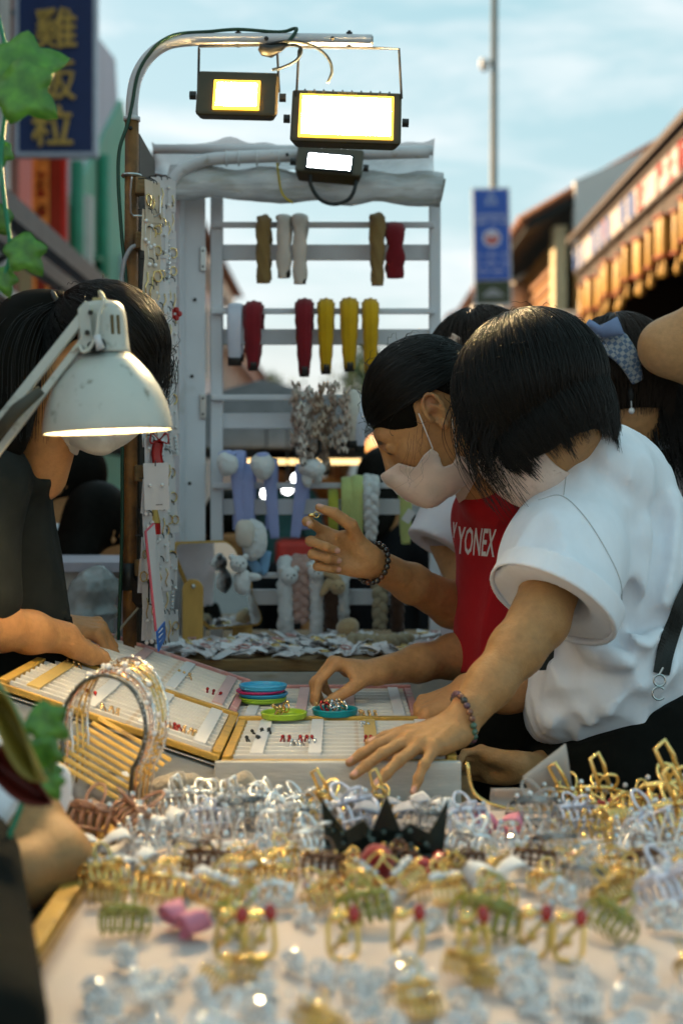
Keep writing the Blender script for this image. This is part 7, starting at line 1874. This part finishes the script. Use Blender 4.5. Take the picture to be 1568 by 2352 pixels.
# ---------------------------------------------------------------- things behind the seller
sb = empty('plastic_bag', at(205, 1400, 2.95)); tag(sb, 'crumpled clear plastic bag behind the rusty pole', 'bag')
FB_ = Field(*bbox([at(150, 1290, 2.85), at(275, 1440, 3.1)], .03), .006); FB_.ell(at(208, 1378, 2.98), (.055, .07, .075), k=.0); FB_.ell(at(230, 1330, 2.98), (.035, .04, .05), k=.03); FB_.fn(wr(28, .016, (1, 1, 1), 4.4)); FB_.fn(wr(60, .005, (1, 1, 1), 1.4))
o = wpart('film', body_mesh('film', [(FB_, None)], it=0), M('bag_film', (.45, .47, .46), .15, var=.3, scale=20, trans=.35, alpha=.85, spec=.7), sb); 
gs = empty('grey_shelf', at(205, 1275, 3.05)); tag(gs, 'grey shelf edge with stacked goods behind the seller', 'shelf')
part('board', MB().box((.30, .35, .02), at(190, 1268, 3.2)), m_awn, gs); part('goods', MB().box((.10, .1, .05), at(170, 1300, 3.1)).box((.08, .1, .03), at(230, 1290, 3.15)), m_whitebox, gs); part('leg', MB().box((.02, .3, 1.0), at(120, 1268, 3.2) + V(0, 0, -.52)), m_awn, gs); part('leg', MB().box((.02, .3, 1.0), at(262, 1268, 3.2) + V(0, 0, -.52)), m_awn, gs)

def bg_person_meshes(seed, bend=0.0):
    Fb = Field((-.35, -.3, .75), (.35, .3, 1.72), .010)
    for s in (-1, 1): Fb.chain([(s * .17, 0, 1.36), (s * .22, .02, 1.10), (s * .20, -.10, .92)], [.045, .038, .026], .02); Fb.ell((s * .20, -.13, .88), (.03, .04, .05), k=.02)
    Hm = head_matrix(V(0, -.02, 1.545), (0, -1, -.25 - bend), (0, 0, 1)); Fh = head_field(h=.006, neck=Hm.inverted() @ V(0, .01, 1.35))
    body = body_mesh('body', [(Fb, None), (Fh, Hm)])
    Ft = Field((-.32, -.2, .80), (.32, .2, 1.48), .010); Ft.cone((0, 0, 1.30), (0, 0, .92), .12, .13, .03); Ft.cone((-.14, 0, 1.36), (.14, 0, 1.36), .075, .075, .04)
    for s in (-1, 1): Ft.cone((s * .16, 0, 1.36), (s * .21, .01, 1.20), .065, .062, .03)
    Ft.fn(wr(12, .010, (1, 1, .6), seed)); sh_ = body_mesh('t_shirt', [(Ft, None)], it=1)
    Fp = Field((-.25, -.2, .02), (.25, .2, .95), .014); Fp.cone((0, 0, .9), (0, 0, .78), .13, .14, .03)
    for s in (-1, 1): Fp.cone((s * .07, 0, .78), (s * .09, 0, .05), .085, .055, .02)
    tr_ = body_mesh('trousers', [(Fp, None)], it=1)
    Fh2 = Field((-.13, -.15, -.25), (.13, .13, .16), .008); Fh2.ell((0, -.016, .034), (.086, .108, .106)); Fh2.ell((0, -.06, -.10), (.08, .05, .12), k=.04); Fh2.ell((0, .12, -.06), (.085, .09, .10), k=.02, op='s')
    hr_ = body_mesh('hair', [(Fh2, Hm)], it=1)
    return body, sh_, tr_, hr_
gm_ = bg_person_meshes(3.3, .3)
def bg_person(loc, rz, sc, shirt, label, skin=m_skin):
    e = empty('person', loc, (0, 0, rz)); e.scale = (sc,) * 3; tag(e, label, 'person', 'people in the street behind the stall')
    for nm, me, mt in zip(('body', 't_shirt', 'trousers', 'hair'), gm_, (skin, shirt, m_trous, m_scalp)):
        m2 = me.copy(); m2.materials.clear(); m2.materials.append(mt); share(nm, m2, e)
m_tee_k = M('black_cotton', (.010, .010, .011), var=.2, **CD); m_tee_o = M('orange_cotton', (.55, .20, .04), var=.1, **CL); m_tee_b = M('peach_cotton', (.55, .34, .28), var=.1, **CL); m_tee_t = M('teal_cotton', (.05, .16, .17), var=.1, **CL)
bg_person((at(160, 0, 3.75).x - .02, 3.75, -.16), R(95), .92, m_tee_w, 'person in white shirt behind the seller, face half hidden')
bg_person((at(212, 0, 3.55).x, 3.55, -.28), R(150), .92, m_tee_b, 'person with dark bowed head between seller and rusty pole')
bg_person((at(875, 0, 4.3).x, 4.3, -.22), R(160), .95, m_tee_k, 'person in black behind the rack beside the red tee')
bg_person((at(520, 0, 4.6).x, 4.6, -.35), R(20), .95, m_tee_k, 'person in black behind the rack near the hinge side')
bg_person((at(640, 0, 7.0).x, 7.0, -.1), R(-30), .95, m_tee_t, 'person in teal farther down the street behind the rack')
bg_person((at(960, 0, 5.2).x, 5.2, -.25), R(200), .95, m_tee_k, 'person in black glimpsed past the rack upright')
bg_person((at(780, 0, 9.0).x, 9.0, -.1), R(10), 1.0, m_tee_o, 'person in orange far down the street')
bg_person((at(700, 0, 11.0).x, 11.0, -.1), R(170), 1.0, m_tee_w, 'person in white far down the street')
bg_person((at(1250, 0, 6.5).x, 6.5, -.1), R(120), .95, m_tee_p, 'person in pale shirt on the street beyond the shoppers')
# stall behind the rack
sx = empty('market_stall', (-.2, 6.2, 0)); tag(sx, 'grey canopied market stall with lit strip behind the rack', 'stall')
part('canopy', MB().prism([(-1.25, 1.50), (-.35, 1.74), (.55, 1.50), (.55, 1.44), (-1.25, 1.44)], 2.4, Matrix(((1, 0, 0, 0), (0, 0, 1, 6.3), (0, 1, 0, 0), (0, 0, 0, 1)))), M('canopy_grey', (.20, .21, .22), .7, var=.15), sx)
for (x, y) in ((-1.2, 6.35), (.5, 6.35), (-1.2, 8.6), (.5, 8.6)): part('post', MB().cyl((x, y, 0), (x, y, 1.48), .02), m_steel, sx)
part('light_strip', MB().box((.62, .03, .02), (-.2, 6.28, 1.375)), M('warm_strip', (1, .8, .5), .5, var=0, emit=(1, .60, .22), estr=.8), sx)
part('counter', MB().box((1.5, .7, .85), (-.35, 6.9, .43)), M('counter_dark', (.04, .045, .05), .6), sx); part('red_tub', MB().box((.3, .3, .16), (-.15, 6.6, .94)), m_red, sx, bevel=.02)
part('goods', MB().box((.4, .3, .12), (-.75, 6.7, .92)), m_tee_o, sx, bevel=.02); part('goods', MB().box((.25, .3, .2), (.2, 6.7, .96)), m_tee_t, sx, bevel=.02)
for i, (u, v, d, col, es, lab) in enumerate(((612, 1108, 5.6, (.95, .97, 1), 4, 'bright white bulb over the far stall counter'), (682, 1074, 5.8, (.95, .97, 1), 4, 'second white bulb beyond the blue headbands'), (660, 1098, 6.0, (.95, .97, 1), 3, 'third white bulb low behind the rack'), (870, 1000, 5.0, (1, .36, .05), .55, 'orange glowing lantern behind the rack'))):
    p = at(u, v, d); e = empty('hanging_bulb', p); tag(e, lab, 'bulb', 'bulbs over the far stall')
    part('globe', MB().sphere(p, .022 if i < 3 else .05, 12, 8), M('bulb_%d' % i, (1, 1, 1), .4, var=0, emit=col, estr=es), e, smooth=True); part('cord', MB().cyl(p + V(0, 0, .03), p + V(0, 0, .32), .004, n=5), m_bcab, e)
# ---------------------------------------------------------------- hair clips, tiaras and bows on the front table
m_gold2 = M('bright_gold', (.90, .62, .22), .26, metal=.95, var=.06, rnd=.15)
m_ochg = M('antique_gold', (.62, .42, .12), .3, metal=1, var=.1, rnd=.2)
m_silv2 = M('bright_silver', (.93, .93, .93), .30, metal=.9, var=.05, rnd=.12)
m_gun = M('blackened_metal', (.015, .022, .018), .3, metal=.3, var=.1)
m_brn = M('brown_resin', (.13, .045, .01), .25, var=.25, scale=60, coat=.5)
m_redb = M('red_bead', (.38, .012, .008), .25, var=.1, coat=.5)
m_clear = M('clear_resin', (.95, .96, .97), .05, var=0, trans=.9, ior=1.45)
m_peach = M('peach_resin', (.85, .42, .25), .08, var=.05, trans=.55, coat=.4)
m_iris = M('iridescent_resin', (.72, .70, .80), .12, metal=.3, var=.2, scale=120, coat=.9)
m_ygr = M('yellow_green_resin', (.45, .42, .06), .1, var=.15, trans=.4, coat=.5)
m_blues = M('ice_stone', (.82, .88, .95), .07, metal=.35, var=0, spec=.8, trans=.3, ior=1.6)
m_pinkf = M('pink_cloth', (.66, .22, .30), .7, var=.1); m_gryt = M('grey_tulle', (.48, .47, .52), .7, var=.1, alpha=.85); m_tulle = M('beige_tulle', (.62, .54, .48), .7, var=.1, alpha=.75)
m_wfab = M('white_puff', (.72, .70, .70), .8, var=.05, bump=.2, bscale=60); m_fur = M('beige_fur', (.38, .31, .23), .95, var=.15, sheen=.5, bump=.8, bscale=120)
def mesh_of(name, mb, mat, sm=True):
    me = mb.mesh(name, sm); me.materials.append(mat); return me
_cache = {}
def jaw_mesh(mat, teeth, L, wide):
    key = ('jaw', mat.name, teeth, L, wide)
    if key not in _cache:
        b = MB(); h = .030
        b.tube([(-L / 2, .003, h), (0, .0045, h + .003), (L / 2, .003, h)], .0022 if not wide else .0034, 6)
        for k in range(teeth):
            x = -L / 2 + L * k / (teeth - 1)
            b.tube([(x, .003, h), (x * 1.02, .012, h * .82), (x, .0165, h * .5), (x * .97, .012, h * .18), (x * .95, .006, .002)], [.0018, .0021, .002, .0017, .0011], 5)
        b.tube([(-L / 2, .0165, h * .5), (0, .0185, h * .52), (L / 2, .0165, h * .5)], .0017, 5)
        b.tube(spline([(-.007, .003, h), (-.010, .012, h + .008), (-.006, .021, h + .015), (0, .0235, h + .0165), (.006, .021, h + .015), (.010, .012, h + .008), (.007, .003, h)], 3), .0018, 6)
        _cache[key] = mesh_of('jaw', b, mat)
    return _cache[key]
spring_me = mesh_of('spring', MB().tube([V(-.008 + .016 * t, .004 * math.cos(t * 40), .031 + .004 * math.sin(t * 40)) for t in np.linspace(0, 1, 40)], .0008, 4), m_silver)
stone = {k: mesh_of('stone', MB().sphere((0, 0, 0), .0026, 6, 4), m, False) for k, m in (('c', m_crystal), ('b', m_blues), ('g', m_gold2), ('p', m_pearl), ('r', m_redb))}
pearl_me = mesh_of('pearl', MB().sphere((0, 0, 0), .0045, 10, 7), m_pearl)
GRP = 'hair accessories on the front table'
def claw(p, rz, s, mat, label, gems='c', ng=5, teeth=6, L=.046, wide=False, seed=0, loop=0.0):
    e = empty('claw_clip', p, (0, 0, rz)); e.scale = (s,) * 3; tag(e, label, 'hair clip', GRP); r = random.Random(seed)
    share('jaw', jaw_mesh(mat, teeth, L, wide), e); share('jaw', jaw_mesh(mat, teeth, L, wide), e, rot=(0, 0, math.pi)); share('spring', spring_me, e); e.rotation_euler = (r.uniform(-.25, .25), r.uniform(-.2, .2), rz)
    for k in range(ng):
        me = pearl_me if gems == 'p' else stone[gems]
        share('pearl' if gems == 'p' else 'stone', me, e, loc=(-L * .45 + L * .9 * k / max(1, ng - 1), r.uniform(-.004, .004), .035 + r.uniform(0, .003)), rot=(r.uniform(0, 6), r.uniform(0, 6), 0), scale=r.uniform(.9, 1.4))
    if loop:
        obj('handle_loop', MB().tube([(-.004, 0, .032), (-.012, -.004, .045), (-.020, -.006, .045 + loop), (-.012, -.008, .052 + loop), (-.004, -.006, .045 + loop * .7), (.006, 0, .034)], .0024, 6), mat, e, smooth=True)
    return e
def tiara(p, rz, w, h, mat, label, peaks=5, gem='c', seed=0):
    e = empty('tiara', p, (0, 0, rz)); tag(e, label, 'tiara', GRP); r = random.Random(seed)
    def cur(t): a = math.pi * (.12 + .76 * t); return V(-w / 2 * math.cos(a) / math.cos(math.pi * .12), -w * .32 * math.sin(a) + w * .15, 0)
    obj('band', MB().tube([cur(t) + V(0, 0, .002) for t in np.linspace(0, 1, 22)], .0019, 6), mat, e, smooth=True)
    obj('band', MB().tube([cur(t) + V(0, 0, .010) for t in np.linspace(0, 1, 22)], .0013, 5), mat, e, smooth=True)
    for k in range(peaks):
        t0, t1 = k / peaks, (k + 1) / peaks; tm = (t0 + t1) / 2; hh = h * (.55 + .45 * math.sin(math.pi * tm))
        A, B, C = cur(t0), cur(t1), cur(tm)
        obj('arch', MB().tube(spline([A + V(0, 0, .010), A.lerp(C, .25) + V(0, 0, hh * .55), C + V(0, 0, hh), B.lerp(C, .25) + V(0, 0, hh * .55), B + V(0, 0, .010)], 4), .0013, 5), mat, e, smooth=True)
        obj('scroll', MB().tube(arc(C + V(0, 0, hh * .42), w * .032, 0, 360, 10)[:-1], .0012, 5, closed=True), mat, e, smooth=True)
        share('stone', stone[gem], e, loc=C + V(0, -.001, hh * .42), scale=1.5); share('stone', stone[gem], e, loc=C + V(0, -.001, hh + .002), scale=1.2)
        for q in (.25, .75): share('stone', stone[gem], e, loc=A.lerp(B, q) + V(0, -.002, .006), scale=1.0)
        for q in (.3, .7): share('stone', stone[gem], e, loc=A.lerp(B, q) + V(0, -.001, hh * .68), scale=.9, rot=(r.uniform(0, 6), 1, 0))
    return e
def bow(p, rz, s, mat, label, knot=None, tails=True, tilt=0.0):
    e = empty('bow_clip', p, (tilt, 0, rz)); e.scale = (s,) * 3; tag(e, label, 'hair bow', GRP)
    for k in (-1, 1):
        obj('loop', MB().sweep(spline([V(0, 0, .016), V(k * .014, -.006, .030), V(k * .034, -.004, .032), V(k * .038, .004, .014), V(k * .018, .006, .008), V(0, 0, .013)], 4), (0, 1, .15), [.008 + .010 * math.sin(math.pi * i / 20) for i in range(21)], .0025, 8), mat, e, smooth=True)
        if tails: obj('tail', MB().sweep(spline([V(0, 0, .014), V(k * .012, -.006, .004), V(k * .024, -.01, .001)], 4), (0, 1, 0), [.004 + .0007 * i for i in range(9)], .0012, 6), mat, e, smooth=True)
    obj('knot', MB().sphere((0, -.002, .016), (.007, .008, .009), 10, 7), knot or mat, e, smooth=True)
    return e
def hoop_clip(p, rz, label, seed=0, s=1.0):
    """flat gold clip: rounded loop, inner bar, gold bead and a red bead"""
    e = empty('bead_clip', p, (R(-18), 0, rz)); e.scale = (s,) * 3; tag(e, label, 'hair clip', GRP)
    P = rrect(1, 4, .6); obj('loop', MB().tube([V(a * .014, 0, b * .020 + .022) for a, b in P], .0026, 7, closed=True), m_ochg, e, smooth=True)
    obj('bar', MB().tube([V(-.010, -.003, .010), V(.0, -.006, .024), V(.010, -.003, .036)], .0026, 6), m_ochg, e, smooth=True)
    obj('gold_bead', MB().sphere((-.006, -.004, .040), (.008, .006, .006), 10, 7), m_gold2, e, smooth=True)
    obj('red_bead', MB().sphere((.011, -.003, .042), (.0062, .006, .0085), 10, 7), m_redb, e, smooth=True)
    obj('centre_stone', MB().sphere((0, -.006, .019), (.005, .004, .005), 6, 4), m_ochg, e)
    return e
def sparkle(p, rz, s, gem, label, seed=0, n=20):
    e = empty('rhinestone_clip', p, (R(-10), 0, rz)); e.scale = (s,) * 3; tag(e, label, 'hair clip', GRP); r = random.Random(seed)
    obj('base', MB().tube([V(-.022, 0, .003), V(0, 0, .005), V(.022, 0, .003)], .0026, 6), m_silv2, e, smooth=True)
    for k in range(n):
        ring = 0 if k < 5 else 1; a = k * 2.4; rad = .006 if ring == 0 else .011 + .008 * ((k * 7) % 5) / 5
        share('stone', stone[gem if k % 3 else 'c'], e, loc=(rad * math.cos(a) * 1.3, -.002 + .003 * math.sin(k * 2.2), .016 + rad * math.sin(a) * .8), rot=(r.uniform(0, 6), r.uniform(0, 6), 0), scale=r.uniform(1.1, 2.1))
    for k in range(4): obj('wire', MB().tube([V(0, 0, .004), V(.016 * math.cos(k * 1.57 + .4), 0, .016 + .012 * math.sin(k * 1.57 + .4))], .0008, 4), m_silv2, e)
    return e
def puff(p, s, mat, label, seed, cat='hair bow', nm='plush_bow'):
    e = empty(nm, p); e.scale = (s,) * 3; tag(e, label, cat, GRP); r = random.Random(seed)
    for k in (-1, 1):
        mb = MB(); mb.sphere((0, 0, 0), 1, 14, 9); mb.v = [tuple(V(k * .026 + x * .022, y * .014, .022 + z * (.016 + .006 * k * x)) * (1 + .06 * math.sin(5 * x + seed) * math.cos(4 * z))) for x, y, z in mb.v]; obj('lobe', mb, mat, e, smooth=True)
    obj('knot', MB().sphere((0, -.004, .022), (.010, .012, .012), 10, 7), mat, e, smooth=True)
    return e
def tb(u, d): return V(X(u, d), d, TZ + .002)
ORD = ['first', 'second', 'third', 'fourth', 'fifth', 'sixth', 'seventh', 'eighth', 'ninth', 'tenth', 'eleventh', 'twelfth', 'thirteenth', 'fourteenth', 'fifteenth', 'sixteenth', 'seventeenth', 'eighteenth']
def row(name, d, items, u0, u1, jit=.018, seed=0, size=1.0, hole=None):
    """items: list of builder codes placed from the helper's side outwards"""
    r = random.Random(seed); n = len(items)
    for k, c in enumerate(items):
        u = u0 + (u1 - u0) * (k + .5) / n + r.uniform(-10, 10); p = tb(u, d + r.uniform(-jit, jit)); before = set(o.name for o in COL.objects if o.parent is None) if False else None; rz = r.uniform(-1.1, 1.1)
        if hole and hole[0] < u < hole[1]: continue
        where = '%s along the %s' % (ORD[k], name)
        s = r.uniform(.78, 1.1) * size
        if c == 'G': claw(p, rz, s * 1.15, m_gold2, 'gold claw clip with rhinestones, ' + where, 'c', 5, seed=k)
        elif c == 'g': claw(p, rz, s, m_ochg, 'antique gold claw clip with gold studs, ' + where, 'g', 4, seed=k)
        elif c == 'P': claw(p, rz, s * 1.1, m_gold2, 'gold claw clip topped with pearls, ' + where, 'p', 5, seed=k)
        elif c == 'S': claw(p, rz, s * 1.2, m_silv2, 'silver claw clip with rhinestones, ' + where, 'c', 6, seed=k)
        elif c == 's': claw(p, rz, s * 1.25, m_silv2, 'silver claw clip with pearls, ' + where, 'p', 4, seed=k, loop=.012)
        elif c == 'B': claw(p, rz * .4, s * 1.2, m_brn, 'brown resin claw clip with gold studs, ' + where, 'g', 5, L=.056, wide=True, seed=k)
        elif c == 'R': e = claw(p, rz, s * 1.15, m_gold2, 'gold claw clip with red beads, ' + where, 'r', 5, seed=k)
        elif c == 'C': claw(p, rz, s * 1.3, m_clear, 'clear resin claw clip, ' + where, 'c', 4, L=.05, wide=True, seed=k)
        elif c == 'I': claw(p, rz, s * 1.3, m_iris, 'iridescent white claw clip, ' + where, 'b', 5, L=.05, wide=True, seed=k)
        elif c == 'K': claw(p, rz, s * 1.35, m_peach, 'peach pink resin claw clip, ' + where, 'c', 3, L=.05, wide=True, seed=k)
        elif c == 'Y': claw(p, rz, s * 1.25, m_ygr, 'yellow green resin claw clip, ' + where, 'g', 4, L=.05, wide=True, seed=k)
        elif c == 'L': claw(p, rz * .4, s * 1.35, m_gold2, 'large gold claw clip with raised loop, ' + where, 'c', 4, L=.056, seed=k, loop=.016)
        elif c == 'D': sparkle(p, rz, s * 1.15, 'c', 'silver rhinestone flower clip, ' + where, k)
        elif c == 'd': sparkle(p, rz, s * 1.15, 'b', 'ice blue rhinestone flower clip, ' + where, k)
        elif c == 'p': sparkle(p, rz, s * 1.0, 'p', 'pearl cluster clip, ' + where, k, 11)
        elif c == 'w': bow(p, rz, s * 1.0, m_wfab, 'white fabric bow clip, ' + where)
        elif c == 'e': bow(p, rz, s * 1.1, m_gryt, 'pale grey tulle bow clip, ' + where)
        elif c == 'k': bow(p, rz, s * .9, m_pinkf, 'pink ribbon bow clip, ' + where)
        elif c == 'r': bow(p, rz, s * .8, m_redb, 'red ribbon bow clip, ' + where)
        elif c == 'H': hoop_clip(p, rz, 'gold loop clip with red bead, ' + where, k, s)
# far row: plush bows, tall claws, tulle
puff(tb(190, 1.845), 1.35, m_wfab, 'puffy white fabric bow at the far corner of the table', 1)
puff(tb(330, 1.86), 1.25, m_fur, 'beige furry bow lying beside the white puffy bow', 2)
puff(tb(492, 1.87), 1.2, m_fur, 'beige furry bow standing up near the tray corner', 3)
row('far edge row', 1.80, list('sSsSsSLeLew'), 380, 1010, seed=1, size=.88)
row('far gold row', 1.80, list('LLRL'), 1240, 1600, seed=2)
row('coloured resin row', 1.725, list('KKwICSCIeCIkCIRIL'), 170, 1610, seed=3, size=.88)
tl_ = empty('tulle_bow', tb(1215, 1.82)); tag(tl_, 'beige tulle bow standing upright on the far table edge', 'hair bow', GRP)
obj('wing', MB().grid(lambda a, b: V(.01 + .055 * a - .02 * b, .01 * math.sin(b * 5), .01 + .085 * b * (.5 + .5 * a) - .02 * a * (1 - b)), 8, 8, .0012), m_tulle, tl_, smooth=True); obj('wing', MB().grid(lambda a, b: V(-.05 * a, -.004 + .008 * math.sin(b * 4), .008 + .03 * b), 6, 6, .0012), m_tulle, tl_, smooth=True); obj('wire', MB().tube(spline([V(-.08, -.005, .07), V(-.07, -.005, .03), V(-.03, -.005, .012), V(.03, -.006, .010)], 5), .0022, 6), m_gold2, tl_, smooth=True)
# tiaras
tw = [(325, .058, .038, m_silv2, 'dark silver low tiara with stones nearest the helper', 5, 'c'), (480, .085, .056, m_silv2, 'tall silver tiara beside the yellow one', 5, 'c'), (645, .060, .05, m_wfab, 'white beaded tiara between silver and gold ones', 3, 'p'), (715, .075, .05, m_ochg, 'gold tiara just before the black crown', 5, 'c'), (1075, .085, .045, m_silv2, 'silver tiara just after the black crown', 5, 'c'), (1210, .045, .036, m_silv2, 'narrow silver tiara with one tall arch', 3, 'c'), (1335, .075, .045, m_ochg, 'antique gold tiara between two silver ones', 5, 'g'), (1490, .085, .05, m_silv2, 'wide silver tiara at the far end of the tiara row', 5, 'b')]
for i, (u, w, h, m, lb, pk_, gm2) in enumerate(tw): tiara(tb(u, 1.655), rng.uniform(-.2, .2), w, h, m, lb, pk_, gm2, i)
bc = empty('crown', tb(885, 1.625)); bc.scale = (1.15, 1.15, 1.2); tag(bc, 'black spiked crown among the silver tiaras', 'crown', GRP)
def spike(k): 
    a = [(-.058, 0), (-.064, .056), (-.040, .028), (-.022, .040), (-.014, .030), (0, .064), (.014, .030), (.024, .036), (.042, .026), (.062, .056), (.056, 0)]
    return a
cp = spike(0); n = len(cp); 
def cyv(x): return -.03 * math.cos(x / .06 * 1.2)
vs_ = [V(x, cyv(x), z) for x, z in cp] + [V(x, cyv(x) + .004, z) for x, z in cp]
obj('spikes', MB().add(vs_, [(0, 1, 2), (0, 2, 3, 4), (0, 4, 6), (0, 6, 10), (4, 5, 6), (6, 7, 8), (6, 8, 10), (8, 9, 10)] + [tuple(n + q for q in reversed(f)) for f in [(0, 1, 2), (0, 2, 3, 4), (0, 4, 6), (0, 6, 10), (4, 5, 6), (6, 7, 8), (6, 8, 10), (8, 9, 10)]] + [(i, n + i, n + (i + 1) % n, (i + 1) % n) for i in range(n)]), m_gun, bc)
obj('band', MB().tube([V(x, cyv(x) - .001, .004) for x in np.linspace(-.058, .056, 14)], .003, 6), m_gun, bc)
dk = mesh_of('stone', MB().sphere((0, 0, 0), .0026, 6, 4), M('dark_stone', (.05, .07, .06), .08, metal=.6, var=0), False)
for k in range(26): x = rng.uniform(-.052, .05); share('stone', dk, bc, loc=(x, cyv(x) - .003, rng.uniform(.006, .03)), scale=rng.uniform(.8, 1.5))
row('sparkly row before the tiaras', 1.605, list('wDCpDSwIDSpCDSD'), 190, 1600, seed=13, size=.8, hole=(760, 1010))
row('brown and gold row', 1.545, list('BwGBRGBRBrBGBRGBG'), 190, 1610, seed=4, size=.68)
rbx = empty('red_pompom', tb(865, 1.50)); tag(rbx, 'round red velvet pompom clip in the brown and gold row', 'hair clip', GRP)
mbp = MB(); mbp.sphere((0, 0, .022), (.019, .017, .022), 16, 10); obj('pompom', mbp, M('red_velvet', (.35, .008, .006), .9, sheen=.4, bump=.5, bscale=200), rbx, smooth=True); obj('clip', MB().tube([V(-.02, .004, .003), V(.02, .004, .003)], .0025, 6), m_gold2, rbx)
row('gold row by the pompom', 1.475, list('GgwPGrGPgwGCGP'), 180, 1600, seed=5, size=.75)
row('nearer gold row', 1.415, list('gGPDGpPGDgI'), 175, 1600, seed=6, size=.85)
row('yellow green row', 1.345, list('YkYpYDYpYD'), 215, 1600, seed=7, size=.85)
for k, u in enumerate((520, 602, 790, 935, 1090, 1222, 1302)):
    hoop_clip(tb(u, 1.262 + .01 * math.sin(k * 3)), rng.uniform(-.5, .4), 'gold loop clip with red bead, %s along the red-beaded row' % ORD[k], k, .95)
row('sparse rhinestone row', 1.215, list('DpgDpDgDpDg'), 230, 1650, seed=8, jit=.018, size=.68)
row('pearl and gold row', 1.18, list('pDGpDDpgDpDD'), 200, 1650, seed=28, jit=.016, size=.6)
row('near rhinestone row', 1.15, list('dSDDpDPDDdDp'), 160, 1620, seed=9, jit=.018, size=.65)
row('nearer rhinestone row', 1.11, list('DpdDgDGpDSDD'), 180, 1640, seed=19, jit=.018, size=.62)
row('front rhinestone row', 1.07, list('DdSDgDdDpDD'), 160, 1640, seed=10, jit=.018, size=.65)
# ---------------------------------------------------------------- lettering becomes plain meshes
bpy.context.view_layer.update()
_dg = bpy.context.evaluated_depsgraph_get()
for o in [o for o in bpy.data.objects if o.type == 'FONT']:
    me = bpy.data.meshes.new_from_object(o.evaluated_get(_dg))
    n = bpy.data.objects.new(o.name, me); COL.objects.link(n)
    if len(me.vertices):
        co = np.empty(len(me.vertices) * 3, 'f'); me.vertices.foreach_get('co', co); co = co.reshape(-1, 3)
        c = (co.min(0) + co.max(0)) / 2; c[2] = 0; co -= c; me.vertices.foreach_set('co', co.ravel())
    n.parent = o.parent; n.matrix_parent_inverse = o.matrix_parent_inverse.copy(); n.matrix_basis = o.matrix_basis.copy()
    nm = o.name; bpy.data.objects.remove(o); n.name = nm
